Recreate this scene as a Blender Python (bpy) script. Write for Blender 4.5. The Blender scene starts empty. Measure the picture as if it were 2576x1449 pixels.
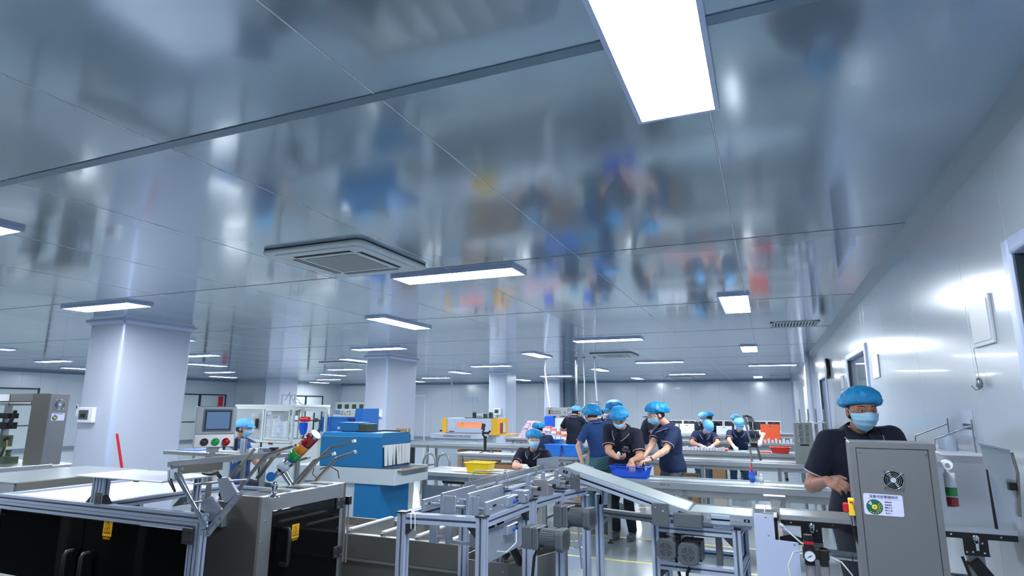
import bpy, bmesh, math, random
from mathutils import Vector, Matrix
random.seed(7)
PI = math.pi
SC = bpy.context.scene
COL = SC.collection
# ------------------------------------------------------------ camera, world, exposure
cam_d = bpy.data.cameras.new('camera'); cam = bpy.data.objects.new('camera', cam_d); COL.objects.link(cam)
cam_d.sensor_width = 36.0; cam_d.lens = 36.0 * 1497.0 / 2576.0; cam_d.clip_start = 0.05; cam_d.clip_end = 200
_r = Matrix(((0.92164748, 0.07097246, 0.38148242), (0.38798561, -0.18313162, -0.90328842), (0.00575289, 0.98052319, -0.19631909)))
cam.matrix_world = Matrix.Translation((0, 0, 1.6)) @ _r.to_4x4()
SC.camera = cam
SC.view_settings.view_transform = 'Standard'; SC.view_settings.look = 'None'
SC.view_settings.exposure = 0.0; SC.view_settings.gamma = 1.0
SC.view_settings.use_curve_mapping = False
world = bpy.data.worlds.new('world'); SC.world = world; world.use_nodes = True
world.node_tree.nodes['Background'].inputs[0].default_value = (0.5, 0.6, 0.75, 1)
world.node_tree.nodes['Background'].inputs[1].default_value = 0.3
LAMP_POWER = 72.0
LAMP_COL = (0.92, 0.965, 1.0)

# ------------------------------------------------------------ materials
def lin(c):
    return tuple(((v / 12.92) if v <= 0.04045 else ((v + 0.055) / 1.055) ** 2.4) for v in c)
def hx(s):
    return lin(tuple(int(s[i:i + 2], 16) / 255 for i in (0, 2, 4)))
MATS = {}
def mat(name, color='808080', rough=0.5, metal=0.0, coat=0.0, spec=0.5, emit=None, estr=1.0, trans=0.0, alpha=1.0,
        noise=0.0, nscale=8.0, nstretch=(1, 1, 1), bump=0.0, bscale=30.0, bstretch=(1, 1, 1), rnoise=0.0, sub=0.0):
    """procedural principled material: colour variation, roughness variation and bump from noise in object space"""
    m = bpy.data.materials.new(name); m.use_nodes = True; nt = m.node_tree; N = nt.nodes; L = nt.links
    p = N['Principled BSDF']; c = hx(color)
    p.inputs['Base Color'].default_value = (*c, 1); p.inputs['Roughness'].default_value = rough
    p.inputs['Metallic'].default_value = metal; p.inputs['Specular IOR Level'].default_value = spec
    p.inputs['Coat Weight'].default_value = coat; p.inputs['Coat Roughness'].default_value = 0.05
    if trans: p.inputs['Transmission Weight'].default_value = trans
    if sub: p.inputs['Subsurface Weight'].default_value = sub; p.inputs['Subsurface Scale'].default_value = 0.01
    p.inputs['Alpha'].default_value = alpha
    if emit:
        p.inputs['Emission Color'].default_value = (*hx(emit), 1); p.inputs['Emission Strength'].default_value = estr
    tc = N.new('ShaderNodeTexCoord')
    def nz(scale, stretch, detail=3):
        mp = N.new('ShaderNodeMapping'); mp.inputs['Scale'].default_value = stretch
        L.new(tc.outputs['Object'], mp.inputs[0])
        t = N.new('ShaderNodeTexNoise'); t.inputs['Scale'].default_value = scale; t.inputs['Detail'].default_value = detail
        L.new(mp.outputs[0], t.inputs['Vector']); return t
    if noise:
        t = nz(nscale, nstretch); r = N.new('ShaderNodeMixRGB'); r.blend_type = 'MULTIPLY'
        r.inputs[0].default_value = noise; r.inputs[1].default_value = (*c, 1)
        L.new(t.outputs['Fac'], r.inputs[2]); g = N.new('ShaderNodeMixRGB'); g.blend_type = 'MULTIPLY'
        g.inputs[0].default_value = 1; v = 1 + noise * 0.9; g.inputs[2].default_value = (v, v, v, 1)
        L.new(r.outputs[0], g.inputs[1]); L.new(g.outputs[0], p.inputs['Base Color'])
    if rnoise:
        t = nz(nscale, nstretch); mr = N.new('ShaderNodeMapRange')
        mr.inputs['To Min'].default_value = max(0.02, rough - rnoise); mr.inputs['To Max'].default_value = rough + rnoise
        L.new(t.outputs['Fac'], mr.inputs['Value']); L.new(mr.outputs[0], p.inputs['Roughness'])
    if bump:
        t = nz(bscale, bstretch); b = N.new('ShaderNodeBump'); b.inputs['Strength'].default_value = bump
        b.inputs['Distance'].default_value = 0.01
        L.new(t.outputs['Fac'], b.inputs['Height']); L.new(b.outputs[0], p.inputs['Normal'])
    MATS[name] = m
    return m
M = MATS
mat('ceiling_panel', '92a6b8', 0.12, 0.42, spec=0.9, coat=0.25, noise=0.05, nscale=1.5, bump=0.04, bscale=1.4, bstretch=(1, 1, 1), rnoise=0.03)
mat('ceiling_joint', '6d8396', 0.45, 0.3)
mat('ceiling_back', '3c4854', 0.8)
mat('wall_panel', 'c0cad6', 0.2, 0.15, spec=0.8, coat=0.2, noise=0.03, nscale=1.2, bump=0.04, bscale=1.3)
mat('wall_joint', '76879a', 0.6)
mat('column_panel', 'b6bfd2', 0.3, 0.0, spec=0.6, noise=0.03, nscale=1.4, bump=0.02, bscale=2)
mat('corner_trim', 'b4bfdb', 0.28, 0.1, spec=0.7)
mat('trim_grey', '8f9fac', 0.35, 0.1)
mat('floor_epoxy', '9aa6ad', 0.12, 0.0, spec=0.8, coat=0.4, noise=0.12, nscale=0.8, bump=0.02, bscale=3)
mat('yellow_line', 'd9d080', 0.35)
mat('lamp_frame', 'b9c6e6', 0.35, 0.2)
mat('cool_white', 'd3dbe6', 0.35)
mat('white_plastic', 'dfe4ee', 0.32)
mat('ac_white', 'c3ccd2', 0.4)
mat('ac_grille', '8b9394', 0.6, noise=0.1, nscale=60)
mat('dark_slot', '14181c', 0.7)
mat('steel', 'a4a7ab', 0.36, 0.7, noise=0.06, nscale=5, nstretch=(1, 1, 8), rnoise=0.05, bump=0.015, bscale=60, bstretch=(0.3, 0.3, 3))
mat('steel_dark', '7c7b77', 0.42, 0.6, noise=0.07, nscale=4, nstretch=(1, 1, 6), rnoise=0.06)
mat('steel_table', 'b9bfc5', 0.3, 0.75, noise=0.06, nscale=6, nstretch=(0.4, 4, 4), rnoise=0.05)
mat('steel_frame', '8a9095', 0.38, 0.6, noise=0.08, nscale=9)
mat('grey_cabinet', '787b80', 0.42, 0.5, noise=0.05, nscale=6, nstretch=(6, 6, 0.6), rnoise=0.04)
mat('chrome', 'd5d9e0', 0.1, 1.0)
mat('aluminium', 'b4c1da', 0.35, 0.4, noise=0.04, nscale=12)
mat('groove_shade', '5f6c80', 0.5, 0.4)
mat('aluminium_plate', 'a4aebd', 0.36, 0.6, noise=0.08, nscale=10)
mat('black_cap', '1c2328', 0.45)
mat('black_plastic', '16181b', 0.4, noise=0.1)
mat('black_metal', '15171a', 0.35, 0.2)
mat('dark_acrylic', '060809', 0.05, 0.0, spec=0.3)
mat('motor_grey', '5f656c', 0.38, 0.3, noise=0.08, nscale=20)
mat('motor_dark', '33373b', 0.5, 0.2)
mat('belt', '96a7ab', 0.42, noise=0.06, nscale=5)
mat('belt_edge', '20252a', 0.5)
mat('tunnel_blue', '0a6aa2', 0.42, noise=0.06, nscale=4)
mat('bright_blue', '1272cc', 0.35)
mat('tunnel_white', 'b4c0ca', 0.45)
mat('curtain', 'd3d9db', 0.6, noise=0.05)
mat('machine_cream', 'c2cccd', 0.45, noise=0.05)
mat('machine_grey', '838a8c', 0.45)
mat('clear_acrylic', 'dfe8ee', 0.05, 0.0, alpha=0.22, spec=0.6)
mat('glass', 'aebfca', 0.03, 0.0, alpha=0.35, spec=0.8)
mat('window_glass', 'c6d5db', 0.12, 0.0, alpha=0.92, spec=0.7)  # pale and nearly opaque: brightness of the space behind is painted in
mat('blue_acrylic', '1478d8', 0.08, 0.0, alpha=0.75, spec=0.6)
mat('dark_frame', '39454e', 0.4, 0.5)
mat('screen', '5f7ca0', 0.15, emit='6d8cb5', estr=0.28)
mat('screen_bezel', '8389a0', 0.35, 0.3)
mat('black_button', '272224', 0.3)
mat('green_button', '0e9a50', 0.3, emit='0e9a50', estr=0.15)
mat('red_button', 'b01c22', 0.3)
mat('tower_red', '8c1422', 0.15, coat=0.4)
mat('tower_amber', 'd9850c', 0.15, coat=0.4)
mat('tower_green', '08913f', 0.15, coat=0.4)
mat('blue_knob', '1d6cba', 0.4)
mat('label_white', 'c8ccec', 0.5)
mat('label_ink', '3a4262', 0.6)
mat('label_green', '0c5a48', 0.5)
mat('label_lime', '2c8a2c', 0.5)
mat('warn_yellow', 'f0b010', 0.4)
mat('yellow_plastic', 'f4d20c', 0.3, sub=0.05)
mat('switch_yellow', 'e8c23c', 0.35)
mat('blue_plastic', '1257d6', 0.3, bump=0.02)
mat('bin_blue', '2a86ea', 0.3, alpha=0.85)
mat('orange_plastic', 'e8541c', 0.35)
mat('red_plastic', 'e8382c', 0.35)
mat('oven_yellow', 'f0b42a', 0.4)
mat('oven_glow', 'ff8a68', 0.5, emit='ff7a58', estr=0.9)
mat('oven_white', 'c3d0e2', 0.4)
mat('oven_ink', '32405e', 0.6)
mat('cardboard', '9c7a58', 0.85, noise=0.1)
mat('carton_pink', 'dfc3d4', 0.6)
mat('carton_white', 'd8dae8', 0.6)
mat('carton_orange', 'e87a62', 0.6)
mat('skin', 'bd8c76', 0.5, sub=0.15, noise=0.05, nscale=12)
mat('skin_pale', 'd8ab94', 0.5, sub=0.15, noise=0.05, nscale=12)
mat('skin_tan', '9c7060', 0.5, sub=0.15, noise=0.08, nscale=12)
mat('navy_cloth', '0c142a', 0.85, noise=0.12, nscale=14, bump=0.25, bscale=9)
mat('navy_blue_cloth', '11264c', 0.85, noise=0.12, nscale=14, bump=0.25, bscale=9)
mat('blue_shirt', '1b4076', 0.85, noise=0.14, nscale=10, bump=0.3, bscale=9)
mat('collar_stripe', 'b9b2c4', 0.8)
mat('cuff_stripe', 'c9b0b8', 0.8)
mat('teal_trousers', '44707e', 0.85, noise=0.1, bump=0.25, bscale=9)
mat('grey_trousers', '50586a', 0.85, noise=0.1, bump=0.25, bscale=9)
mat('dark_trousers', '1a222c', 0.85, noise=0.1, bump=0.25, bscale=9)
mat('denim', '3f6e96', 0.85, noise=0.15)
mat('bouffant', '1787c2', 0.5, noise=0.5, nscale=22, nstretch=(1, 1, 1), bump=1.0, bscale=26)
mat('bouffant_light', '5fb0e6', 0.55, noise=0.25, nscale=22, bump=0.6, bscale=30)
mat('mask_blue', '9accec', 0.7, bump=0.15, bscale=40)
mat('mask_edge', 'd0dcee', 0.7)
mat('hair', '14100f', 0.6)
mat('eye_white', 'c9c4c0', 0.3)
mat('eye_dark', '15100e', 0.2)
mat('glove', 'ccd0d8', 0.7, bump=0.2, bscale=30)
mat('shoe', '5c6670', 0.7)
mat('white_cloth', 'cdd3de', 0.8, bump=0.3)
mat('tape_red', 'd11a2c', 0.45)
mat('paper', 'bccadf', 0.8)
mat('paper_grey', 'a9b8cc', 0.8)
mat('gauge_white', 'd8e0ee', 0.3)
mat('bowl_clear', 'a8a4b0', 0.1, alpha=0.5)
mat('rubber_black', '0d0e10', 0.5)
mat('tube_clear', 'c8d2d8', 0.25, alpha=0.8)
mat('roll_film', 'c5c4b0', 0.45)
mat('bottle_blue', '1b3cc8', 0.12, coat=0.4, alpha=0.9)
mat('spray_red', 'cc1830', 0.3)
mat('bottle_frost', 'c6cfd6', 0.4, alpha=0.8)
mat('pallet_blue', '1f62b0', 0.5)
mat('green_machine', '3a4c3e', 0.5)
def emis(name, col, s):
    m = bpy.data.materials.new(name); m.use_nodes = True; nt = m.node_tree; nt.nodes.clear()
    e = nt.nodes.new('ShaderNodeEmission'); o = nt.nodes.new('ShaderNodeOutputMaterial')
    e.inputs[0].default_value = (*col, 1); e.inputs[1].default_value = s; nt.links.new(e.outputs[0], o.inputs[0]); MATS[name] = m
emis('lamp', LAMP_COL, LAMP_POWER)

# ------------------------------------------------------------ object helpers
INV = {}     # thing name -> inverse matrix, for things whose parts are given in room coordinates
def tag(o, label=None, cat=None, group=None, kind=None):
    if label: o['label'] = label
    if cat: o['category'] = cat
    if group: o['group'] = group
    if kind: o['kind'] = kind
    return o
def thing(name, label, cat, loc=(0, 0, 0), rz=0.0, group=None, room=False):
    o = bpy.data.objects.new(name, None); COL.objects.link(o); o.empty_display_size = 0.1
    o.location = loc; o.rotation_euler = (0, 0, rz); tag(o, label, cat, group)
    if room: INV[o.name] = (Matrix.Translation(loc) @ Matrix.Rotation(rz, 4, 'Z')).inverted()
    return o
def root_of(o):
    while o.parent: o = o.parent
    return o
def V(*a): return Vector(a)
class MB:
    """collects solids into one mesh"""
    def __init__(self): self.v = []; self.f = []; self.s = []
    def add(self, vs, fs, smooth=False):
        b = len(self.v); self.v += [tuple(v) for v in vs]; self.f += [tuple(i + b for i in f) for f in fs]
        self.s += [smooth] * len(fs); return self
    def box(self, x0, x1, y0, y1, z0, z1, T=None):
        vs = [V(x, y, z) for z in (z0, z1) for y in (y0, y1) for x in (x0, x1)]
        if T: vs = [T @ v for v in vs]
        return self.add(vs, [(0, 2, 3, 1), (4, 5, 7, 6), (0, 1, 5, 4), (2, 6, 7, 3), (0, 4, 6, 2), (1, 3, 7, 5)])
    def cbox(self, c, s, T=None):
        return self.box(c[0] - s[0] / 2, c[0] + s[0] / 2, c[1] - s[1] / 2, c[1] + s[1] / 2, c[2] - s[2] / 2, c[2] + s[2] / 2, T)
    def hull8(self, a, b):
        """two quads (4 points each, same winding) joined"""
        vs = list(a) + list(b)
        return self.add(vs, [(3, 2, 1, 0), (4, 5, 6, 7)] + [(i, (i + 1) % 4, 4 + (i + 1) % 4, 4 + i) for i in range(4)])
    def prism(self, poly, axis, a, b, T=None):
        """poly: 2-D outline; extruded along axis from a to b. axis x: (y,z), y: (x,z), z: (x,y)"""
        def mk(p, t):
            q = V(t, p[0], p[1]) if axis == 'x' else V(p[0], t, p[1]) if axis == 'y' else V(p[0], p[1], t)
            return T @ q if T else q
        n = len(poly); vs = [mk(p, a) for p in poly] + [mk(p, b) for p in poly]
        return self.add(vs, [tuple(range(n))[::-1], tuple(range(n, 2 * n))] + [(i, (i + 1) % n, n + (i + 1) % n, n + i) for i in range(n)])
    def tube(self, pts, r, n=8, caps=True, smooth=True, flat=1.0):
        pts = [Vector(p) for p in pts]; rs = r if isinstance(r, (list, tuple)) else [r] * len(pts)
        up = None; rings = []
        for i, p in enumerate(pts):
            d = (pts[min(i + 1, len(pts) - 1)] - pts[max(i - 1, 0)])
            if d.length < 1e-9: d = V(0, 0, 1)
            d.normalize()
            if up is None: up = V(0, 0, 1) if abs(d.z) < 0.9 else V(0, 1, 0)
            x = up.cross(d)
            if x.length < 1e-6: x = V(1, 0, 0).cross(d)
            x.normalize(); y = d.cross(x); up = y.copy()
            rings.append([p + (x * math.cos(2 * PI * k / n) + y * math.sin(2 * PI * k / n) * flat) * rs[i] for k in range(n)])
        vs = [q for g in rings for q in g]; fs = []
        for i in range(len(pts) - 1):
            for k in range(n): fs.append((i * n + k, i * n + (k + 1) % n, (i + 1) * n + (k + 1) % n, (i + 1) * n + k))
        self.add(vs, fs, smooth)
        if caps:
            self.add(rings[0][::-1], [tuple(range(n))]); self.add(rings[-1], [tuple(range(n))])
        return self
    def cyl(self, a, b, r, n=16, r2=None, smooth=True): return self.tube([a, b], [r, r if r2 is None else r2], n, True, smooth)
    def bar(self, a, b, w, h, roll=0.0):
        """rectangular bar from a to b, w across and h up"""
        a = Vector(a); b = Vector(b); d = (b - a).normalized(); up = V(0, 0, 1) if abs(d.z) < 0.95 else V(0, 1, 0)
        x = d.cross(up).normalized(); y = x.cross(d)
        if roll: q = Matrix.Rotation(roll, 3, d); x = q @ x; y = q @ y
        q = lambda p: [p + x * (sx * w / 2) + y * (sy * h / 2) for sx, sy in ((-1, -1), (1, -1), (1, 1), (-1, 1))]
        return self.hull8(q(a), q(b))
    def lathe(self, prof, c=(0, 0, 0), n=20, T=None, smooth=True):
        """prof: list of (radius, z)"""
        c = Vector(c); vs = []
        for r, z in prof:
            for k in range(n):
                q = V(r * math.cos(2 * PI * k / n), r * math.sin(2 * PI * k / n), z)
                vs.append(c + (T @ q if T else q))
        fs = []
        for i in range(len(prof) - 1):
            for k in range(n): fs.append((i * n + k, i * n + (k + 1) % n, (i + 1) * n + (k + 1) % n, (i + 1) * n + k))
        self.add(vs, fs, smooth)
        if prof[0][0] > 1e-4: self.add(vs[:n][::-1], [tuple(range(n))])
        if prof[-1][0] > 1e-4: self.add(vs[-n:], [tuple(range(n))])
        return self
    def ball(self, c, r, n=14, m=9, T=None, fn=None):
        c = Vector(c); rx, ry, rz = (r, r, r) if not isinstance(r, (tuple, list)) else r; vs = []
        for i in range(m + 1):
            th = PI * i / m
            for k in range(n):
                ph = 2 * PI * k / n; q = V(math.sin(th) * math.cos(ph), math.sin(th) * math.sin(ph), math.cos(th))
                if fn: q = fn(q)
                q = V(q.x * rx, q.y * ry, q.z * rz); vs.append(c + (T @ q if T else q))
        fs = [(i * n + k, (i + 1) * n + k, (i + 1) * n + (k + 1) % n, i * n + (k + 1) % n) for i in range(m) for k in range(n)]
        return self.add(vs, fs, True)
    def mesh(self, name, off=None):
        me = bpy.data.meshes.new(name)
        vs = self.v if off is None else [tuple(off @ Vector(v)) for v in self.v]
        me.from_pydata(vs, [], self.f); me.polygons.foreach_set('use_smooth', self.s); me.validate(); me.update()
        return me
    def build(self, name, m, parent=None, bevel=0.0, loc=None, rz=0.0, seg=1):
        off = None
        if parent is not None:
            r = root_of(parent)
            if r.name in INV: off = INV[r.name]
        elif loc is None:      # a top-level mesh given in room coordinates: origin at the middle of its base
            xs = [v[0] for v in self.v]; ys = [v[1] for v in self.v]; zs = [v[2] for v in self.v]
            loc = ((min(xs) + max(xs)) / 2, (min(ys) + max(ys)) / 2, min(zs)); off = Matrix.Translation(loc).inverted()
        me = self.mesh(name, off); me.materials.append(M[m] if isinstance(m, str) else m)
        o = bpy.data.objects.new(name, me); COL.objects.link(o)
        if parent is not None: o.parent = parent
        elif loc is not None: o.location = loc; o.rotation_euler = (0, 0, rz)
        if bevel:
            b = o.modifiers.new('bevel', 'BEVEL'); b.width = bevel; b.segments = seg; b.limit_method = 'ANGLE'
        return o
def inst(name, src, parent=None, loc=(0, 0, 0), rot=(0, 0, 0), scale=None, label=None):
    """another object on the same mesh"""
    o = bpy.data.objects.new(name, src.data); COL.objects.link(o); o.location = loc; o.rotation_euler = rot
    for m_ in src.modifiers:
        b = o.modifiers.new(m_.name, m_.type)
        if m_.type == 'BEVEL': b.width = m_.width; b.segments = m_.segments; b.limit_method = m_.limit_method
    if scale: o.scale = scale
    if parent is not None: o.parent = parent
    if label: o['label'] = label
    return o
def copy_tree(o, parent=None, **kw):
    c = o.copy(); COL.objects.link(c)
    if parent is not None: c.parent = parent
    for ch in list(o.children): copy_tree(ch, c)
    if parent is None:
        for k in ('loc', 'rz', 'label', 'group'):
            if k in kw:
                if k == 'loc': c.location = kw[k]
                elif k == 'rz': c.rotation_euler = (0, 0, kw[k])
                else: c[k] = kw[k]
    return c
def text(name, body, size, m, parent, loc, rot, ext=0.0005, align='CENTER'):
    cu = bpy.data.curves.new(name, 'FONT'); cu.body = body; cu.size = size; cu.extrude = ext
    cu.align_x = align; cu.align_y = 'CENTER'
    t = bpy.data.objects.new('tmp', cu); COL.objects.link(t)
    dg = bpy.context.evaluated_depsgraph_get(); me = bpy.data.meshes.new_from_object(t.evaluated_get(dg))
    bpy.data.objects.remove(t); me.name = name; me.materials.clear(); me.materials.append(M[m])
    T = Matrix.Translation(loc) @ rot.to_4x4()
    r = root_of(parent)
    if r.name in INV: T = INV[r.name] @ T
    me.transform(T)
    o = bpy.data.objects.new(name, me); COL.objects.link(o); o.parent = parent
    return o
RX90 = Matrix.Rotation(PI / 2, 3, 'X')                       # text facing -Y
RFX = Matrix.Rotation(PI / 2, 3, 'Z') @ Matrix.Rotation(PI / 2, 3, 'X')   # text facing +X
RWX = Matrix.Rotation(-PI / 2, 3, 'Z') @ Matrix.Rotation(PI / 2, 3, 'X')  # text facing -X
# ------------------------------------------------------------ the room
XR, XL, YB, YN, ZC = 0.98, -23.9, 27.3, -5.5, 2.78
def struct(o, label=None):
    o['kind'] = 'structure'
    if label: o['label'] = label
    return o
fl = struct(MB().box(XL - 0.2, XR + 1.2, YN - 0.2, YB + 0.2, -0.1, 0).build('floor', 'floor_epoxy'), 'glossy pale grey epoxy floor')
# ceiling: backing slab and sandwich panels with recessed joints
ce = struct(MB().box(XL - 0.2, XR + 1.2, YN - 0.2, YB + 0.2, ZC + 0.03, ZC + 0.12).build('ceiling', 'ceiling_back', loc=(0, 0, 0)), 'glossy grey blue ceiling of long metal panels')
PW, PL = 1.18, 2.625
src = None
xs = [-0.13 + PW * k for k in range(-21, 3)]; ys = [1.75 + PL * k for k in range(-3, 11)]
pm = MB().box(0.0015, PW - 0.0015, 0.0015, PL - 0.0015, 0, 0.03)
for i in range(len(xs) - 1):
    for j in range(len(ys) - 1):
        if xs[i] > XR + 0.3: continue
        if src is None:
            src = pm.build('ceiling_panel', 'ceiling_panel', ce, bevel=0.003); src.location = (xs[i], ys[j], ZC)
        else: inst('ceiling_panel', src, ce, (xs[i], ys[j], ZC))
for j, y in enumerate(ys):
    w = 0.05 if j == 3 else 0.012
    MB().box(XL, XR, y - w / 2, y + w / 2, ZC - (0.004 if j == 3 else 0.002), ZC + 0.01).build('joint_strip', 'ceiling_joint', ce)
for x in xs:
    if x < XR: MB().box(x - .003, x + .003, YN, YB, ZC - .0012, ZC + .01).build('joint_strip', 'cool_white', ce)
# walls
def wall_panels(parent, axis, fixed, a, b, z0, z1, skips=(), w=1.18, inward=1, m='wall_panel'):
    """individual cladding panels on a wall plane; skips: (a0,a1,zlo,zhi) openings"""
    t = a; srcs = {}
    while t < b - 0.02:
        e = min(t + w, b); cuts = [(t, e, z0, z1)]
        for (s0, s1, l, h) in skips:
            new = []
            for (c0, c1, d0, d1) in cuts:
                if s1 <= c0 or s0 >= c1 or h <= d0 or l >= d1: new.append((c0, c1, d0, d1)); continue
                if s0 > c0: new.append((c0, s0, d0, d1))
                if s1 < c1: new.append((s1, c1, d0, d1))
                m0, m1 = max(c0, s0), min(c1, s1)
                if h < d1: new.append((m0, m1, h, d1))
                if l > d0: new.append((m0, m1, d0, l))
            cuts = new
        for (c0, c1, d0, d1) in cuts:
            if c1 - c0 < 0.02 or d1 - d0 < 0.02: continue
            key = (round(c1 - c0, 3), round(d1 - d0, 3)); g = 0.0015
            if key not in srcs:
                q = MB()
                if axis == 'x': q.box(0, 0.025, g, c1 - c0 - g, 0, d1 - d0)
                else: q.box(g, c1 - c0 - g, 0, 0.025, 0, d1 - d0)
                o = q.build('wall_panel', m, parent, bevel=0.002); srcs[key] = o
            else: o = inst('wall_panel', srcs[key], parent)
            o.location = (fixed, c0, d0) if axis == 'x' else (c0, fixed, d0)
        t = e
W1 = (1.55, 3.05, 0.95, 2.30); W2 = (7.03, 8.68, 0.95, 2.27); W3 = (11.6, 13.2, 0.95, 2.22)
wr = struct(MB().box(XR + 0.03, XR + 0.06, YN, 1.55, 0, ZC).box(XR + 0.03, XR + 0.06, 3.05, 7.03, 0, ZC).box(XR + 0.03, XR + 0.06, 8.68, 11.6, 0, ZC)
            .box(XR + 0.03, XR + 0.06, 13.2, YB, 0, ZC)
            .box(XR + 0.03, XR + 0.06, 1.55, 3.05, 2.3, ZC).box(XR + 0.03, XR + 0.06, 7.03, 8.68, 2.27, ZC).box(XR + 0.03, XR + 0.06, 11.6, 13.2, 2.22, ZC)
            .box(XR + 0.03, XR + 0.06, 1.55, 3.05, 0, 0.95).box(XR + 0.03, XR + 0.06, 7.03, 8.68, 0, 0.95).box(XR + 0.03, XR + 0.06, 11.6, 13.2, 0, 0.95)
            .build('wall_right', 'wall_joint', loc=(0, 0, 0)), 'glossy pale blue grey panel wall with windows')
wall_panels(wr, 'x', XR, YN + 0.95, YB, 0, ZC, (W1, W2, W3))
wb = struct(MB().box(XL, XR + 0.4, YB + 0.03, YB + 0.08, 0, ZC).build('wall_back', 'wall_joint', loc=(0, 0, 0)), 'pale grey panel wall at the far end')
wall_panels(wb, 'y', YB, XL + 2.0, XR, 0, ZC)
wn = struct(MB().box(XL, XR + 0.4, YN - 0.05, YN, 0, ZC).build('wall_near', 'wall_panel', loc=(0, 0, 0)), 'pale panel wall behind the camera')
LW1 = (9.6, 13.3, 0.05, 2.16); LW2 = (19.0, 21.4, 0.05, 2.11); LW3 = (23.6, 25.9, 0.05, 2.13)
wl = struct(MB().box(XL - 0.08, XL - 0.05, YN, 22.0, 0, ZC).box(XL - 0.08, -21.9, 22.0, 22.1, 0, ZC).box(-21.98, -21.95, 22.0, YB, 0, ZC)
            .build('wall_left', 'wall_joint', loc=(0, 0, 0)), 'pale panel wall on the far left')
wall_panels(wl, 'x', XL - 0.03, YN + 0.5, 22.0, 0, ZC, (LW1, LW2)); wall_panels(wl, 'x', -21.92, 22.1, YB, 0, ZC, (LW3,)); wall_panels(wl, 'y', 21.97, XL, -21.92, 0, ZC)
# coving between walls and ceiling, corner strips
struct(MB().prism([(XR, ZC), (XR - 0.075, ZC), (XR - 0.06, ZC - 0.02), (XR - 0.02, ZC - 0.06), (XR, ZC - 0.08)], 'y', YN, 14.6).build('trim_1', 'trim_grey'), 'coved strip along the right wall top')
struct(MB().prism([(YB, ZC), (YB - 0.06, ZC), (YB, ZC - 0.06)], 'x', -21.9, XR).build('trim_2', 'ceiling_joint'), 'coved strip along the far wall top')
struct(MB().prism([(XL, ZC), (XL + 0.07, ZC), (XL, ZC - 0.07)], 'y', YN, 22).build('trim_3', 'ceiling_joint'), 'coved strip along the left wall top')
struct(MB().cyl((XR - 0.02, YB - 0.02, 0), (XR - 0.02, YB - 0.02, ZC), 0.035, 10).build('trim_4', 'corner_trim'), 'rounded strip in the far right corner')
struct(MB().cyl((-21.88, YB - 0.02, 0), (-21.88, YB - 0.02, ZC), 0.035, 10).build('trim_5', 'corner_trim'), 'rounded strip in the far left corner')
for i, (a, b, c, d) in enumerate([(YN, 0, 0, 0)]):
    struct(MB().box(XR - 0.015, XR, YN, YB, 0, 0.1).build('baseboard_right', 'wall_joint')); struct(MB().box(-21.9, XR - 0.02, YB - 0.015, YB, 0, 0.1).build('baseboard_back', 'wall_joint'))
    struct(MB().box(XL, XL + 0.015, YN, 22, 0, 0.1).build('baseboard_left', 'wall_joint'))
# windows in the right wall: frame, pane; a plain room behind the glass
def win_right(n, W, label):
    y0, y1, z0, z1 = W; f = 0.075
    q = MB()
    q.box(XR - 0.025, XR + 0.09, y0, y0 + f, z0, z1).box(XR - 0.025, XR + 0.09, y1 - f, y1, z0, z1)
    q.box(XR - 0.025, XR + 0.09, y0 + f, y1 - f, z1 - f, z1).box(XR - 0.025, XR + 0.09, y0 + f, y1 - f, z0, z0 + f)
    o = struct(q.build('window_%d' % n, 'lamp_frame', bevel=0.012, seg=2), label)
    q = MB().box(XR + 0.03, XR + 0.036, y0 + f, y1 - f, z0 + f, z1 - f)
    g = q.build('pane', 'glass'); g.parent = o; g.location = Vector(g.location) - Vector(o.location)
    q = MB().box(XR - 0.01, XR + 0.02, y0 + f, y0 + f + 0.02, z0 + f, z1 - f).box(XR - 0.01, XR + 0.02, y1 - f - 0.02, y1 - f, z0 + f, z1 - f)
    g = q.build('gasket', 'dark_frame'); g.parent = o; g.location = Vector(g.location) - Vector(o.location)
win_right(1, W1, 'white framed window nearest the camera in the right wall')
win_right(2, W2, 'white framed window behind the man in the right wall')
win_right(3, W3, 'narrow looking window far along the right wall')
struct(MB().box(XR + 1.15, XR + 1.19, YN, YB, 0, ZC).build('wall_corridor', 'wall_panel', loc=(0, 0, 0)), 'pale wall seen through the right windows')
# windows and doors of the left wall: dark frame, mullion, panes
def win_left(n, x, W, muls, label):
    y0, y1, z0, z1 = W; q = MB(); f = 0.05
    q.box(x - 0.02, x + 0.05, y0, y0 + f, z0, z1).box(x - 0.02, x + 0.05, y1 - f, y1, z0, z1).box(x - 0.02, x + 0.05, y0, y1, z1 - f, z1)
    for m_ in muls: q.box(x - 0.02, x + 0.05, m_ - f, m_ + f, z0, z1 - f)
    o = struct(q.build('window_%d' % n, 'dark_frame'), label); ed = [y0] + list(muls) + [y1]
    for i in range(len(ed) - 1):
        g = MB().box(x - 0.01, x + 0.01, ed[i] + f, ed[i + 1] - f, z0, z1 - f).build('pane', 'window_glass'); g.parent = o; g.location = Vector(g.location) - Vector(o.location)
        if z0 < 0.3:
            g = MB().box(x + 0.012, x + 0.03, ed[i] + f, ed[i + 1] - f, 0.85, 0.89).build('rail', 'dark_frame'); g.parent = o; g.location = Vector(g.location) - Vector(o.location)
win_left(4, XL, LW1, (11.5,), 'dark framed glazed doors in the left wall nearest the camera')
win_left(5, XL, LW2, (19.95,), 'dark framed glazed doors in the left wall left of the panel box')
win_left(6, -21.9, LW3, (24.6,), 'dark framed glazed doors near the far left corner')
struct(MB().box(XL - 1.5, XL - 1.45, YN, YB, 0, ZC).build('wall_outer', 'wall_panel', loc=(0, 0, 0)), 'pale wall behind the left glazed doors')
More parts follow.
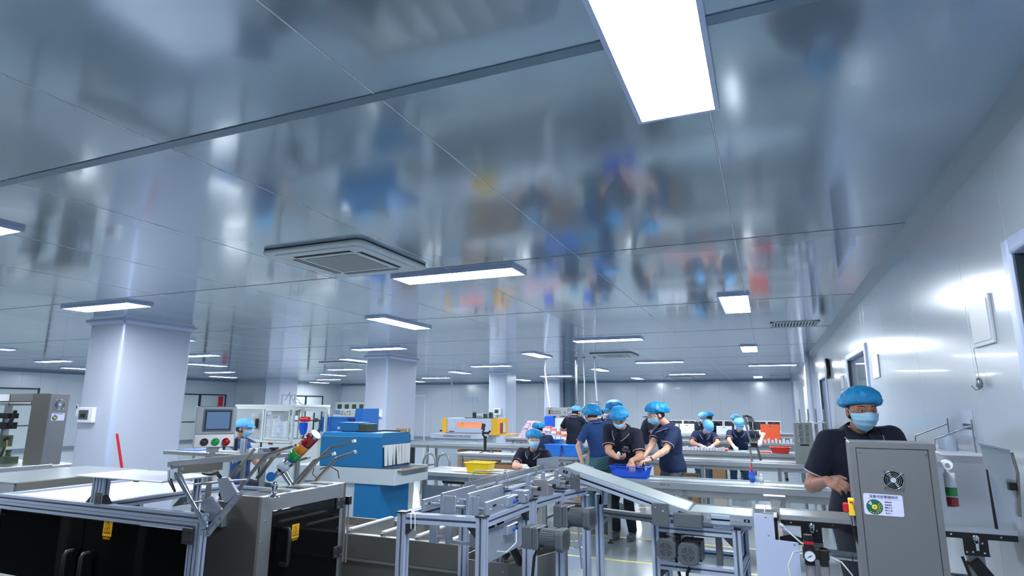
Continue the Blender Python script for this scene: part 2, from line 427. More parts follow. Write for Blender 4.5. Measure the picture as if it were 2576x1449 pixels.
# red vertical banner behind the left doors
b = MB().box(XL + 0.06, XL + 0.07, 20.95, 21.2, 1.5, 2.02); tag(b.build('wall_banner', 'tape_red'), 'narrow red and white banner on the glazed door left', 'banner')
# pilaster near the far right
struct(MB().box(0.86, XR + 0.02, 14.7, 15.3, 0, ZC).cyl((0.88, 14.72, 0), (0.88, 14.72, ZC), 0.05, 12).build('wall_pilaster', 'column_panel'), 'white pilaster on the right wall')
struct(MB().box(0.965, XR + 0.01, 18.2, 18.9, 1.0, 2.2).box(0.965, XR + 0.01, 21.5, 22.3, 1.0, 2.2).build('window_7', 'white_plastic'), 'narrow white window far along the right wall')
# columns: four cladding faces, coved edges, collar at the ceiling
def column(name, x0, x1, y0, y1, label, panels=True):
    t = thing(name, label, 'column', ((x0 + x1) / 2, (y0 + y1) / 2, 0), room=True); t['kind'] = 'structure'
    r = 0.05
    MB().box(x0 + r, x1 - r, y0, y0 + 0.02, 0, ZC).build('face_panel', 'column_panel', t)
    MB().box(x0 + r, x1 - r, y1 - 0.02, y1, 0, ZC).build('face_panel', 'column_panel', t)
    MB().box(x1 - 0.02, x1, y0 + r, y1 - r, 0, ZC).build('face_panel', 'column_panel', t)
    MB().box(x0, x0 + 0.02, y0 + r, y1 - r, 0, ZC).build('face_panel', 'column_panel', t)
    for (cx, cy, a0) in ((x0 + r, y0 + r, PI), (x1 - r, y0 + r, -PI / 2), (x1 - r, y1 - r, 0), (x0 + r, y1 - r, PI / 2)):
        k = [(cx + r * math.cos(a0 + PI / 2 * i / 8), cy + r * math.sin(a0 + PI / 2 * i / 8)) for i in range(9)] + [(cx, cy)]
        o = MB().prism(k, 'z', 0, ZC).build('corner_strip', 'corner_trim', t)
    q = MB()
    e = 0.045
    for (a, b_, c, d) in ((x0 - e, x1 + e, y0 - e, y0), (x0 - e, x1 + e, y1, y1 + e)):
        q.box(a, b_, c, d, ZC - 0.02, ZC)
    q.box(x0 - e, x0, y0, y1, ZC - 0.02, ZC).box(x1, x1 + e, y0, y1, ZC - 0.02, ZC)
    q.prism([(y0, ZC - 0.02), (y0 - e * .6, ZC - 0.02), (y0, ZC - 0.06)], 'x', x0, x1); q.prism([(x1, ZC - 0.02), (x1 + e * .6, ZC - 0.02), (x1, ZC - 0.06)], 'y', y0, y1)
    q.build('collar', 'corner_trim', t)
    return t
c1 = column('column', -8.93, -8.2, 5.5, 6.6, 'large pale lilac column nearest the camera at left')
c2 = column('column', -8.83, -8.2, 11.9, 13.2, 'pale column behind the blue heat tunnel')
c3 = column('column', -8.93, -8.25, 19.1, 20.0, 'pale column behind the yellow edged oven')
c4 = column('column', -9.37, -8.6, 26.0, 27.25, 'pale column against the far wall')
c5 = column('column', -20.85, -20.0, 20.8, 21.9, 'pale column standing behind the cream machine')
column('column', -20.9, -20.1, 6.0, 7.1, 'pale column far left hidden behind the nearest column')
struct(MB().box(-8.55, -8.3, 26.5, 27.28, 0, ZC).build('wall_column_shade', 'ceiling_joint'), 'grey box painted as the shaded side of the far column')  # shaded side of the far column, put in as a separate grey box
# floor lines
for i, (y, x0, x1) in enumerate([(6.72, -6, 0.9), (7.88, -6, 0.9), (10.3, -6, 0.9)]):
    tag(MB().box(x0, x1, y - 0.025, y + 0.025, 0, 0.002).build('floor_line', 'yellow_line'), ('yellow floor line in front of the long conveyor table', 'yellow floor line behind the standing man', 'yellow floor line under the second conveyor table')[i], 'floor marking', 'yellow lines on the floor')
# lamps
def panel_lamp(x, y, along, label, first=[None]):
    if first[0] is None:
        t = thing('ceiling_light', label, 'ceiling light', (x, y, ZC - 0.028), 0, 'flat ceiling lamps')
        q = MB(); L_, W_ = 0.61, 0.16; f = 0.018
        q.box(-W_, -W_ + f, -L_, L_, 0, 0.028).box(W_ - f, W_, -L_, L_, 0, 0.028).box(-W_ + f, W_ - f, -L_, -L_ + f, 0, 0.028).box(-W_ + f, W_ - f, L_ - f, L_, 0, 0.028)
        q.build('frame', 'lamp_frame', t); MB().box(-W_ + f, W_ - f, -L_ + f, L_ - f, 0.004, 0.02).build('diffuser', 'lamp', t)
        first[0] = t
    else: t = copy_tree(first[0], label=label)
    t.location = (x, y, ZC - 0.028); t.rotation_euler = (0, 0, 0 if along else PI / 2)
    return t
XCOL = [-0.25, -2.5, -4.75, -7.3, -9.7, -12.5, -15.1, -18.0, -20.8]
n = 0
names_c = ['at the right wall', 'one column left of the right wall', 'above the gimbal table side', 'by the column line', 'left of the column line', 'over the cream machine aisle', 'in the left hall', 'further left in the hall', 'nearest the left wall']
rows_y = [1.7, 7.15, 12.75, 18.4, 24.3]; rows_x = [4.65, 10.25, 15.75, 21.6]
ords = ['nearest', 'second', 'third', 'fourth', 'fifth']
for ci, x in enumerate(XCOL):
    if ci % 2 == 0:
        for ri, y in enumerate(rows_y):
            if ci == 0 and ri == 3: panel_lamp(0.2, 17.8, False, 'long crosswise ceiling lamp by the right wall, before the far wall'); continue
            if ci >= 6 and ri == 0: continue
            panel_lamp(x, y, True, 'lengthwise flat ceiling lamp %s, %s row' % (names_c[ci], ords[ri]))
    else:
        for ri, y in enumerate(rows_x):
            panel_lamp(x, y, False, 'crosswise flat ceiling lamp %s, %s row' % (names_c[ci], ords[ri]))
for x in (-1.5, -7.3, -12.5, -18): 
    for y in (-3.5,): panel_lamp(x, y, False, 'flat ceiling lamp behind the camera, %s, %s row' % ({-1.5: 'right', -7.3: 'middle', -12.5: 'left', -18: 'far left'}[x], 'rear' if y < -2 else 'front'))
# cassette air conditioners
def cassette(x, y, label, s=0.475):
    t = thing('air_conditioner', label, 'air conditioner', (x, y, ZC - 0.045), 0, 'ceiling cassette air conditioners')
    def rr(h, r, n=6):
        return [(cx * (h - r) + r * math.cos(a + PI / 2 * i / n), cy * (h - r) + r * math.sin(a + PI / 2 * i / n)) for (cx, cy, a) in ((1, 1, 0), (-1, 1, PI / 2), (-1, -1, PI), (1, -1, -PI / 2)) for i in range(n + 1)]
    MB().prism(rr(s, 0.07), 'z', 0.012, 0.04).build('panel', 'ac_white', t, bevel=0.008)
    MB().prism(rr(s * 0.99, 0.07), 'z', 0.04, 0.045).build('gasket', 'dark_slot', t)
    MB().prism(rr(s * 0.86, 0.05), 'z', 0.004, 0.014).build('inner_panel', 'ac_white', t, bevel=0.004)
    g = MB().prism(rr(s * 0.5, 0.01), 'z', 0.0, 0.006).build('return_grille', 'ac_grille', t)
    for k in range(4):
        T = Matrix.Rotation(PI / 2 * k, 4, 'Z')
        MB().box(-s * 0.56, s * 0.56, s * 0.60, s * 0.70, 0.0015, 0.006, T).build('air_slot', 'dark_slot', t)
        MB().box(-s * 0.56, s * 0.56, s * 0.615, s * 0.635, -0.002, 0.004, T).build('louvre', 'ac_white', t)
    return t
ac = cassette(-3.06, 3.82, 'large white cassette air conditioner nearest the camera')
for (x, y, l) in [(-3.1, 13.3, 'white cassette air conditioner above the standing workers'), (-3.1, 24.2, 'small looking cassette air conditioner before the far wall right'), (-10.8, 13.5, 'cassette air conditioner left of the second column'),
                  (-6.9, 22.6, 'cassette air conditioner by the hanging pipes'), (-19.0, 23.4, 'cassette air conditioner near the far left corner'), (-13.2, 3.6, 'cassette air conditioner left of the nearest column')]:
    copy_tree(ac, loc=(x, y, ZC - 0.045), label=l)
# supply grille with slanted slats
def vent(x0, x1, y0, y1, n, label):
    t = thing('ceiling_vent', label, 'vent', ((x0 + x1) / 2, (y0 + y1) / 2, ZC - 0.012), room=True)
    z = ZC - 0.012
    MB().box(x0, x1, y0, y0 + 0.03, z, ZC).box(x0, x1, y1 - 0.03, y1, z, ZC).box(x0, x0 + 0.03, y0, y1, z, ZC).box(x1 - 0.03, x1, y0, y1, z, ZC).build('frame', 'ac_white', t)
    MB().box(x0 + 0.03, x1 - 0.03, y0 + 0.03, y1 - 0.03, ZC - 0.003, ZC - 0.001).build('duct', 'dark_slot', t)
    for i in range(n):
        x = x0 + 0.03 + (x1 - x0 - 0.06) * (i + 0.5) / n
        MB().box(x - 0.008, x + 0.012, y0 + 0.03, y1 - 0.03, z + 0.002, z + 0.007).build('slat', 'ac_white', t)
vent(0.12, 0.74, 9.0, 9.5, 14, 'white slatted ceiling vent beside the right wall')
vent(0.15, 0.88, 23.2, 23.7, 12, 'slatted ceiling vent far off beside the right wall')
# ------------------------------------------------------------ people
from mathutils import noise as noise3
def remesh(mb, voxel, smooth=4, name='body', folds=0.0):
    """close overlapping solids into one continuous surface"""
    me = mb.mesh('tmp'); o = bpy.data.objects.new('tmp', me); COL.objects.link(o)
    r = o.modifiers.new('r', 'REMESH'); r.mode = 'VOXEL'; r.voxel_size = voxel; r.use_smooth_shade = True
    s = o.modifiers.new('s', 'SMOOTH'); s.factor = 0.5; s.iterations = smooth
    dg = bpy.context.evaluated_depsgraph_get(); out = bpy.data.meshes.new_from_object(o.evaluated_get(dg)); out.name = name
    bpy.data.objects.remove(o)
    if folds:
        n_ = len(out.vertices); nn = [0.0] * (3 * n_); cc = [0.0] * (3 * n_)
        out.vertices.foreach_get('co', cc); out.vertex_normals.foreach_get('vector', nn)
        for i in range(0, 3 * n_, 3):
            p = V(*cc[i:i + 3]); f = noise3.noise(V(p.x * 9, p.y * 9, p.z * 5)) + .6 * noise3.noise(V(p.x * 16 + p.z * 7, p.y * 16, p.z * 14)) + .5 * abs(noise3.noise(V(p.x * 5 + p.z * 12, p.y * 6, p.z * 22 - p.x * 12)))
            f *= folds; cc[i] += nn[i] * f; cc[i + 1] += nn[i + 1] * f; cc[i + 2] += nn[i + 2] * f
        out.vertices.foreach_set('co', cc); out.update()
    out.polygons.foreach_set('use_smooth', [True] * len(out.polygons)); return out
def limb(mb, pts, rs, n=12):
    pts = [Vector(p) for p in pts]
    for i in range(len(pts) - 1): mb.tube([pts[i], pts[i + 1]], [rs[i], rs[i + 1]], n)
    for p, r in zip(pts, rs): mb.ball(p, r * 1.0, 12, 8)
def loft(mb, rings, n=24):
    """rings: (centre, right, front, rx, ry)"""
    vs = []
    for c, R, F, rx, ry in rings:
        for k in range(n):
            a = 2 * PI * k / n; ca, sa = math.cos(a), math.sin(a)
            p = 2.4; q = (abs(ca) ** p + abs(sa) ** p) ** (-1 / p)
            vs.append(Vector(c) + R * (rx * ca * q) + F * (ry * sa * q))
    fs = [(i * n + k, i * n + (k + 1) % n, (i + 1) * n + (k + 1) % n, (i + 1) * n + k) for i in range(len(rings) - 1) for k in range(n)]
    fs.append(tuple(range(n))[::-1]); m = (len(rings) - 1) * n; fs.append(tuple(range(m, m + n)))
    mb.add(vs, fs, True)
def ik(a, b, l1, l2, pole):
    a = Vector(a); b = Vector(b); d = b - a; L_ = min(d.length, (l1 + l2) * 0.995); d = d.normalized()
    b2 = a + d * L_; x = (l1 * l1 - l2 * l2 + L_ * L_) / (2 * L_); h = math.sqrt(max(l1 * l1 - x * x, 0))
    p = Vector(pole); p = (p - d * p.dot(d))
    p = p.normalized() if p.length > 1e-5 else V(0, 0, -1)
    return a + d * x + p * h, b2
def hand(mb, w, d, nrm, s, curl=0.5, k=1.0, fr=0.0085):
    """palm, four unequal bent fingers and a thumb from the side of the palm"""
    d = d.normalized(); nrm = (nrm - d * nrm.dot(d)).normalized(); s = s.normalized()
    limb(mb, [w, w + d * 0.03 * k], [0.024 * k, 0.026 * k], 10)
    ln = [0.040, 0.045, 0.042, 0.033]
    for i in range(4):
        o = (1.5 - i) * 0.0205 * k
        kn = w + d * (0.088 - 0.004 * abs(i - 1)) * k + s * o - nrm * 0.002
        mb.tube([w + d * 0.02 * k + s * o * 0.6, kn], [0.013 * k, 0.0125 * k], 8); mb.ball(kn, 0.0115 * k, 8, 6)
        p = kn; a = curl * 0.7 + 0.05 * i; q = d
        for j, f in enumerate((1.0, 0.62, 0.5)):
            q = (d * math.cos(a) + nrm * math.sin(a)); e = p + q * ln[i] * f * k
            limb(mb, [p, e], [fr * k * (1 - .08 * j), fr * k * (0.93 - .08 * j)], 8); p = e; a += curl * 0.75
    t0 = w + d * 0.022 * k + s * 0.024 * k; t1 = t0 + (d * 0.65 + s * 0.62 + nrm * 0.25 * curl).normalized() * 0.042 * k
    t2 = t1 + (d * 0.9 + s * 0.15 + nrm * 0.5 * curl).normalized() * 0.032 * k
    limb(mb, [t0, t1, t2], [0.0135 * k, 0.0105 * k, 0.0088 * k], 8)
def head_shape(q):
    z = q.z; x = q.x; y = q.y
    if z < 0:
        x *= 1 - 0.30 * (-z) ** 1.3
        if y > 0: y *= 1 - 0.45 * (-z)
        else: y *= 1 - 0.06 * (-z)
    else: y *= 1 + 0.04 * z
    return V(x, y, z)
def face_point(az, z, off):
    """surface of the head, az angle from straight ahead, z height (-0.118..0.118)"""
    t = max(-0.97, min(0.97, z / 0.118)); s = math.sqrt(1 - t * t); q = head_shape(V(math.sin(az) * s, -math.cos(az) * s, t))
    nn = V(math.sin(az), -math.cos(az), 0)
    return V(q.x * 0.076, q.y * 0.096, q.z * 0.118) + nn * off
def person(label, pelvis, chest, head, face, wrists, shoulders_dir, skin='skin', shirt='navy_cloth', trousers='dark_trousers', cap='bouffant',
           feet=None, seated=False, poles=((0, 0, -1), (0, 0, -1)), curls=(0.5, 0.5), hand_dirs=(None, None), palm=(None, None), gloves=False, vox=0.007, glasses=False,
           watch=None, group=None, k=1.0, g=1.1, tilt=-0.3, capshift=(0, 0.02, 0.055), caps=(0.108, 0.13, 0.090), print_=False, hair=True, mask=True, stripes=True):
    """all joint positions in room coordinates; face: direction the face looks; shoulders_dir: unit vector from the right to the left shoulder"""
    P0 = V(*pelvis); CH = V(*chest); HD = V(*head)
    base = V(P0.x, P0.y, 0)
    t = thing('person', label, 'person', tuple(base), room=True, group=group)
    S = V(*shoulders_dir).normalized()
    spine = (CH - P0).normalized(); S = (S - spine * S.dot(spine)).normalized(); Rx = S
    nk = CH + spine * 0.13 * k
    sw = 0.165 * k * (0.5 + 0.5 * g)
    sh = [CH + spine * 0.075 * k - S * sw, CH + spine * 0.075 * k + S * sw]   # right, left
    FR = Rx.cross(spine).normalized(); hx = V(S.x, S.y, 0).normalized(); fx = hx.cross(V(0, 0, 1)); Fc = FR      # fronts of torso and hips
    def rings(gr):
        q = []
        for f, rx, ry, o in ((-0.14, .158, .115, 0), (0.0, .165, .118, 0), (0.2, .150, .108, 0), (0.42, .138, .100, 0), (0.65, .150, .105, 0), (0.86, .165, .11, 0), (1.0, .175, .108, 0), (1.2, .165, .085, 0), (1.32, .10, .068, 0)):
            L_ = (CH - P0).length
            c = P0 + spine * L_ * f if f <= 1 else CH + spine * (f - 1) * 0.36 * k
            q.append((c, Rx, FR, (rx * (g if f < 1.25 else 1) + gr) * k, (ry * (g if f < 1.25 else 1) + gr) * k))
        return q
    # head frame
    fz = V(*face).normalized(); up0 = V(0, 0, 1); hr = fz.cross(up0).normalized() * -1.0; hu = hr.cross(fz).normalized() * -1.0
    if hu.z < 0: hu = -hu
    hb = -fz
    hxr = hb.cross(hu).normalized() * 1.0
    HM = Matrix((( hxr.x, hb.x, hu.x, HD.x), (hxr.y, hb.y, hu.y, HD.y), (hxr.z, hb.z, hu.z, HD.z), (0, 0, 0, 1)))
    HR = HM.to_3x3()
    body = MB()
    loft(body, rings(-0.012))
    limb(body, [nk, HD - hu * 0.05 + hb * 0.02], [0.052 * k, 0.05 * k])
    body.ball(HD, (0.076, 0.096, 0.118), 24, 16, T=HR, fn=head_shape)
    hp = lambda x, y, z: HM @ V(x, y, z)
    limb(body, [hp(0, -.088, .016), hp(0, -.107, -.020), hp(0, -.098, -.032)], [.009, .012, .012], 8)
    limb(body, [hp(-.012, -.092, -.028), hp(.012, -.092, -.028)], [.009, .009], 8)
    for sx in (-1, 1):
        body.ball(hp(sx * .076, .012, -.008), (0.010, 0.020, 0.032), 10, 8, T=HR)
        limb(body, [hp(sx * .045, -.072, .033), hp(sx * .016, -.090, .030)], [.011, .011], 8)
    arms = []
    for i in (0, 1):
        w = V(*wrists[i]); el, w2 = ik(sh[i], w, 0.285 * k, 0.255 * k, poles[i]); arms.append((sh[i], el, w2))
        limb(body, [sh[i], el, w2], [.047 * k * g, .039 * k * g, .026 * k * (.5 + .5 * g)])
        mid = el.lerp(w2, 0.3); body.ball(mid, .039 * k * g, 12, 8)
        d = V(*hand_dirs[i]) if hand_dirs[i] else (w2 - el).normalized()
        n_ = V(*palm[i]) if palm[i] else V(0, 0, -1)
        s_ = d.cross(n_).normalized()
        inward = (S if i == 0 else -S)
        if s_.dot(inward) < 0: s_ = -s_
        if not gloves: hand(body, w2, d, n_, s_, curls[i], k, fr=0.0085 if vox < 0.009 else 0.0095)
        else:
            limb(body, [w2, w2 + d.normalized() * 0.03], [.025, .02])
    if feet is None:
        if seated: feet = [tuple(base - hx * .12 + fx * .32), tuple(base + hx * .12 + fx * .32)]
        else: feet = [tuple(base - hx * .10), tuple(base + hx * .10)]
    legs = []
    for i in (0, 1):
        hj = P0 + hx * (-.09 if i == 0 else .09) * k + V(0, 0, -.04); an = V(feet[i][0], feet[i][1], 0.09)
        Ln = (hj - an).length
        kn, a2 = ik(hj, an, max(.43 * k, Ln * .515), max(.40 * k, Ln * .49), fx + V(0, 0, 0.6 if seated else 0))
        legs.append((hj, kn, an)); limb(body, [hj, kn, an], [.078 * k, .052 * k, .036 * k])
        body.ball(kn.lerp(an, .3), .055 * k, 12, 8); limb(body, [an, an + V(0, 0, -.045) + fx * .03, V(an.x, an.y, .035) + fx * .13], [.036, .035, .03])
    me = remesh(body, vox, 3)
    me.transform(INV[t.name]); me.materials.append(M[skin])
    b = bpy.data.objects.new('body', me); COL.objects.link(b); b.parent = t
    # shirt
    q = MB(); loft(q, rings(0.012))
    for i in (0, 1):
        a, e, w = arms[i]; m_ = a.lerp(e, 0.74)
        q.tube([a - (e - a) * 0.05, a.lerp(e, .4), m_], [.064 * k * g, .066 * k * g, .063 * k * g], 14); q.ball(a, .066 * k * g, 14, 9)
        limb(q, [CH + spine * .06, a], [.08 * k * g, .064 * k * g])
    ms = remesh(q, max(vox, 0.008), 5, folds=.0055); ms.transform(INV[t.name]); ms.materials.append(M[shirt])
    so = bpy.data.objects.new('shirt', ms); COL.objects.link(so); so.parent = t
    for i in (0, 1):
        a, e, w = arms[i]; d = (e - a).normalized(); m_ = a.lerp(e, 0.74)
        if stripes: MB().tube([m_ - d * .009, m_ - d * .003], .0655 * k * g, 20).build('cuff_stripe', 'cuff_stripe', so)
        MB().tube([m_ - d * .026, m_ - d * .012], .0658 * k * g, 20).build('cuff', shirt, so)
    # collar: standing band round the neck, open at the front with two points
    C0 = nk - spine * .028 * k; n = 28; inner = []; outer = []; tops = []
    for j in range(n + 1):
        a = math.radians(-162 + 324 * j / n); front = max(0, abs(a) - 1.7) / 1.13
        dr = -Fc * math.cos(a) + S * math.sin(a)
        cg = .45 + .55 * g
        top = C0 + dr * .064 * k + spine * (.058 - .030 * front) + Fc * .018 * front
        out = C0 + dr * (.099 + .012 * front) * k * cg + spine * (.026 - .046 * front) + Fc * (.074 * front)
        tops.append(top); outer.append(out)
    q = MB(); vs = tops + outer + [p - spine * .004 + (p - C0).normalized() * .004 for p in outer] + [p + spine * .004 for p in tops]
    fs = [(j, j + 1, n + 2 + j, n + 1 + j) for j in range(n)] + [(3 * (n + 1) + j, 2 * (n + 1) + j, 2 * (n + 1) + j + 1, 3 * (n + 1) + j + 1) for j in range(n)]
    q.add(vs, fs, True); co = q.build('collar', shirt, so)
    sm = co.modifiers.new('s', 'SOLIDIFY'); sm.thickness = 0.004
    if stripes: MB().tube([p + (p - C0).normalized() * .004 for p in outer], .0028 if vox < .009 else .004, 6).build('collar_stripe', 'collar_stripe', so)
    # trousers and shoes
    q = MB(); L_ = (CH - P0).length
    loft(q, [(P0 + V(0, 0, -.10), hx, fx, .150 * k, .115 * k), (P0, hx, fx, .168 * k, .124 * k), (P0 + spine * .07, Rx, FR, .160 * k, .118 * k)])
    for (h, kn, an) in legs:
        limb(q, [h, kn], [.09 * k, .068 * k]); q.ball(h, .098 * k, 12, 8); q.tube([kn, an + V(0, 0, .0)], [.068 * k, .058 * k], 12)
    mt = remesh(q, max(vox, 0.009), 5, folds=.005); mt.transform(INV[t.name]); mt.materials.append(M[trousers])
    to = bpy.data.objects.new('trousers', mt); COL.objects.link(to); to.parent = t
    for (h, kn, an) in legs:
        q = MB(); T = Matrix(((hx.x, fx.x, 0), (hx.y, fx.y, 0), (0, 0, 1)))
        q.ball((an.x + fx.x * .065, an.y + fx.y * .065, 0.045), (.047, .135, .045), 16, 10, T=T)
        q.ball((an.x, an.y, 0.07), (.045, .06, .05), 14, 8, T=T)
        q.ball((an.x + fx.x * .065, an.y + fx.y * .065, 0.018), (.05, .14, .018), 16, 8, T=T)
        q.build('shoe', 'shoe', t)
    # head things
    if hair:
        q = MB(); q.ball(hp(0, .008, .014), (.083, .101, .113), 24, 16, T=HR, fn=lambda v: V(v.x, v.y if not (v.y < -0.2 and v.z < 0.62) else v.y * .55, v.z if v.z > -.55 else -.55))
        q.build('hair', 'hair', t)
    for sx in (-1, 1):
        q = MB().ball(hp(sx * .031, -.0805, .012), (.0110, .007, .0040), 12, 8, T=HR)
        e = q.build('eye', 'eye_white', t); MB().ball(hp(sx * .031, -.0862, .0115), (.0046, .0030, .0038), 10, 6, T=HR).build('iris', 'eye_dark', e)
        MB().tube([hp(sx * .045, -.078, .0145), hp(sx * .031, -.0888, .0165), hp(sx * .018, -.087, .0145)], .0014, 6).build('eyelid', 'hair', t)
        MB().tube([hp(sx * .052, -.074, .036), hp(sx * .036, -.089, .0415), hp(sx * .016, -.0945, .0395)], [.002, .003, .0022], 6).build('eyebrow', 'hair', t)
    if mask:
        q = MB(); nu, nv = 20, 14; vs = []
        for j in range(nv + 1):
            v = j / nv; z = 0.000 - 0.112 * v
            for i in range(nu + 1):
                u = -1 + 2 * i / nu; az = u * 1.18
                nose = math.exp(-(u / .22) ** 2) * math.exp(-((v - .2) / .25) ** 2) * .024
                pl = .0034 * math.sin(v * PI * 7) * (1 - abs(u) ** 3) * (1 if .15 < v < .85 else 0)
                puff = .012 * math.sin(PI * min(1, v * 1.05)) * (1 - u * u)
                zz = z - .006 * (1 - u * u) * (1 if v > .8 else 0) + .010 * math.exp(-(u / .3) ** 2) * (1 - v) - abs(u) ** 2 * .008 * (1 - v) + abs(u) ** 2 * .018 * v
                vs.append(HM @ face_point(az, zz, .008 + nose + pl + puff + .010 * v * (1 - abs(u))))
        fs = [(j * (nu + 1) + i, (j + 1) * (nu + 1) + i, (j + 1) * (nu + 1) + i + 1, j * (nu + 1) + i + 1) for j in range(nv) for i in range(nu)]
        q.add(vs, fs, True); mo = q.build('face_mask', 'mask_blue', t); sm = mo.modifiers.new('s', 'SOLIDIFY'); sm.thickness = .002; sm.offset = 1
        MB().tube([vs[i] + fz * .001 for i in range(nu + 1)], .0018, 6).build('mask_edge', 'mask_edge', mo)
        for sx, i0 in ((-1, 0), (1, nu)):
            MB().tube([vs[i0], hp(sx * .080, -.01, .012), hp(sx * .086, .016, .018), hp(sx * .082, .022, -.02), vs[nv * (nu + 1) + i0]], .0014, 5).build('ear_loop', 'mask_edge', mo)
    if cap.startswith('bouffant') or cap == 'cap_light':
        cm = 'bouffant_light' if cap in ('bouffant_light', 'cap_light') else 'bouffant'; q = MB(); sd = random.random() * 6
        def puff(v):
            a = math.atan2(v.y, v.x); w_ = 1 + .045 * math.sin(a * 13 + sd + 2 * v.z) * (1 - max(0, v.z)) + .03 * math.sin(a * 5 + sd * 2 + v.z * 5) + .018 * math.sin(a * 29 + v.z * 9) + .08 * noise3.noise(V(v.x * 4 + sd, v.y * 4, v.z * 4)) + .035 * noise3.noise(V(v.x * 11, v.y * 11 + sd, v.z * 11))
            if cap == 'cap_light': w_ = 1 + .022 * math.sin(a * 14 + sd + v.z * 3) + .04 * noise3.noise(V(v.x * 3 + sd, v.y * 3, v.z * 3))
            z = v.z if v.z > -.42 else -.42 - (v.z + .42) * .3
            r_ = w_ * (1 if v.z > -.42 else (1 - min(1, (-.42 - v.z) * 1.1)))
            return V(v.x * r_, v.y * r_, z)
        TR = HR @ Matrix.Rotation(tilt if cap != 'cap_light' else -.1, 3, 'X'); q.ball(hp(*capshift), caps, 56, 26, T=TR, fn=puff); c_ = q.build('hair_net' if cap != 'cap_light' else 'cloth_cap', cm, t)
        # elastic band
        zc = capshift[2] - caps[2] * .40
        ring = [hp(.085 * math.cos(2 * PI * j / 24), .012 + .103 * math.sin(2 * PI * j / 24), zc + .012 + .030 * -math.sin(2 * PI * j / 24)) for j in range(25)]
        MB().tube(ring, .006, 6, caps=False).build('elastic', cm, c_)
        if cap == 'cap_light':
            q = MB(); vs = []
            for r_ in (0, 1):
                for j in range(13):
                    a = -1.1 + 2.2 * j / 12; vs.append(hp(math.sin(a) * (.085 + .02 * r_), -.09 - r_ * .055 * math.cos(a) + (1 - math.cos(a)) * .05, .055 - .02 * r_))
            q.add(vs, [(j, j + 1, 14 + j, 13 + j) for j in range(12)], True); vo = q.build('visor', cm, c_); vo.modifiers.new('s', 'SOLIDIFY').thickness = .004
    if gloves:
        for i in (0, 1):
            a, e, w = arms[i]; d = V(*hand_dirs[i]) if hand_dirs[i] else (w - e).normalized(); n_ = V(*palm[i]) if palm[i] else V(0, 0, -1)
            s_ = d.cross(n_).normalized(); inward = (S if i == 0 else -S); s_ = -s_ if s_.dot(inward) < 0 else s_
            q = MB(); limb(q, [w - (w - e).normalized() * .03, w], [.034, .031]); hand(q, w, d, n_, s_, curls[i], 1.06, fr=.0105)
            mg = remesh(q, .006, 3); mg.transform(INV[t.name]); mg.materials.append(M['glove']); go = bpy.data.objects.new('glove', mg); COL.objects.link(go); go.parent = t
    if glasses:
        q = MB()
        for sx in (-1, 1):
            c = V(sx * .034, -.1035, .010)
            q.tube([hp(c.x + .025 * math.cos(2 * PI * j / 20), c.y + .004 * abs(math.cos(2 * PI * j / 20)), c.z + .021 * math.sin(2 * PI * j / 20)) for j in range(21)], .0010, 5, caps=False)
            q.tube([hp(sx * .058, -.102, .014), hp(sx * .078, -.05, .016), hp(sx * .084, .01, .012)], .0016, 5)
        q.tube([hp(-.010, -.106, .014), hp(0, -.110, .017), hp(.010, -.106, .014)], .0015, 5)
        q.build('glasses', 'cool_white', t)
    if watch is not None:
        a, e, w = arms[watch]; d = (w - e).normalized(); p = w - d * .03
        wo = MB().tube([p - d * .009, p + d * .009], .0295 * k, 20).build('wristband', 'black_plastic', t)
    # chest print
    if print_:
        Fd = Fc
        # lettering faces along Fd; reading direction is the wearer's right to left
        zc = spine; Rm = Matrix(((S.x, zc.x, Fd.x), (S.y, zc.y, Fd.y), (S.z, zc.z, Fd.z)))
        if Rm.determinant() < 0: Rm = Matrix(((-S.x, zc.x, Fd.x), (-S.y, zc.y, Fd.y), (-S.z, zc.z, Fd.z)))
        pc = CH - spine * .055 + S * .085 * k + Fd * ((.103 * g + .022) * k)
        q = text('chest_print', 'Derm', .046, 'collar_stripe', so, pc - spine * .028, Rm)
        q2 = text('chest_print', '\u5fb7\u8587', .034, 'collar_stripe', so, pc + spine * .022, Rm)
        T2 = Matrix.Translation(pc - spine * .001) @ Rm.to_4x4()
        MB().box(-.048, .048, -.001, .001, 0, .001, T=T2).build('print_line', 'collar_stripe', so)
    return t
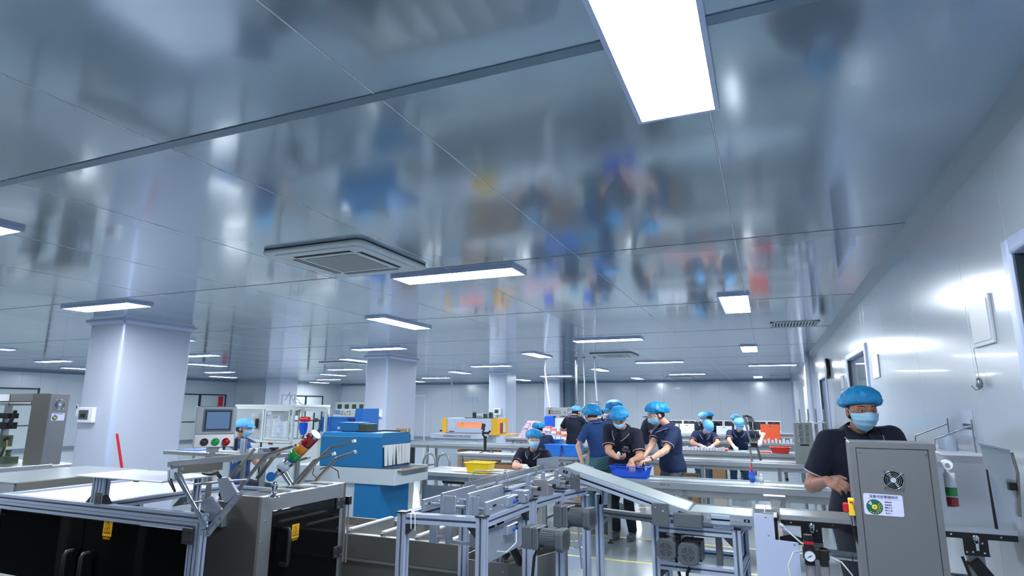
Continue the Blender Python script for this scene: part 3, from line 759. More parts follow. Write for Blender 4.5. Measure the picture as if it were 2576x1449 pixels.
# ------------------------------------------------------------ helpers for machines
def at(px, py, Y=None, Z=None, X=None):
    """room point on the plane Y, Z or X that lies on the sight line of a measured photo point"""
    d = _r @ V(px - 1288, -(py - 724.5), -1497.0); c = V(0, 0, 1.6)
    t = (Y / d.y) if Y is not None else ((Z - 1.6) / d.z) if Z is not None else X / d.x
    return c + d * t
def extr(name, a, b, parent, s=0.04, h=None, m='aluminium', up=None):
    """slotted aluminium extrusion from a to b"""
    a = Vector(a); b = Vector(b); d = (b - a).normalized(); h = h or s
    u = Vector(up) if up else (V(0, 0, 1) if abs(d.z) < 0.9 else V(0, 1, 0))
    x = d.cross(u).normalized(); y = x.cross(d)
    g, w = 0.009, 0.005
    def side(L_, n):
        pts = []; c = [L_ * ((i + 0.5) / n - 0.5) for i in range(n)]
        for q in c: pts += [(q - w, 0), (q - w, g), (q + w, g), (q + w, 0)]
        return pts
    nx, ny = max(1, round(s / 0.04)), max(1, round(h / 0.04)); P = []
    P.append((-s / 2, -h / 2)); P += [(q, -h / 2 + e) for q, e in side(s, nx)]
    P.append((s / 2, -h / 2)); P += [(s / 2 - e, q) for q, e in side(h, ny)]
    P.append((s / 2, h / 2)); P += [(-q, h / 2 - e) for q, e in side(s, nx)]
    P.append((-s / 2, h / 2)); P += [(-s / 2 + e, -q) for q, e in side(h, ny)]
    n = len(P); vs = [a + x * p + y * q for p, q in P] + [b + x * p + y * q for p, q in P]
    mb = MB(); mb.add(vs, [tuple(range(n))[::-1], tuple(range(n, 2 * n))] + [(i, (i + 1) % n, n + (i + 1) % n, n + i) for i in range(n)])
    o = mb.build(name, m, parent)
    q = MB()
    for sx in (-1, 1):       # dark strips paint shade into the slot bottoms
        q.bar(a + x * sx * (s / 2 - g + .0004) + d * .002, b + x * sx * (s / 2 - g + .0004) - d * .002, .0008, 2 * w * .96) if ny == 1 else None
    for sy in (-1, 1):
        if nx == 1: q.bar(a + y * sy * (h / 2 - g + .0004) + d * .002, b + y * sy * (h / 2 - g + .0004) - d * .002, 2 * w * .96, .0008)
    if q.v: q.build('slot', 'groove_shade', o)
    return o
def screw(p, nrm, parent, r=0.006, m='chrome', name='screw'):
    p = Vector(p); nrm = Vector(nrm).normalized()
    return MB().cyl(p, p + nrm * 0.004, r, 10).cyl(p + nrm * .004, p + nrm * .0055, r * .55, 6).build(name, m, parent)
def gusset(p, dx, dz, parent, w=0.03, s=0.045):
    """triangular corner bracket at p with legs along dx and dz"""
    p = Vector(p); dx = Vector(dx).normalized(); dz = Vector(dz).normalized(); n = dx.cross(dz)
    a = [p - n * w / 2, p + dx * s - n * w / 2, p + dz * s - n * w / 2]; b = [q + n * w for q in a]
    return MB().add(a + b, [(2, 1, 0), (3, 4, 5), (0, 1, 4, 3), (1, 2, 5, 4), (2, 0, 3, 5)]).build('gusset', 'motor_dark', parent)
# ------------------------------------------------------------ feeder with dark doors, bottom left
t = thing('packing_machine', 'long packing machine in the left foreground with dark acrylic doors and tilted magazine', 'machine', (-3.5, 2.75, 0), room=True)
ZT = 1.06; y0 = 2.33
extr('top_beam', (-4.40, y0, ZT - .02), (-2.66, y0, ZT - .02), t, h=.04)
extr('lower_beam', (-4.40, y0, ZT - .062), (-2.70, y0, ZT - .062), t, h=.04)
extr('post', (-2.68, y0, 0.05), (-2.68, y0, ZT - .04), t); extr('post', (-4.38, y0, 0.05), (-4.38, y0, ZT - .08), t)
extr('door_stile', (-2.735, y0 - .002, 0.12), (-2.735, y0 - .002, ZT - .085), t, s=.028)
extr('post', (-4.38, 3.22, 0.05), (-4.38, 3.22, ZT - .04), t)
extr('top_beam', (-4.40, 3.22, ZT - .02), (-3.0, 3.22, ZT - .02), t)
extr('side_beam', (-3.50, 2.35, ZT - .02), (-3.50, 3.20, ZT - .02), t, h=.04); extr('side_beam', (-4.38, 2.35, ZT - .02), (-4.38, 3.20, ZT - .02), t)
extr('bottom_beam', (-4.36, y0, .12), (-2.70, y0, .12), t)
for (x0_, x1_) in ((-4.355, -3.56), (-3.555, -2.755)):
    d_ = MB().box(x0_, x1_, y0 - .012, y0 - .004, .15, ZT - .088).build('door', 'dark_acrylic', t, bevel=.002)
    hx0 = -3.63 if x0_ < -4 else -3.49
    MB().tube([(hx0, y0 - .01, .80), (hx0, y0 - .045, .80), (hx0, y0 - .052, .785), (hx0, y0 - .052, .56), (hx0, y0 - .045, .545), (hx0, y0 - .01, .545)], .013, 10).build('handle', 'black_plastic', d_)
# warning label on the door: yellow plate, black triangle, hand mark, two rows of characters
def warning(parent, T, s=1.0):
    """T maps local (x right, y up, z out) to the room"""
    MB().box(-.040 * s, .040 * s, -.052 * s, .052 * s, 0, .001, T).build('warning_plate', 'warn_yellow', parent)
    q = MB(); tri = [(-.031, -.034), (.031, -.034), (0, .036)]
    for i in range(3):
        a, b = tri[i], tri[(i + 1) % 3]; d = (Vector(b) - Vector(a)).normalized(); n_ = V(-d.y, d.x, 0) * .0022 * s
        a3, b3 = V(a[0] * s, a[1] * s, .0011), V(b[0] * s, b[1] * s, .0011)
        q.add([T @ (a3 - n_), T @ (b3 - n_), T @ (b3 + n_), T @ (a3 + n_)], [(0, 1, 2, 3)])
    for pts in ([(-.012, -.026), (-.003, -.004), (.002, -.008), (-.006, -.026)], [(.000, .004), (.004, .006), (.008, -.012), (.003, -.014)], [(.004, -.018), (.017, -.026), (.014, -.029), (.001, -.022)], [(-.018, -.030), (.018, -.030), (.018, -.032), (-.018, -.032)]):
        q.add([T @ V(p[0] * s, p[1] * s, .0012) for p in pts], [(0, 1, 2, 3)])
    q.build('warning_symbol', 'black_plastic', parent)
    o = text('warning_text', '\u6ce8\u610f\u5b89\u5168', .016 * s, 'warn_yellow', parent, T @ V(0, -.064 * s, .001), T.to_3x3())
TN = Matrix.Translation((-3.365, y0 - .0125, .945)) @ RX90.to_4x4()
warning(d_, TN, .9)
for z in (.955, .30):     # hinges
    h_ = MB().box(-2.775, -2.70, y0 - .034, y0 - .018, z - .04, z + .04).build('hinge', 'motor_dark', t, bevel=.003)
    for zz in (z - .022, z + .022): screw((-2.755, y0 - .034, zz), (0, -1, 0), h_); screw((-2.715, y0 - .034, zz), (0, -1, 0), h_)
h_ = MB().box(-4.42, -4.35, y0 - .034, y0 - .018, .86, .94).build('hinge', 'motor_dark', t, bevel=.003)
q = MB()
for (dx, dz) in ((-.011, -.011), (.011, -.011), (-.011, .011), (.011, .011)):
    for zc in (ZT - .02, ZT - .062): q.cyl((-2.66, y0 + dx, zc + dz), (-2.6585, y0 + dx, zc + dz), .0032, 8)
q.build('end_hole', 'black_plastic', t)
MB().box(-4.36, -3.52, 2.36, 3.2, ZT - .025, ZT - .012).build('deck_plate', 'white_plastic', t)
MB().box(-3.48, -2.72, 2.37, 3.2, .45, .47).build('tray', 'steel_dark', t)
MB().box(-3.48, -2.72, 3.17, 3.2, .47, ZT - .05).box(-4.36, -4.33, 2.37, 3.2, .2, ZT - .05).build('inner_panel', 'motor_dark', t)
extr('upright', (-3.52, 2.335, ZT), (-3.52, 2.335, 1.195), t, s=.04); extr('upright', (-3.465, 2.335, ZT), (-3.465, 2.335, 1.195), t, s=.04)
gusset((-3.54, 2.335, ZT), (-1, 0, 0), (0, 0, 1), t); gusset((-3.445, 2.335, ZT), (1, 0, 0), (0, 0, 1), t)
b_ = MB().box(-3.49, -3.445, 2.305, 2.314, ZT, ZT + .06).build('bracket', 'motor_grey', t); screw((-3.467, 2.305, ZT + .035), (0, -1, 0), b_); screw((-3.467, 2.305, ZT + .015), (0, -1, 0), b_)
extr('upright', (-3.055, 2.60, ZT - .1), (-3.055, 2.60, 1.195), t, s=.03)
MB().box(-3.68, -2.97, 2.305, 2.66, 1.197, 1.205).build('acrylic_shelf', 'white_plastic', t, bevel=.002)
MB().box(-3.2, -3.17, 2.31, 2.325, 1.191, 1.197).build('clip', 'motor_grey', t)
# things seen in the open bay
q = MB().box(-3.42, -3.38, 2.5, 2.52, .7, 1.0).box(-3.1, -2.8, 2.8, 2.86, .85, .97).cyl((-3.3, 2.9, .9), (-2.8, 2.9, .9), .03, 12); q.build('mechanism', 'motor_dark', t)
MB().box(-3.0, -2.86, 2.62, 2.74, .93, .985).build('pusher', 'steel', t, bevel=.004)
# ------------------------------------------------------------ steel cabinet with dark window door
xf = -2.63; ya, yb = 2.65, 3.40; zt = 1.10
MB().prism([(-3.38, .05), (xf, .05), (xf, zt), (-2.83, zt), (-2.93, 1.085), (-3.38, .60)], 'y', ya, ya + .02).build('side_plate', 'steel_dark', t)
MB().prism([(-3.38, .05), (xf, .05), (xf, zt), (-2.83, zt), (-2.93, 1.085), (-3.38, .60)], 'y', yb - .02, yb).build('side_plate', 'steel_dark', t)
MB().box(-2.86, xf - .0205, ya + .0205, yb - .0205, zt - .012, zt + .001).build('top_plate', 'steel', t, bevel=.003)
q = MB(); q.box(xf - .02, xf, ya + .02, ya + .11, .05, zt).box(xf - .02, xf, yb - .06, yb - .02, .05, zt).box(xf - .02, xf, ya + .11, yb - .06, zt - .09, zt).box(xf - .02, xf, ya + .11, yb - .06, .05, .52)
q.build('front_frame', 'steel', t, bevel=.002)
MB().box(-3.36, -3.3, ya + .02, yb - .02, .05, .6).build('back_plate', 'steel_dark', t)
dr = MB().box(xf - .008, xf + .004, ya + .105, yb - .055, .53, zt - .085).build('door', 'dark_acrylic', t, bevel=.002)
MB().tube([(xf, ya + .19, .905), (xf + .05, ya + .19, .905), (xf + .058, ya + .19, .895), (xf + .058, ya + .19, .725), (xf + .05, ya + .19, .715), (xf, ya + .19, .715)], .012, 10).build('handle', 'black_plastic', dr)
TX = Matrix.Translation((xf + .0045, ya + .295, .875)) @ RFX.to_4x4()
warning(dr, TX, .75)
for z in (.98, .68):
    h_ = MB().box(xf, xf + .014, yb - .10, yb - .02, z - .035, z + .035).build('hinge', 'motor_dark', t, bevel=.003)
    for dy in (-.085, -.035):
        for dz in (-.02, .02): screw((xf + .014, yb + dy, z + dz), (1, 0, 0), h_, .005)
for p in ((xf, ya + .05, .97), (xf, ya + .04, .86)): screw(p, (1, 0, 0), t)
for k in range(5):      # roller strips on the top edge
    MB().box(-2.80 + .0, -2.655, ya + .16 + k * .11, ya + .21 + k * .11, zt, zt + .006).build('guide_strip', ('steel_dark', 'white_plastic')[k % 2], t)
b_ = MB().box(xf, xf + .03, yb + .0, yb + .03, .96, 1.01).build('sensor_block', 'black_plastic', t)
MB().cyl((xf - .01, yb + .02, .6), (xf - .01, yb + .02, .98), .008, 8).cyl((xf + .015, yb + .02, .6), (xf + .015, yb + .02, .98), .006, 8).build('rod', 'steel', t)
# ------------------------------------------------------------ tilted magazine with bent guide bars
Yp = 2.30
A_ = lambda x, y, Y=Yp: at(x, y, Y=Y)
MB().bar(A_(425, 1168), A_(690, 1143, 2.85), .05, .032).build('cross_beam', 'steel', t, bevel=.003)
MB().bar(A_(432, 1184), A_(560, 1171, 2.55), .004, .045).build('beam_web', 'steel_dark', t)
for (x, y) in ((457, 1168), (461, 1180), (588, 1163), (596, 1161)): screw(A_(x, y, 2.26), (0, -1, 0.1), t, .007)
MB().cyl(A_(431, 1173), A_(520, 1330), .0095, 14).build('rod', 'chrome', t); MB().cyl(A_(445, 1176, 2.34), A_(478, 1245, 2.34), .009, 12).build('rod', 'steel', t)
MB().bar(A_(434, 1179), A_(434, 1209), .05, .04, 0.5).build('clamp_block', 'aluminium_plate', t, bevel=.004)
MB().tube([A_(428, 1208, 2.27), A_(430, 1214, 2.26), A_(440, 1236, 2.25)], [.011, .009, .006], 10).build('lever', 'black_plastic', t)
MB().tube([A_(510, 1190, 2.3), A_(530, 1193, 2.3), A_(546, 1190, 2.3), A_(555, 1201, 2.3)], [.007, .009, .010, .009], 10).build('lever', 'black_plastic', t)
def plate(name, pts, Y, th, m='aluminium_plate', parent=None, bv=.002):
    ps = [at(x, y, Y=Y) for x, y in pts]; n = len(ps)
    q = MB().add(ps + [p + V(0, th, 0) for p in ps], [tuple(range(n))[::-1], tuple(range(n, 2 * n))] + [(i, (i + 1) % n, n + (i + 1) % n, n + i) for i in range(n)])
    return q.build(name, m, parent or t, bevel=bv)
plate('slide_plate', [(545, 1202), (571, 1200), (596, 1240), (568, 1265), (556, 1256)], 2.40, .02)
plate('slide_plate', [(508, 1258), (533, 1248), (554, 1283), (526, 1313), (515, 1290), (503, 1281)], 2.37, .02)
plate('long_rail', [(595, 1242), (602, 1243), (515, 1352), (508, 1340)], 2.34, .03, 'aluminium_plate')
for (x, y) in ((594, 1257), (583, 1271), (555, 1305), (544, 1318), (524, 1342)): screw(A_(x, y, 2.335), (0, -1, 0), t, .006)
for a, b in (((491, 1219), (560, 1211)), ((578, 1210), (622, 1207)), ((452, 1268), (520, 1260)), ((530, 1259), (566, 1262))):
    MB().cyl(A_(*a, 2.41), A_(*b, 2.41), .0065, 12).build('rod', 'steel', t)
plate('angle_plate', [(432, 1275), (452, 1252), (462, 1250), (458, 1268), (448, 1272)], 2.40, .03, 'motor_grey')
plate('dark_gap', [(502, 1282), (512, 1281), (529, 1311), (521, 1321)], 2.40, .01, 'black_metal')
plate('inner_cover', [(548, 1245), (560, 1215), (575, 1250), (558, 1262)], 2.47, .02, 'black_metal')
def bent(pts, Y, w=.036, th=.006, tip=False):
    ps = [at(x, y, Y=Y + dy) for x, y, dy in pts]
    q = MB()
    for i in range(len(ps) - 1): q.bar(ps[i], ps[i + 1] + (ps[i + 1] - ps[i]).normalized() * .004, w, th * 2.2)
    o = q.build('guide_bar', 'steel_dark', t, bevel=.002)
    if tip:
        d = (ps[-1] - ps[-2]).normalized(); MB().bar(ps[-1] - d * .004, ps[-1] + d * .012, w * 1.1, th * 3).build('cap', 'white_plastic', o)
bent([(578, 1206, 0), (604, 1172, 0), (640, 1130, .05)], 2.50); bent([(598, 1234, 0), (671, 1143, .05), (735, 1123, .1)], 2.52, .03)
bent([(647, 1203, .1), (688, 1150, .12), (702, 1140, .15)], 2.85); bent([(738, 1218, 0), (791, 1158, .05), (838, 1142, .1)], 2.95, tip=True)
bent([(752, 1216, .1), (797, 1160, .12), (830, 1128, .15), (889, 1110, .2)], 3.0, tip=True); bent([(794, 1210, .2), (847, 1152, .22), (892, 1137, .3)], 3.05, tip=True)
bent([(700, 1195, .2), (745, 1160, .2), (776, 1151, .2)], 3.0)
MB().cyl(A_(708, 1188, 2.95), A_(730, 1222, 2.95), .009, 12).cyl(A_(716, 1184, 2.98), A_(738, 1222, 2.98), .009, 12).build('rod', 'chrome', t)
q = MB().tube([A_(805, 1180, 3.3), A_(830, 1172, 3.3), A_(850, 1185, 3.3), A_(853, 1204, 3.3)], .0035, 6); q.tube([A_(790, 1178, 3.3), A_(786, 1192, 3.3), A_(800, 1206, 3.3)], .003, 6); q.build('cable', 'black_plastic', t)
# ------------------------------------------------------------ stack light, tilted
mach = t; st = None
a = at(702, 1186, Y=2.68); b = at(795, 1092, Y=2.70); D = (b - a).normalized(); Ln = (b - a).length
def seg(f0, f1, r, name, m, n=24, r1=None):
    return MB().lathe([(r * .9, 0), (r, .003), (r1 or r, Ln * (f1 - f0) - .003), (r * .9, Ln * (f1 - f0))], a + D * Ln * f0, n, D.to_track_quat('Z', 'Y').to_matrix()).build(name, m, st or mach)
st = seg(.05, .32, .030, 'signal_tower', 'chrome'); st['label'] = 'tilted stack light with red, amber and green lenses'; seg(-.08, .06, .014, 'stem', 'chrome'); lb = seg(.09, .24, .0308, 'label', 'paper')
seg(.31, .36, .028, 'ring', 'blue_knob'); seg(.36, .53, .034, 'green_lens', 'tower_green'); seg(.54, .71, .034, 'amber_lens', 'tower_amber'); seg(.72, .94, .034, 'red_lens', 'tower_red')
seg(.53, .54, .033, 'ring', 'white_plastic'); seg(.71, .72, .033, 'ring', 'white_plastic'); seg(.94, 1.0, .033, 'cap', 'chrome', r1=.024)
k_ = at(683, 1199, Y=2.66); MB().cyl(k_, k_ + V(.004, -.012, 0), .026, 24).cyl(k_ + V(.004, -.012, 0), k_ + V(.005, -.014, 0), .004, 8).build('knob', 'blue_knob', st, bevel=.002)
MB().lathe([(.032, 0), (.032, .012), (.015, .016), (.013, .05), (.018, .056), (.018, .075), (.012, .085)], (k_.x + .01, k_.y + .02, 1.10), 20).build('mount', 'chrome', st)
MB().cyl(k_ + V(.01, .02, 0), a, .012, 12).build('joint', 'chrome', st)
# ------------------------------------------------------------ touch panel box
P = [at(497, 1022, Y=2.62), at(597, 1022, Y=2.80), at(583, 1127, Y=2.80), at(487, 1124, Y=2.62)]
ux = (P[1] - P[0]).normalized(); uz = V(0, 0, 1); uy = ux.cross(uz) * -1.0     # uy: into the box
Wd = (P[1] - P[0]).length; c0 = (P[0] + P[1]) / 2; ztop = c0.z; Hh = ztop - (P[2].z + P[3].z) / 2
TB = Matrix(((ux.x, -uy.x, 0, c0.x), (ux.y, -uy.y, 0, c0.y), (0, 0, 1, ztop), (0, 0, 0, 1)))   # local: x right, y toward viewer, z up from the top edge
hw = Wd / 2; mid = -Hh * .69
TB = TB @ Matrix.Diagonal((1, 1, 1, 1))
def L3(x, y, z): return TB @ V(x, y, z)
q = MB().prism([(0, 0), (.0, mid), (.012, -Hh + .0), (-.07, -Hh), (-.07, 0)], 'x', -hw, hw, TB)
t = q.build('control_box', 'steel', mach, bevel=.004); t['label'] = 'steel control box with touch screen and three round buttons'
MB().box(-hw + .003, hw - .003, .0005, .004, mid + .003, -.003, TB).build('front_plate', 'steel_table', t, bevel=.002)
bz = MB().box(-hw * .66, hw * .80, .004, .012, mid + .018, -.016, TB).build('bezel', 'screen_bezel', t, bevel=.004)
MB().box(-hw * .60, hw * .74, .0118, .0125, mid + .026, -.024, TB).build('border', 'dark_frame', t)
MB().box(-hw * .50, hw * .66, .0122, .0132, mid + .034, -.034, TB).build('screen', 'screen', t)
for i, (fx_, m_) in enumerate(((-.50, 'black_button'), (.05, 'green_button'), (.58, 'red_button'))):
    zc = -Hh * .86; c = L3(fx_ * hw, .012, zc); nrm = (L3(0, 1, 0) - L3(0, 0, 0)).normalized()
    MB().cyl(c, c + nrm * .008, .0215, 24).build('button_ring', 'motor_dark' if i == 0 else m_, t, bevel=.002)
    MB().lathe([(.014 if i < 2 else .018, 0), (.014 if i < 2 else .021, .006 if i < 2 else .016), (.010, .009 if i < 2 else .022), (0.0, .010 if i < 2 else .023)], c + nrm * .007, 20, nrm.to_track_quat('Z', 'Y').to_matrix()).build('button', m_, t)
    if i == 0: MB().box(fx_ * hw - .003, fx_ * hw + .003, .026, .031, zc - .009, zc + .009, TB).build('selector', 'motor_grey', t)
MB().cyl(L3(.0, -.035, -Hh), (L3(0, -.035, 0).x, L3(0, -.035, 0).y, 1.0), .016, 16).build('pole', 'steel', t)
MB().box(-.03, .03, -.06, -.01, -Hh - .03, -Hh, TB).build('bracket', 'steel', t)
# ------------------------------------------------------------ steel trough machine and bin behind the aluminium stand
t = thing('steel_trough_machine', 'long low brushed steel machine body with bright guide rails on top', 'machine', (-2.0, 3.8, 0), room=True)
MB().box(-3.3, -1.42, 3.56, 3.60, .05, .745).build('front_panel', 'steel_dark', t); MB().box(-2.74, -1.42, 3.53, 3.56, .60, .75).build('upper_strip', 'steel_dark', t, bevel=.003)
MB().box(-2.74, -1.42, 3.525, 3.56, .585, .60).build('ledge', 'steel', t); MB().box(-3.3, -1.42, 3.60, 4.3, .62, .64).build('bed', 'steel_dark', t)
MB().box(-3.3, -1.42, 4.28, 4.3, .05, .70).build('rear_panel', 'steel_dark', t)
for i, x in enumerate((-2.72, -2.45, -2.18, -1.92, -1.66)):
    g_ = MB().box(x, x + .022, 3.56, 4.1, .64, .765).build('guide_rail', 'steel', t); MB().box(x - .006, x + .026, 3.58, 4.08, .765, .775).build('rail_cap', 'white_plastic', g_)
for (x, z) in ((-2.62, .66), (-2.55, .40), (-2.55, .34), (-1.9, .5), (-1.66, .52)): screw((x, 3.56 if z < .6 else 3.53, z), (0, -1, 0), t, .008)
t = thing('steel_bin', 'open brushed steel bin with a roll of clear film under the stand', 'bin', (-1.4, 3.3, 0), room=True)
MB().box(-1.60, -1.30, 3.05, 3.06, .05, .80).build('front_wall', 'steel_dark', t); 
q = MB().add([V(-1.30, 3.05, .05), V(-1.12, 3.50, .05), V(-1.12, 3.50, .80), V(-1.30, 3.05, .80), V(-1.31, 3.055, .05), V(-1.13, 3.505, .05), V(-1.13, 3.505, .80), V(-1.31, 3.055, .80)], [(0, 1, 2, 3), (7, 6, 5, 4), (3, 2, 6, 7), (0, 4, 5, 1), (1, 5, 6, 2), (0, 3, 7, 4)])
q.build('side_wall', 'steel_dark', t); MB().box(-1.60, -1.13, 3.49, 3.5, .05, .82).box(-1.6, -1.59, 3.06, 3.49, .05, .8).build('back_wall', 'steel_dark', t)
MB().prism([(-1.59, 3.06), (-1.31, 3.06), (-1.14, 3.49), (-1.59, 3.49)], 'z', .30, .31).build('bottom', 'black_metal', t)
MB().cyl((-1.58, 3.30, .80), (-1.36, 3.34, .80), .075, 28).build('film_roll', 'roll_film', t)
MB().bar((-1.37, 3.14, .82), (-1.20, 3.42, .84), .02, .02).build('rail', 'chrome', t); screw((-1.33, 3.05, .76), (0, -1, 0), t, .009)
# ------------------------------------------------------------ aluminium stand C with guide plates and motors
t = thing('aligning_stand', 'aluminium profile stand carrying rows of upright guide plates', 'machine stand', (-1.25, 2.9, 0), room=True)
Z = 1.157; pr = [(-1.12, 2.35), (-1.11, 2.84), (-1.105, 2.885), (-1.065, 3.20), (-1.0, 3.48)]; pl = [(-1.475, 2.31), (-1.465, 2.86), (-1.42, 3.2), (-1.36, 3.5)]
for (x, y) in pr[:3] + pr[3:4] + pl: extr('post', (x, y, 0.03), (x, y, Z - .004), t); MB().box(x - .023, x + .023, y - .023, y + .023, Z - .004, Z + .002).build('end_cap', 'black_cap', t)
extr('post', (-1.0, 3.48, .03), (-1.0, 3.48, Z - .05), t, m='aluminium')
def beams(z, nm, seq):
    for a, b in seq: extr(nm, (a[0], a[1], z), (b[0], b[1], z), t)
dl = lambda a, b, e=.02: (tuple(Vector(a).lerp(Vector(b), e / (Vector(b) - Vector(a)).length)), tuple(Vector(b).lerp(Vector(a), e / (Vector(b) - Vector(a)).length)))
beams(Z - .024, 'top_beam', [dl(pr[0], pl[0]), dl(pr[0], pr[1]), dl(pr[2], pr[3]), dl(pr[3], pr[4]), dl(pl[0], pl[1]), dl(pl[1], pl[2]), dl(pl[2], pl[3]), dl(pr[4], pl[3]), dl(pr[1], pl[1])])
beams(.62, 'low_beam', [dl(pr[3], pr[4]), dl(pl[0], pl[1])]); beams(.16, 'low_beam', [dl(pr[0], pl[0]), dl(pr[0], pr[1]), dl(pr[2], pr[4]), dl(pl[0], pl[3])])
gusset((pl[0][0] + .02, 2.31, Z - .045), (1, 0, 0), (0, 0, -1), t); gusset((pr[0][0] - .02, 2.35, Z - .045), (-1, 0, 0), (0, 0, -1), t)
gusset((-1.11, 2.82, Z - .045), (0, -1, 0), (0, 0, -1), t); gusset((-1.105, 2.905, Z - .045), (0, 1, 0), (0, 0, -1), t)
def vplate(x, ya, yb, za, zb, m='aluminium_plate', th=.012, name='guide_plate', parent=None):
    return MB().box(x - th / 2, x + th / 2, ya, yb, za, zb).build(name, m, parent or t, bevel=.0015)
# the four upright plates at the near end, with slots, tie rods and sliders
for (x, zt_, yl) in ((-1.425, 1.199, 2.62), (-1.33, 1.232, 2.70), (-1.195, 1.240, 2.72), (-1.112, 1.210, 2.62)):
    p_ = vplate(x, 2.36 + (.02 if x < -1.3 else 0), yl, Z - .01, zt_, th=.014)
    for yy in (2.40, 2.52): screw((x + .007, yy, Z + .02), (1, 0, 0), p_, .005)
    MB().box(x + .0065, x + .0085, 2.42, 2.455, zt_ - .026, zt_ - .018).build('slot', 'black_metal', p_)
MB().box(-1.323, -1.265, 2.385, 2.392, Z - .01, 1.222).build('front_plate', 'aluminium_plate', t, bevel=.002); MB().box(-1.188, -1.16, 2.395, 2.402, Z - .02, 1.225).build('front_plate', 'aluminium_plate', t, bevel=.002)
for (x0_, x1_, y_, z_) in ((-1.40, -1.34, 2.41, 1.178), (-1.30, -1.20, 2.41, 1.175), (-1.185, -1.125, 2.42, 1.172), (-1.40, -1.13, 2.58, 1.178)):
    MB().cyl((x0_, y_, z_), (x1_, y_, z_), .0075, 14).build('tie_rod', 'aluminium_plate', t)
# lower sliders under the deck
for (x0_, x1_) in ((-1.40, -1.36), (-1.32, -1.295), (-1.20, -1.175)): MB().box(x0_, x1_, 2.40, 2.425, 1.02, Z - .045).build('hanger', 'aluminium_plate', t, bevel=.002)
MB().cyl((-1.36, 2.41, 1.045), (-1.32, 2.41, 1.045), .007, 12).cyl((-1.30, 2.41, 1.03), (-1.19, 2.41, 1.03), .008, 12).build('tie_rod', 'aluminium_plate', t)
MB().box(-1.13, -1.118, 2.42, 2.80, .96, 1.09).build('side_plate', 'aluminium_plate', t, bevel=.002)
for dz in (.0, -.10):
    c_ = MB().box(-1.122, -1.095, 2.56, 2.68, 1.165 + dz * 1.2, 1.205 + dz * 1.2).build('cylinder_block', 'aluminium_plate', t, bevel=.003); MB().cyl((-1.093, 2.63, 1.18 + dz * 1.2), (-1.085, 2.63, 1.18 + dz * 1.2), .009, 12).build('fitting', 'blue_plastic', c_)
    for k in range(4): MB().cyl((-1.095, 2.655 + (k % 2) * .014, 1.178 + dz * 1.2 + (k // 2) * .016), (-1.09, 2.655 + (k % 2) * .014, 1.178 + dz * 1.2 + (k // 2) * .016), .004, 8).build('port', 'black_metal', c_)
# long rails and small blocks running away
for (x, ya_, yb_, za_, zb_) in ((-1.36, 2.66, 3.45, 1.20, 1.245), (-1.24, 2.75, 3.6, 1.225, 1.27)): vplate(x, ya_, yb_, za_, zb_, 'steel', .004, 'long_rail')
for (x, ya_, yb_, z_) in ((-1.345, 2.66, 3.45, 1.205), (-1.225, 2.75, 3.6, 1.235), (-1.155, 2.72, 3.45, 1.215)): MB().box(x - .008, x + .008, ya_, yb_, z_, z_ + .01).build('rail_lip', 'aluminium', t)
for (x, y) in ((-1.14, 2.92), (-1.11, 3.06), (-1.09, 3.22), (-1.06, 3.36)):
    b_ = MB().box(x - .02, x + .02, y - .012, y + .012, Z + .02, Z + .06).box(x - .008, x + .008, y - .012, y + .012, Z + .06, Z + .11).build('slider_block', 'aluminium_plate', t, bevel=.002)
    MB().cyl((x - .085, y, Z + .045), (x + .055, y, Z + .045), .0085, 12).build('slider_rod', 'steel', b_); MB().cyl((x + .055, y, Z + .045), (x + .068, y, Z + .045), .011, 12).build('rod_end', 'black_plastic', b_)
    MB().box(x - .055, x - .02, y - .02, y + .015, Z, Z + .04).build('carriage', 'aluminium_plate', b_, bevel=.002)
MB().box(-1.155, -1.085, 2.735, 2.80, Z + .0, Z + .055).build('clamp_block', 'aluminium_plate', t, bevel=.003); MB().cyl((-1.084, 2.765, Z + .028), (-1.08, 2.765, Z + .028), .014, 16).build('bore', 'chrome', t)
for (x, y, s_) in ((-1.105, 3.06, .045),): 
    b_ = MB().box(x - s_, x + s_ * .8, y - .045, y + .045, Z - .005, Z + .075).build('steel_cover_box', 'steel', t, bevel=.003)
q = MB()
for (x, y) in ((-1.36, 2.7), (-1.24, 2.85), (-1.3, 3.0), (-1.2, 3.2)): q.cyl((x, y, 1.245), (x, y, 1.275), .006, 8).cyl((x, y, 1.262), (x, y, 1.268), .011, 8)
q.build('thumb_screw', 'steel', t)
MB().tube([(-1.35, 2.72, 1.20), (-1.35, 2.72, 1.285), (-1.335, 2.72, 1.295), (-1.20, 2.78, 1.29), (-1.19, 2.78, 1.28), (-1.19, 2.78, 1.22)], .0032, 8).build('sensor_arch', 'steel', t)
gp = [at(x, y, Y=Y_) for x, y, Y_ in ((1351, 1154, 3.40), (1405, 1148, 3.50), (1406, 1178, 3.50), (1284, 1215, 3.28), (1276, 1208, 3.27), (1340, 1190, 3.38), (1349, 1184, 3.40))]; n_ = len(gp)
MB().add(gp + [p + V(0, .004, 0) for p in gp], [tuple(range(n_))[::-1], tuple(range(n_, 2 * n_))] + [(i, (i + 1) % n_, n_ + (i + 1) % n_, n_ + i) for i in range(n_)]).build('guard_sheet', 'aluminium_plate', t)
MB().tube([(-1.42, 2.305, 1.16), (-1.42, 2.28, 1.155), (-1.42, 2.284, 1.095)], .002, 6).tube([(-1.40, 2.305, 1.16), (-1.40, 2.28, 1.155), (-1.40, 2.284, 1.09)], .002, 6).build('cable_tie', 'white_plastic', t)
MB().tube([(-1.08, 2.62, 1.06), (-1.07, 2.60, 1.01), (-1.085, 2.52, .985), (-1.10, 2.46, 1.0)], .0035, 6).build('air_tube', 'tube_clear', t)
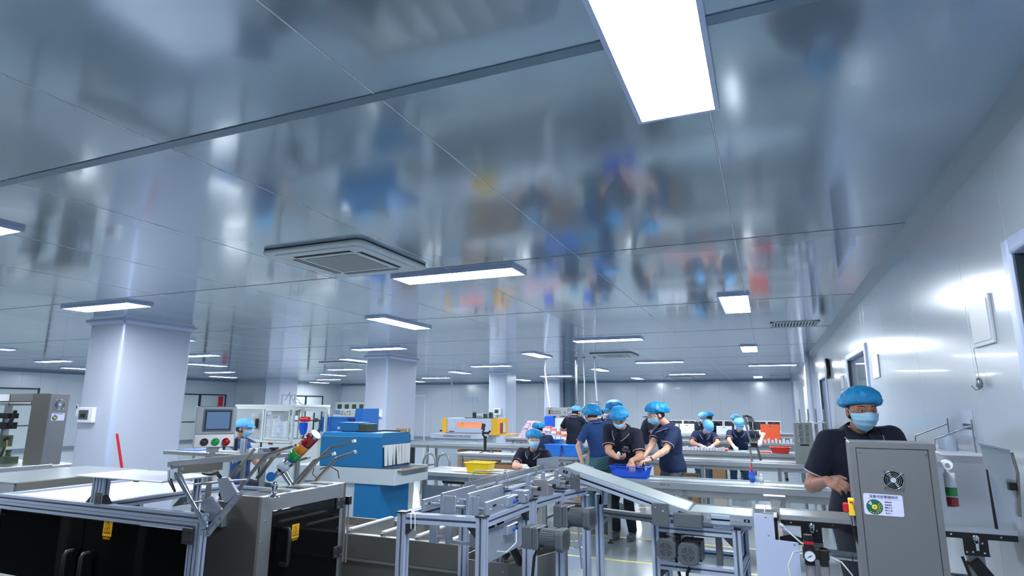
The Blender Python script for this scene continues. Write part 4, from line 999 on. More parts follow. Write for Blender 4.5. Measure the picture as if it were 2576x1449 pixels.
MB().bar((-1.2, 2.7, 1.08), (-1.15, 2.85, .86), .02, .03).bar((-1.24, 2.66, 1.08), (-1.19, 2.78, .90), .02, .03).build('strut', 'black_metal', t)
def motor(par, parent_label, c, axis, up=(0, 0, 1), L_=.135, s=.045, group='geared motors'):
    """octagonal geared motor; c: centre of the fan end, axis: from the fan end to the gear end"""
    a = Vector(axis).normalized(); z = Vector(up); x = z.cross(a).normalized(); z = a.cross(x)
    Tm = Matrix(((x.x, z.x, a.x, c[0]), (x.y, z.y, a.y, c[1]), (x.z, z.z, a.z, c[2]), (0, 0, 0, 1)))
    k = s * .62
    octo = [(s, k), (k, s), (-k, s), (-s, k), (-s, -k), (-k, -s), (k, -s), (s, -k)]
    q = MB()
    for i in range(28):
        an = 2 * PI * i / 28; r = s * .86
        q.box(-.0018, .0018, r - .006, r + .002, .035, L_ - .03, Tm @ Matrix.Rotation(an, 4, 'Z'))
    q.tube([Tm @ V(0, 0, .03), Tm @ V(0, 0, L_ - .02)], s * .86, 32); o = q.build('geared_motor', 'motor_grey', par); o['label'] = parent_label
    MB().prism([(p[0], p[1]) for p in octo], 'z', 0, .035, Tm).build('fan_cover', 'motor_grey', o, bevel=.004)
    g_ = MB().box(-s, s, -s, s, L_ - .03, L_, Tm).box(-s * .98, s * .98, -s * .98, s * .98, L_ + .002, L_ + .05, Tm).build('gearbox', 'motor_grey', o, bevel=.004)
    for sx in (-1, 1):
        for sz in (-1, 1): MB().tube([Tm @ V(sx * s * .82, sz * s * .82, L_ - .036), Tm @ V(sx * s * .82, sz * s * .82, L_ - .03)], .006, 8).build('bolt', 'black_metal', o)
    q = MB()
    for r, w in ((.030, .0016), (.021, .0014), (.014, .0012)):
        for k4 in range(4):
            a0 = k4 * PI / 2 + .15; n = 7; v = []
            for j in range(n + 1):
                an = a0 + (PI / 2 - .3) * j / n; v += [Tm @ V((r - w) * math.cos(an), (r - w) * math.sin(an), -.0006), Tm @ V((r + w) * math.cos(an), (r + w) * math.sin(an), -.0006)]
            q.add(v, [(2 * j, 2 * j + 1, 2 * j + 3, 2 * j + 2) for j in range(n)])
    q.tube([Tm @ V(0, 0, -.001), Tm @ V(0, 0, .001)], .004, 8); q.build('vent_slot', 'black_metal', o)
    MB().box(-.02, .02, s * .9, s * .9 + .001, L_ - .02, L_ + .03, Tm).build('nameplate', 'warn_yellow', o)
    return o
motor(t, 'grey geared motor hanging lower left beside the aligning stand', (-.845, 2.62, 1.035), (-1, .12, 0), L_=.145, s=.047)
motor(t, 'grey geared motor behind and above the lower one beside the aligning stand', (-.835, 3.02, 1.062), (-1, .15, 0), L_=.145, s=.052)
MB().tube([(-.97, 2.6, .99), (-.985, 2.6, .96), (-1.0, 2.62, .88), (-1.01, 2.63, .82)], .007, 8).build('motor_cable', 'rubber_black', t)
# ------------------------------------------------------------ small stand D with the two belts
t = thing('belt_stand', 'small aluminium profile stand under the flat conveyor', 'machine stand', (-.4, 3.6, 0), room=True)
zd = 1.0; L_, R_ = (-.60, 3.42), (-.19, 3.40); LB, RB = (-.60, 3.80), (-.17, 3.78)
for (x, y) in (L_, R_, LB, RB): extr('post', (x, y, .03), (x, y, zd - .004), t); MB().box(x - .023, x + .023, y - .023, y + .023, zd - .004, zd + .003).build('end_cap', 'black_cap', t)
for z, nm in ((zd - .024, 'top_beam'), (.79, 'middle_beam'), (.15, 'low_beam')):
    for a, b in ((L_, R_), (R_, RB), (L_, LB), (LB, RB)):
        a2, b2 = dl(a, b); extr(nm, (a2[0], a2[1], z), (b2[0], b2[1], z), t)
for (p, d_) in ((R_, (-1, 0, 0)), (L_, (1, 0, 0))):
    gusset((p[0] + d_[0] * .02, p[1], zd - .046), d_, (0, 0, -1), t); gusset((p[0] + d_[0] * .02, p[1], .77), d_, (0, 0, -1), t)
MB().box(-.52, -.27, 3.50, 3.52, .93, .975).build('motor_plate', 'black_metal', t); MB().box(-.30, -.27, 3.46, 3.52, .80, .97).build('motor_flange', 'motor_grey', t, bevel=.003)
motor(t, 'grey octagonal geared motor facing out of the small stand, left of the pair', (-.535, 3.32, .885), (.10, 1, .02), L_=.12, s=.050, group='motors under the flat belt')
motor(t, 'grey octagonal geared motor facing out of the small stand, right of the pair', (-.425, 3.32, .872), (.10, 1, .02), L_=.12, s=.052, group='motors under the flat belt')
MB().tube([(-.50, 3.40, .84), (-.49, 3.41, .78), (-.475, 3.42, .70), (-.47, 3.42, .60)], .008, 8).build('motor_cable', 'rubber_black', t)
MB().tube([(-.425, 3.37, .80), (-.44, 3.37, .77), (-.44, 3.37, .68), (-.42, 3.37, .6)], .008, 8).build('motor_cable', 'rubber_black', t)
def conveyor(label, a, b, y0, y1, name='belt_conveyor'):
    """belt from a=(x,z) to b=(x,z), between y0 and y1"""
    t = thing(name, label, 'conveyor', ((a[0] + b[0]) / 2, (y0 + y1) / 2, min(a[1], b[1]) - .06), room=True)
    A = V(a[0], 0, a[1]); B = V(b[0], 0, b[1]); d = (B - A).normalized(); n = V(-d.z, 0, d.x) if d.x > 0 else V(d.z, 0, -d.x); r = .018
    pts = []
    for i in range(9): an = PI / 2 + PI * i / 8; pts.append(A - n * r + (d * math.cos(an) + n * math.sin(an)) * r)
    for i in range(9): an = -PI / 2 + PI * i / 8; pts.append(B - n * r + (d * math.cos(an) + n * math.sin(an)) * r)
    MB().prism([(p.x, p.z) for p in pts], 'y', y0 + .012, y1 - .012).build('belt', 'belt', t)
    for (ya, yb) in ((y0 - .008, y0 + .008), (y1 - .008, y1 + .008)):
        o = lambda p, h: (p + n * h)
        lo, hi = -.052, -.006
        q = MB().prism([((A + d * .05 + n * lo).x, (A + d * .05 + n * lo).z), ((B - d * .05 + n * lo).x, (B - d * .05 + n * lo).z), ((B - d * .05 + n * hi).x, (B - d * .05 + n * hi).z), ((A + d * .05 + n * hi).x, (A + d * .05 + n * hi).z)], 'y', ya, yb)
        s_ = q.build('side_rail', 'aluminium', t, bevel=.002); yf = ya - .0008 if ya < (y0 + y1) / 2 else yb + .0008
        MB().prism([((A + d * .1 + n * -.033).x, (A + d * .1 + n * -.033).z), ((B - d * .1 + n * -.033).x, (B - d * .1 + n * -.033).z), ((B - d * .1 + n * -.024).x, (B - d * .1 + n * -.024).z), ((A + d * .1 + n * -.024).x, (A + d * .1 + n * -.024).z)], 'y', min(yf, ya), max(yf, yb) if yf > yb else ya).build('slot', 'black_metal', s_)
        for E, sg in ((A, 1), (B, -1)):
            ps = []
            for i in range(9): an = PI / 2 + PI * i / 8; ps.append(E - n * .022 - d * sg * .004 + (d * sg * math.cos(an) + n * math.sin(an)) * .024)
            ps += [E + d * sg * .10 + n * -.046, E + d * sg * .10 + n * .002]
            e_ = MB().prism([(p.x, p.z) for p in ps], 'y', ya - .006 if ya < (y0 + y1) / 2 else yb, ya if ya < (y0 + y1) / 2 else yb + .006).build('end_plate', 'aluminium_plate', t, bevel=.0015)
            yy = ya - .006 if ya < (y0 + y1) / 2 else yb + .006; sy = -1 if ya < (y0 + y1) / 2 else 1
            for f in (.060, .085): p = E + d * sg * f + n * -.022; screw((p.x, yy, p.z), (0, sy, 0), e_, .0085)
            p0, p1 = E + d * sg * .006 + n * -.022, E + d * sg * .034 + n * -.022
            MB().bar((p0.x, yy + sy * .001, p0.z), (p1.x, yy + sy * .001, p1.z), .002, .014).build('tension_slot', 'black_metal', e_)
            MB().cyl((p0.x * .5 + p1.x * .5, yy, p0.z * .5 + p1.z * .5), (p0.x * .5 + p1.x * .5, yy + sy * .003, p0.z * .5 + p1.z * .5), .005, 10).build('axle', 'chrome', e_)
    return t
t = conveyor('flat short belt conveyor on the small aluminium stand', (-.405, 1.075), (-.115, 1.072), 3.36, 3.62)
MB().box(-.36, -.12, 3.40, 3.60, 1.0, 1.018).box(-.30, -.20, 3.37, 3.40, 1.0, 1.02).build('base_plate', 'aluminium_plate', t)
t = conveyor('inclined belt conveyor rising from right to left', (-1.085, 1.272), (-.425, 1.085), 3.34, 3.62)
MB().box(-1.045, -.99, 3.325, 3.333, 1.14, 1.235).build('bracket', 'motor_grey', t, bevel=.002)
MB().box(-.60, -.51, 3.318, 3.326, 1.0, 1.11).build('bracket', 'motor_grey', t, bevel=.002)
for p in ((-1.03, 3.325, 1.22), (-1.0, 3.325, 1.2), (-.58, 3.318, 1.09), (-.54, 3.318, 1.075)): screw(p, (0, -1, 0), t, .006)
MB().box(-.487, -.345, 3.295, 3.345, 1.005, 1.072).build('drive_cover', 'motor_grey', t, bevel=.004)
# dark frame between the stands
t = thing('linking_frame', 'dark profile frame joining the two stands below the inclined belt', 'machine stand', (-.8, 3.6, 0), room=True)
extr('post', (-.955, 3.60, .03), (-.955, 3.60, 1.10), t); extr('beam', (-.93, 3.60, 1.00), (-.62, 3.60, .985), t, m='steel_frame'); extr('beam', (-.93, 3.60, 1.045), (-.92, 3.60, 1.18), t, m='aluminium')
# vertical white plate and low table to the right
# ------------------------------------------------------------ fan guard and status label used on two machines
def fan(parent, T, s=1.0):
    f_ = MB().lathe([(.034 * s, 0), (.040 * s, .002), (.040 * s, .004), (.034 * s, .006)], (0, 0, 0), 28).v
    q = MB().lathe([(.0, .0006), (.038 * s, .0006)], (0, 0, 0), 28); q.v = [tuple(T @ Vector(v)) for v in q.v]; o = q.build('fan_opening', 'black_metal', parent)
    q = MB()
    for r in (.039, .031, .024, .017):
        q.tube([T @ V(r * s * math.cos(2 * PI * j / 28), r * s * math.sin(2 * PI * j / 28), .004) for j in range(29)], .0011 * s, 5, caps=False)
    for a in (.7, 2.27, 3.84, 5.41):
        q.tube([T @ V(.012 * s * math.cos(a), .012 * s * math.sin(a), .005), T @ V(.052 * s * math.cos(a), .052 * s * math.sin(a), .003)], .0016 * s, 5)
        q.tube([T @ V(.050 * s * math.cos(a), .050 * s * math.sin(a), .001), T @ V(.050 * s * math.cos(a), .050 * s * math.sin(a), .005)], .004 * s, 8)
    q.build('finger_guard', 'chrome', o)
    q = MB()
    for k in range(7):
        a = 2 * PI * k / 7; q.add([T @ V(r * s * math.cos(b), r * s * math.sin(b), .0012) for r, b in ((.015, a), (.034, a + .1), (.034, a + .6), (.015, a + .5))], [(0, 1, 2, 3)])
    q.build('fan_blade', 'black_metal', o)
    MB().tube([T @ V(0, 0, .001), T @ V(0, 0, .003)], .012 * s, 16).build('fan_hub', 'paper_grey', o)
def status_label(parent, T, w=.147, small=False):
    """white label: title, round green dial with yellow centre, rows of small characters"""
    h = w * .60; r = .008 * w / .147
    def rr(x0, x1, y0, y1, r):
        return [(cx + r * math.cos(a + PI / 2 * i / 4), cy + r * math.sin(a + PI / 2 * i / 4)) for cx, cy, a in ((x1 - r, y1 - r, 0), (x0 + r, y1 - r, PI / 2), (x0 + r, y0 + r, PI), (x1 - r, y0 + r, -PI / 2)) for i in range(5)]
    o = MB().prism(rr(0, w, -h, 0, r), 'z', 0, .0008, T).build('status_label', 'label_white', parent)
    k = w / .147
    text('label_title', '\u8bbe\u5907\u72b6\u6001\u7ba1\u7406\u6807\u8bc6', .0135 * k, 'label_ink', o, T @ V(w * .52, -.011 * k, .001), T.to_3x3())
    MB().add([T @ V(x, y, .001) for x, y in ((.003 * k, -.0205 * k), (w - .003 * k, -.0205 * k), (w - .003 * k, -.0212 * k), (.003 * k, -.0212 * k))], [(3, 2, 1, 0)]).build('label_rule', 'label_ink', o)
    def disc(cx, cy, rad, z, m, n=28):
        MB().add([T @ V(cx + rad * math.cos(2 * PI * i / n), cy + rad * math.sin(2 * PI * i / n), z) for i in range(n)], [tuple(range(n))]).build('dial', m, o)
    cx, cy = .040 * k, -.055 * k
    disc(cx, cy, .0315 * k, .0011, 'label_green'); disc(cx, cy, .0105 * k, .0016, 'switch_yellow'); disc(cx, cy, .0035 * k, .0018, 'label_lime')
    q = MB(); q.add([T @ V(cx + rr_ * k * math.cos(a), cy + rr_ * k * math.sin(a), .0014) for rr_, a in ((.014, 2.2), (.028, 2.05), (.028, 2.6), (.014, 2.75))], [(0, 1, 2, 3)]); q.build('dial_window', 'paper_grey', o)
    q = MB()
    for i in range(9):
        a = -2.2 + i * .36
        for rad in (.025, .018) if i > 2 else (.025,):
            x, y = cx + rad * k * math.cos(a), cy + rad * k * math.sin(a); e = .0016 * k
            q.add([T @ V(x - e, y - e, .0013), T @ V(x + e, y - e, .0013), T @ V(x + e, y + e, .0013), T @ V(x - e, y + e, .0013)], [(0, 1, 2, 3)])
    q.build('dial_mark', 'switch_yellow', o)
    if not small:
        for i, tx in enumerate(('\u8bbe\u5907\u540d\u79f0:', '\u8bbe\u5907\u7f16\u53f7:', '\u7ba1\u7406\u4eba\u5458:', '\u64cd\u4f5c\u4eba\u5458:', '\u8d23 \u4efb \u4eba:')):
            text('label_row', tx, .0068 * k, 'label_ink', o, T @ V(.092 * k, (-.032 - .0115 * i) * k, .001), T.to_3x3())
# ------------------------------------------------------------ grey control cabinet, right foreground
t = thing('control_cabinet', 'tall grey steel control cabinet with fan and status label in the right foreground', 'cabinet', (.43, 2.72, 0), room=True)
u = V(.998, -.05, 0).normalized(); w_ = V(-u.y, u.x, 0)      # w_: into the box
TC = Matrix(((u.x, 0, -w_.x, .268), (u.y, 0, -w_.y, 2.574), (0, 1, 0, 1.481), (0, 0, 0, 1)))     # local x right, y up, z toward the viewer
Wc = .262
MB().box(0, Wc, -1.43, 0, -.22, -.006, TC).build('body', 'grey_cabinet', t, bevel=.004)
q = MB(); e = .019
q.box(0, e, -1.43, 0, -.006, 0, TC).box(Wc - e, Wc, -1.43, 0, -.006, 0, TC).box(e, Wc - e, -e, 0, -.006, 0, TC).box(e, Wc - e, -1.43, -1.41, -.006, 0, TC); q.build('front_frame', 'grey_cabinet', t)
pn = MB().box(e + .0025, Wc - e - .0025, -1.405, -e - .0025, -.010, -.002, TC).build('front_panel', 'grey_cabinet', t, bevel=.001)
MB().box(e - .001, Wc - e + .001, -1.41, -e + .001, -.0105, -.0095, TC).build('panel_gap', 'black_metal', t)
for (x, y) in ((.03, -.032), (Wc - .03, -.032), (.03, -.5), (Wc - .03, -.5), (.03, -.9), (Wc - .03, -.9)): screw(TC @ V(x, y, -.002), TC.to_3x3() @ V(0, 0, 1), t, .004)
fan(pn, TC @ Matrix.Translation((.127, -.128, -.0015)), .78)
status_label(pn, TC @ Matrix.Translation((.028, -.178, -.0015)) @ Matrix.Rotation(-.012, 4, 'Z'), .121)
# isolator on the left flank
iso = MB().box(-.020, 0, -.265, -.205, -.07, -.030, TC).build('isolator', 'switch_yellow', t, bevel=.003)
MB().box(-.038, -.020, -.256, -.222, -.062, -.038, TC).build('isolator_knob', 'red_button', iso, bevel=.004); MB().box(-.016, -.005, -.220, -.214, -.0298, -.0292, TC).build('isolator_mark', 'red_button', iso)
MB().tube([TC @ V(-.010, -.266, -.05), TC @ V(-.008, -.30, -.05)], .010, 14).build('gland', 'chrome', t); MB().tube([TC @ V(-.008, -.30, -.05), TC @ V(-.004, -.34, -.055), TC @ V(.02, -.40, -.10)], .008, 10).build('conduit', 'rubber_black', t)
MB().tube([TC @ V(-.004, -.22, -.02), TC @ V(-.009, -.22, -.02)], .005, 8).build('bolt', 'chrome', t)
# hanging stack light on the right flank
sb = MB().box(Wc, Wc + .018, -.10, -.045, -.15, -.09, TC).build('stack_light_bracket', 'white_plastic', t, bevel=.004)
c_ = V(.588, 2.700, 1.403)
MB().cyl(c_ + w_ * -.010, c_ + w_ * .012, .018, 24).cyl(c_ - u * .05, c_, .008, 12).cyl(c_, c_ - V(0, 0, .03), .010, 12).build('swivel', 'white_plastic', sb, bevel=.002); MB().cyl(c_ + w_ * -.014, c_ + w_ * -.012, .007, 12).build('pivot', 'steel', sb)
a = c_ - V(-.004, 0, .028)
for (z0, z1, m_, n_) in ((-.0, -.050, 'white_plastic', 'tube_body'), (-.0505, -.080, 'tower_green', 'green_lens'), (-.0805, -.084, 'white_plastic', 'ring'), (-.0845, -.115, 'tower_red', 'red_lens'), (-.1155, -.120, 'white_plastic', 'cap')):
    MB().lathe([(.0175, z1), (.0185, z1 + .001), (.0185, z0 - .001), (.0175, z0)], a, 24).build(n_, m_, sb)
# ------------------------------------------------------------ labelling conveyor behind the cabinet
t = thing('checking_conveyor', 'slim steel conveyor with black side plates and toggle latches running behind the grey cabinet', 'conveyor', (.5, 3.45, 0), room=True)
y0, y1, zt = 3.345, 3.56, 1.09
MB().box(.02, .955, y0, y1, zt - .008, zt).box(.02, .955, y0 - .002, y0 + .02, zt - .022, zt + .002).box(.02, .955, y1 - .02, y1 + .002, zt - .022, zt + .002).build('belt_bed', 'steel_table', t, bevel=.002)
MB().prism([(.005, zt - .03), (.02, zt - .002), (.03, zt - .03)], 'y', y0, y1).build('nose', 'steel', t)
def side_T(x, w):
    q = MB().prism([(x - w / 2, zt - .022), (x + w / 2, zt - .022), (x + w / 2, zt - .045), (x + .042, zt - .045), (x + .042, zt - .115), (x - .048, zt - .115), (x - .048, zt - .045), (x - w / 2, zt - .045)], 'y', y0 - .004, y0 + .002)
    o = q.build('side_plate', 'black_metal', t, bevel=.001)
    l_ = MB().lathe([(.012, 0), (.013, .002), (.0, .003)], (x - .0, y0 - .004, zt - .040), 16, Matrix.Rotation(PI / 2, 3, 'X')).box(x - .006, x + .006, y0 - .012, y0 - .006, zt - .092, zt - .062).build('latch', 'chrome', o, bevel=.001)
    MB().tube([(x - .008, y0 - .008, zt - .046), (x + .008, y0 - .008, zt - .046), (x + .007, y0 - .010, zt - .064), (x - .007, y0 - .010, zt - .064), (x - .008, y0 - .008, zt - .046)], .0018, 6).build('latch_wire', 'chrome', o)
    for (dx, dz) in ((.02, -.06), (-.018, -.098), (.024, -.100), (-.04, -.10), (.045, -.108), (-.09, -.03), (.09, -.03)): screw((x + dx, y0 - .004, zt + dz), (0, -1, 0), o, .004)
side_T(.155, .27); side_T(.80, .30)
MB().box(-.01, .005, y0 - .03, y1, zt - .13, zt - .01).build('end_guard', 'black_metal', t); MB().prism([(.01, zt - .13), (.01, zt - .10), (.06, zt - .085), (.11, zt - .10), (.11, zt - .13)], 'y', y0 - .003, y0 + .002).build('lower_guard', 'black_metal', t)
MB().prism([(.02, zt - .047), (.095, zt - .05), (.10, zt - .09), (.03, zt - .07)], 'y', y0, y0 + .004).build('reflector_plate', 'paper_grey', t)
MB().box(.115, .20, y0 + .02, y0 + .05, .02, zt - .115).build('column', 'steel_frame', t, bevel=.003); MB().box(.77, .83, y0 + .02, y0 + .06, .02, zt - .115).build('column', 'steel_frame', t, bevel=.003)
MB().cyl((.15, y0 + .09, .915), (.45, y0 + .09, .905), .021, 24).cyl((.5, y0 + .09, .86), (.955, y0 + .09, .855), .021, 24).build('tie_tube', 'chrome', t)
MB().cyl((.32, y0 + .09, .9085), (.324, y0 + .09, .9084), .0216, 24).build('tube_joint', 'black_metal', t)
MB().box(.02, .16, y0 + .1, y0 + .3, .05, .10).box(.70, .95, y0, y0 + .3, .78, .82).build('base', 'steel_dark', t)
MB().bar((.78, y0 + .02, .95), (.90, y0 + .04, .78), .05, .05).build('strut', 'black_metal', t); MB().tube([(.74, y0 - .01, .97), (.76, y0 - .02, .88), (.80, y0 - .02, .80)], .006, 8).build('cable', 'rubber_black', t)
# white cladding plate in front of the conveyor's left end
t = thing('machine_side_plate', 'pale stepped steel plate with dome bolts left of the slim conveyor', 'machine panel', (.0, 3.2, 0), room=True)
pl_ = [(-.098, 1.112), (-.012, 1.108), (-.010, 1.0), (.088, .996), (.092, .05), (-.10, .05)]
MB().prism(pl_, 'y', 3.20, 3.206).build('plate', 'lamp_frame', t, bevel=.001)
for p in ((-.045, 1.098), (-.038, 1.018), (.070, .985), (-.05, .8), (.06, .8)): MB().ball((p[0], 3.20, p[1]), (.005, .003, .005), 10, 6).build('dome_bolt', 'steel', t)
MB().box(-.09, -.07, 3.206, 3.4, .05, 1.0).box(.06, .08, 3.206, 3.34, .05, .9).build('back_frame', 'steel_frame', t)
MB().tube([(-.05, 3.24, 1.112), (-.04, 3.24, 1.145)], .0025, 6).build('pin', 'white_plastic', t)
MB().box(-.09, .01, 3.28, 3.42, 1.11, 1.122).box(-.02, .02, 3.36, 3.40, 1.12, 1.17).box(-.05, .05, 3.35, 3.41, 1.17, 1.175).build('bracket_stack', 'steel', t)
# air service unit
t = thing('air_regulator', 'black air regulator with round pressure gauge, red cap and clear bowls', 'regulator', (.14, 3.15, .84), room=True)
MB().box(.10, .205, 3.12, 3.17, .945, .99).box(.105, .145, 3.115, 3.165, .92, 1.02).box(.165, .20, 3.115, 3.165, .92, .99).build('body', 'black_plastic', t, bevel=.004)
MB().cyl((.125, 3.14, 1.02), (.125, 3.14, 1.045), .019, 18).build('knob', 'black_plastic', t); MB().box(.105, .146, 3.112, 3.116, 1.008, 1.02).build('red_band', 'red_button', t)
g_ = MB().cyl((.126, 3.115, .962), (.126, 3.098, .962), .0245, 28).build('gauge', 'motor_dark', t); MB().cyl((.126, 3.0979, .962), (.126, 3.0972, .962), .0215, 28).build('dial', 'gauge_white', g_)
MB().bar((.115, 3.0965, .955), (.135, 3.0965, .968), .003, .0012).cyl((.126, 3.0972, .962), (.126, 3.096, .962), .0035, 10).build('needle', 'blue_knob', g_)
q = MB()
for k in range(9):
    a_ = -.6 + k * .55; q.bar((.126 + .017 * math.cos(a_), 3.0968, .962 + .017 * math.sin(a_)), (.126 + .020 * math.cos(a_), 3.0968, .962 + .020 * math.sin(a_)), .001, .0008)
q.build('tick', 'black_metal', g_)
for x in (.127, .183): MB().lathe([(.004, -.085), (.012, -.075), (.019, -.06), (.020, 0)], (x, 3.14, .92), 18).build('bowl', 'bowl_clear', t)
MB().tube([(.10, 3.14, .975), (.06, 3.11, .97), (.035, 3.08, .92), (.04, 3.07, .87), (.075, 3.06, .82), (.10, 3.06, .79)], .0035, 8).build('air_tube', 'tube_clear', t); MB().tube([(.205, 3.14, .96), (.25, 3.12, .945), (.285, 3.10, .90), (.26, 3.10, .86), (.20, 3.10, .87)], .0035, 8).build('air_tube', 'tube_clear', t)
MB().tube([(.02, 3.25, 1.065), (.04, 3.22, 1.045), (.10, 3.17, 1.0), (.115, 3.15, 1.0)], .004, 8).cyl((.015, 3.25, 1.06), (.03, 3.24, 1.055), .009, 10).build('hose', 'tube_clear', t)
# steel chute guards on the right
t = thing('steel_chute', 'bright curved steel chute panels standing on the slim conveyor at the right edge', 'machine guard', (.8, 3.3, 1.09), room=True)
q = MB().box(.70, .955, 3.40, 3.404, 1.09, 1.36).build('back_sheet', 'steel_table', t)
def sheet(pts, Y, m='steel_table', name='guard_sheet', th=.004):
    ps = [at(x, y, Y=Y + dy) for x, y, dy in pts]; n = len(ps); q = MB().add(ps + [p + V(0, th, 0) for p in ps], [tuple(range(n))[::-1], tuple(range(n, 2 * n))] + [(i, (i + 1) % n, n + (i + 1) % n, n + i) for i in range(n)]); return q.build(name, m, t)
sheet([(2466, 1120, 0), (2540, 1134, 0), (2560, 1215, .02), (2562, 1316, .05), (2508, 1312, .05), (2483, 1190, .02)], 3.12); MB().tube([at(2462, 1117, Y=3.11), at(2541, 1132, Y=3.11)], .005, 8).build('rolled_rim', 'chrome', t)
sheet([(2481, 1180, .0), (2485, 1183, 0), (2512, 1332, .05), (2504, 1330, .05)], 3.10, 'black_metal', 'rubber_seam', .008)
MB().tube([at(2545, 1138, Y=3.13), at(2560, 1190, Y=3.13), at(2566, 1300, Y=3.15)], .006, 8).build('edge_rod', 'steel_dark', t); MB().box(.885, .91, 3.12, 3.16, 1.28, 1.31).build('catch', 'black_metal', t)
# ------------------------------------------------------------ things on the right wall
def on_wall(name, label, cat, y0, y1, z0, z1, m, th=.012, x=XR, **k):
    return tag(MB().box(x - th, x - .0005, y0, y1, z0, z1).build(name, m, bevel=k.get('bevel', .002)), label, cat)
o = on_wall('document_frame', 'blank white document holder on the right wall near the nearest window', 'frame', 3.33, 3.62, 1.90, 2.13, 'cool_white'); 
q = MB().box(XR - .016, XR - .012, 3.35, 3.60, 1.92, 2.11).build('sheet', 'cool_white'); q.parent = o; q.location = Vector(q.location) - Vector(o.location)
on_wall('document_frame', 'small white document holder on the right wall beside the second window', 'frame', 6.40, 6.74, 1.89, 2.10, 'cool_white')
on_wall('wall_strip', 'narrow white strip on the right wall beyond the second window', 'sign', 9.25, 9.5, 1.87, 2.05, 'cool_white')
t = thing('wall_hook', 'metal hook hanging from a thin wire on the right wall', 'hook', (XR - .02, 3.6, 1.7), room=True)
MB().tube([(XR - .012, 3.63, 1.90), (XR - .015, 3.60, 1.76)], .0015, 5).build('wire', 'steel_frame', t); MB().lathe([(.004, 0), (.014, .01), (.016, .03), (.010, .05), (.003, .055)], (XR - .02, 3.59, 1.70), 12).tube([(XR - .02, 3.59, 1.70), (XR - .035, 3.60, 1.695), (XR - .045, 3.62, 1.715)], .003, 6).build('hook', 'steel_frame', t)
t = thing('wall_clock', 'black round wall clock high on the right wall seen edge on', 'clock', (XR - .02, 11.1, 2.1), room=True)
TW = Matrix.Rotation(-PI / 2, 3, 'Y')
MB().lathe([(.15, 0), (.17, .01), (.17, .045), (.155, .055)], (XR, 11.1, 2.25), 28, TW).build('case', 'black_plastic', t); MB().lathe([(.0, .05), (.150, .05)], (XR, 11.1, 2.25), 28, TW).build('dial', 'paper', t)
on_wall('notice_paper', 'printed paper notice on the right wall above the wire shelf', 'notice', 3.84, 4.06, 1.465, 1.60, 'paper', th=.002, bevel=0)
q = MB()
for r in range(2):
    for k in range(5): q.box(XR - .0035, XR - .002, 3.88 + k * .032, 3.90 + k * .032 + .006, 1.515 - r * .018, 1.527 - r * .018)
tag(q.build('notice_print', 'label_ink'), 'small dark characters on the paper notice by the wire shelf', 'lettering')
t = thing('wire_shelf', 'white wall shelf held by thin bent steel rods at right', 'shelf', (.9, 4.2, 1.35), room=True)
MB().box(.80, XR, 3.76, 4.62, 1.37, 1.385).build('board', 'cool_white', t, bevel=.002)
for y in (3.84, 4.30): MB().tube([(XR - .01, y, 1.55), (XR - .01, y, 1.52), (.81, y + .05, 1.445), (.805, y + .05, 1.385)], .004, 8).tube([(XR - .01, y, 1.55), (XR - .01, y, 1.385)], .004, 8).build('rod', 'steel_frame', t)
for (y, l) in ((3.98, 'right'), (4.12, 'left')):
    tag(MB().lathe([(.028, 0), (.03, .004), (.03, .06), (.018, .07), (.012, .08)], (.90, y, 1.385), 16).build('jar', 'paper_grey'), 'frosted jar on the wire shelf, %s one' % l, 'jar', 'frosted jars on the wire shelf')
# ------------------------------------------------------------ column boxes
def breaker(x0, x1, y, z0, z1, label, cable=True):
    t = thing('breaker_box', label, 'switch box', ((x0 + x1) / 2, y - .03, z0), room=True, group='white breaker boxes on the columns')
    MB().box(x0, x1, y - .055, y, z0, z1).build('case', 'white_plastic', t, bevel=.012, seg=2)
    w, h = x1 - x0, z1 - z0
    MB().box(x0 + w * .10, x1 - w * .28, y - .064, y - .054, z0 + h * .22, z1 - h * .18).build('flap', 'motor_grey', t, bevel=.004); MB().box(x0 + w * .25, x1 - w * .42, y - .066, y - .063, z0 + h * .36, z1 - h * .42).build('switches', 'black_plastic', t)
    if cable: MB().tube([((x0 + x1) / 2, y - .03, z0), ((x0 + x1) / 2 - .01, y - .035, z0 - .1), ((x0 + x1) / 2 - .04, y - .03, z0 - .5)], .01, 8).build('cable', 'rubber_black', t)
breaker(-8.84, -8.52, 5.5, 1.355, 1.565, 'white breaker box with grey flap on the nearest column', False)
breaker(-8.58, -8.27, 11.9, 1.34, 1.54, 'white breaker box on the column behind the blue tunnel'); breaker(-8.70, -8.44, 19.1, 1.34, 1.56, 'white breaker box on the third column')
t = thing('remote_holder', 'small white remote control holder on the nearest column edge', 'remote', (-8.90, 5.48, 1.44), room=True)
MB().box(-8.93, -8.87, 5.47, 5.50, 1.44, 1.52).build('cradle', 'white_plastic', t, bevel=.005); MB().box(-8.92, -8.88, 5.462, 5.475, 1.47, 1.60).build('remote', 'cool_white', t, bevel=.005); MB().box(-8.912, -8.888, 5.459, 5.463, 1.545, 1.585).build('display', 'motor_dark', t)
q = MB(); T_ = V(-8.198, 5.60, 1.215); B_ = V(-8.198, 5.74, .73)
q.add([T_ + V(0, -.018, 0), T_ + V(0, .018, 0), B_ + V(0, .02, 0), B_ + V(0, -.02, 0), T_ + V(.003, -.018, 0), T_ + V(.003, .018, 0), B_ + V(.003, .02, 0), B_ + V(.003, -.02, 0)], [(3, 2, 1, 0), (4, 5, 6, 7), (0, 1, 5, 4), (1, 2, 6, 5), (2, 3, 7, 6), (3, 0, 4, 7)])
q.box(-8.199, -8.195, 5.68, 5.73, .725, .75); tag(q.build('tape_strip', 'tape_red'), 'strip of red tape stuck slanting on the nearest column', 'tape')
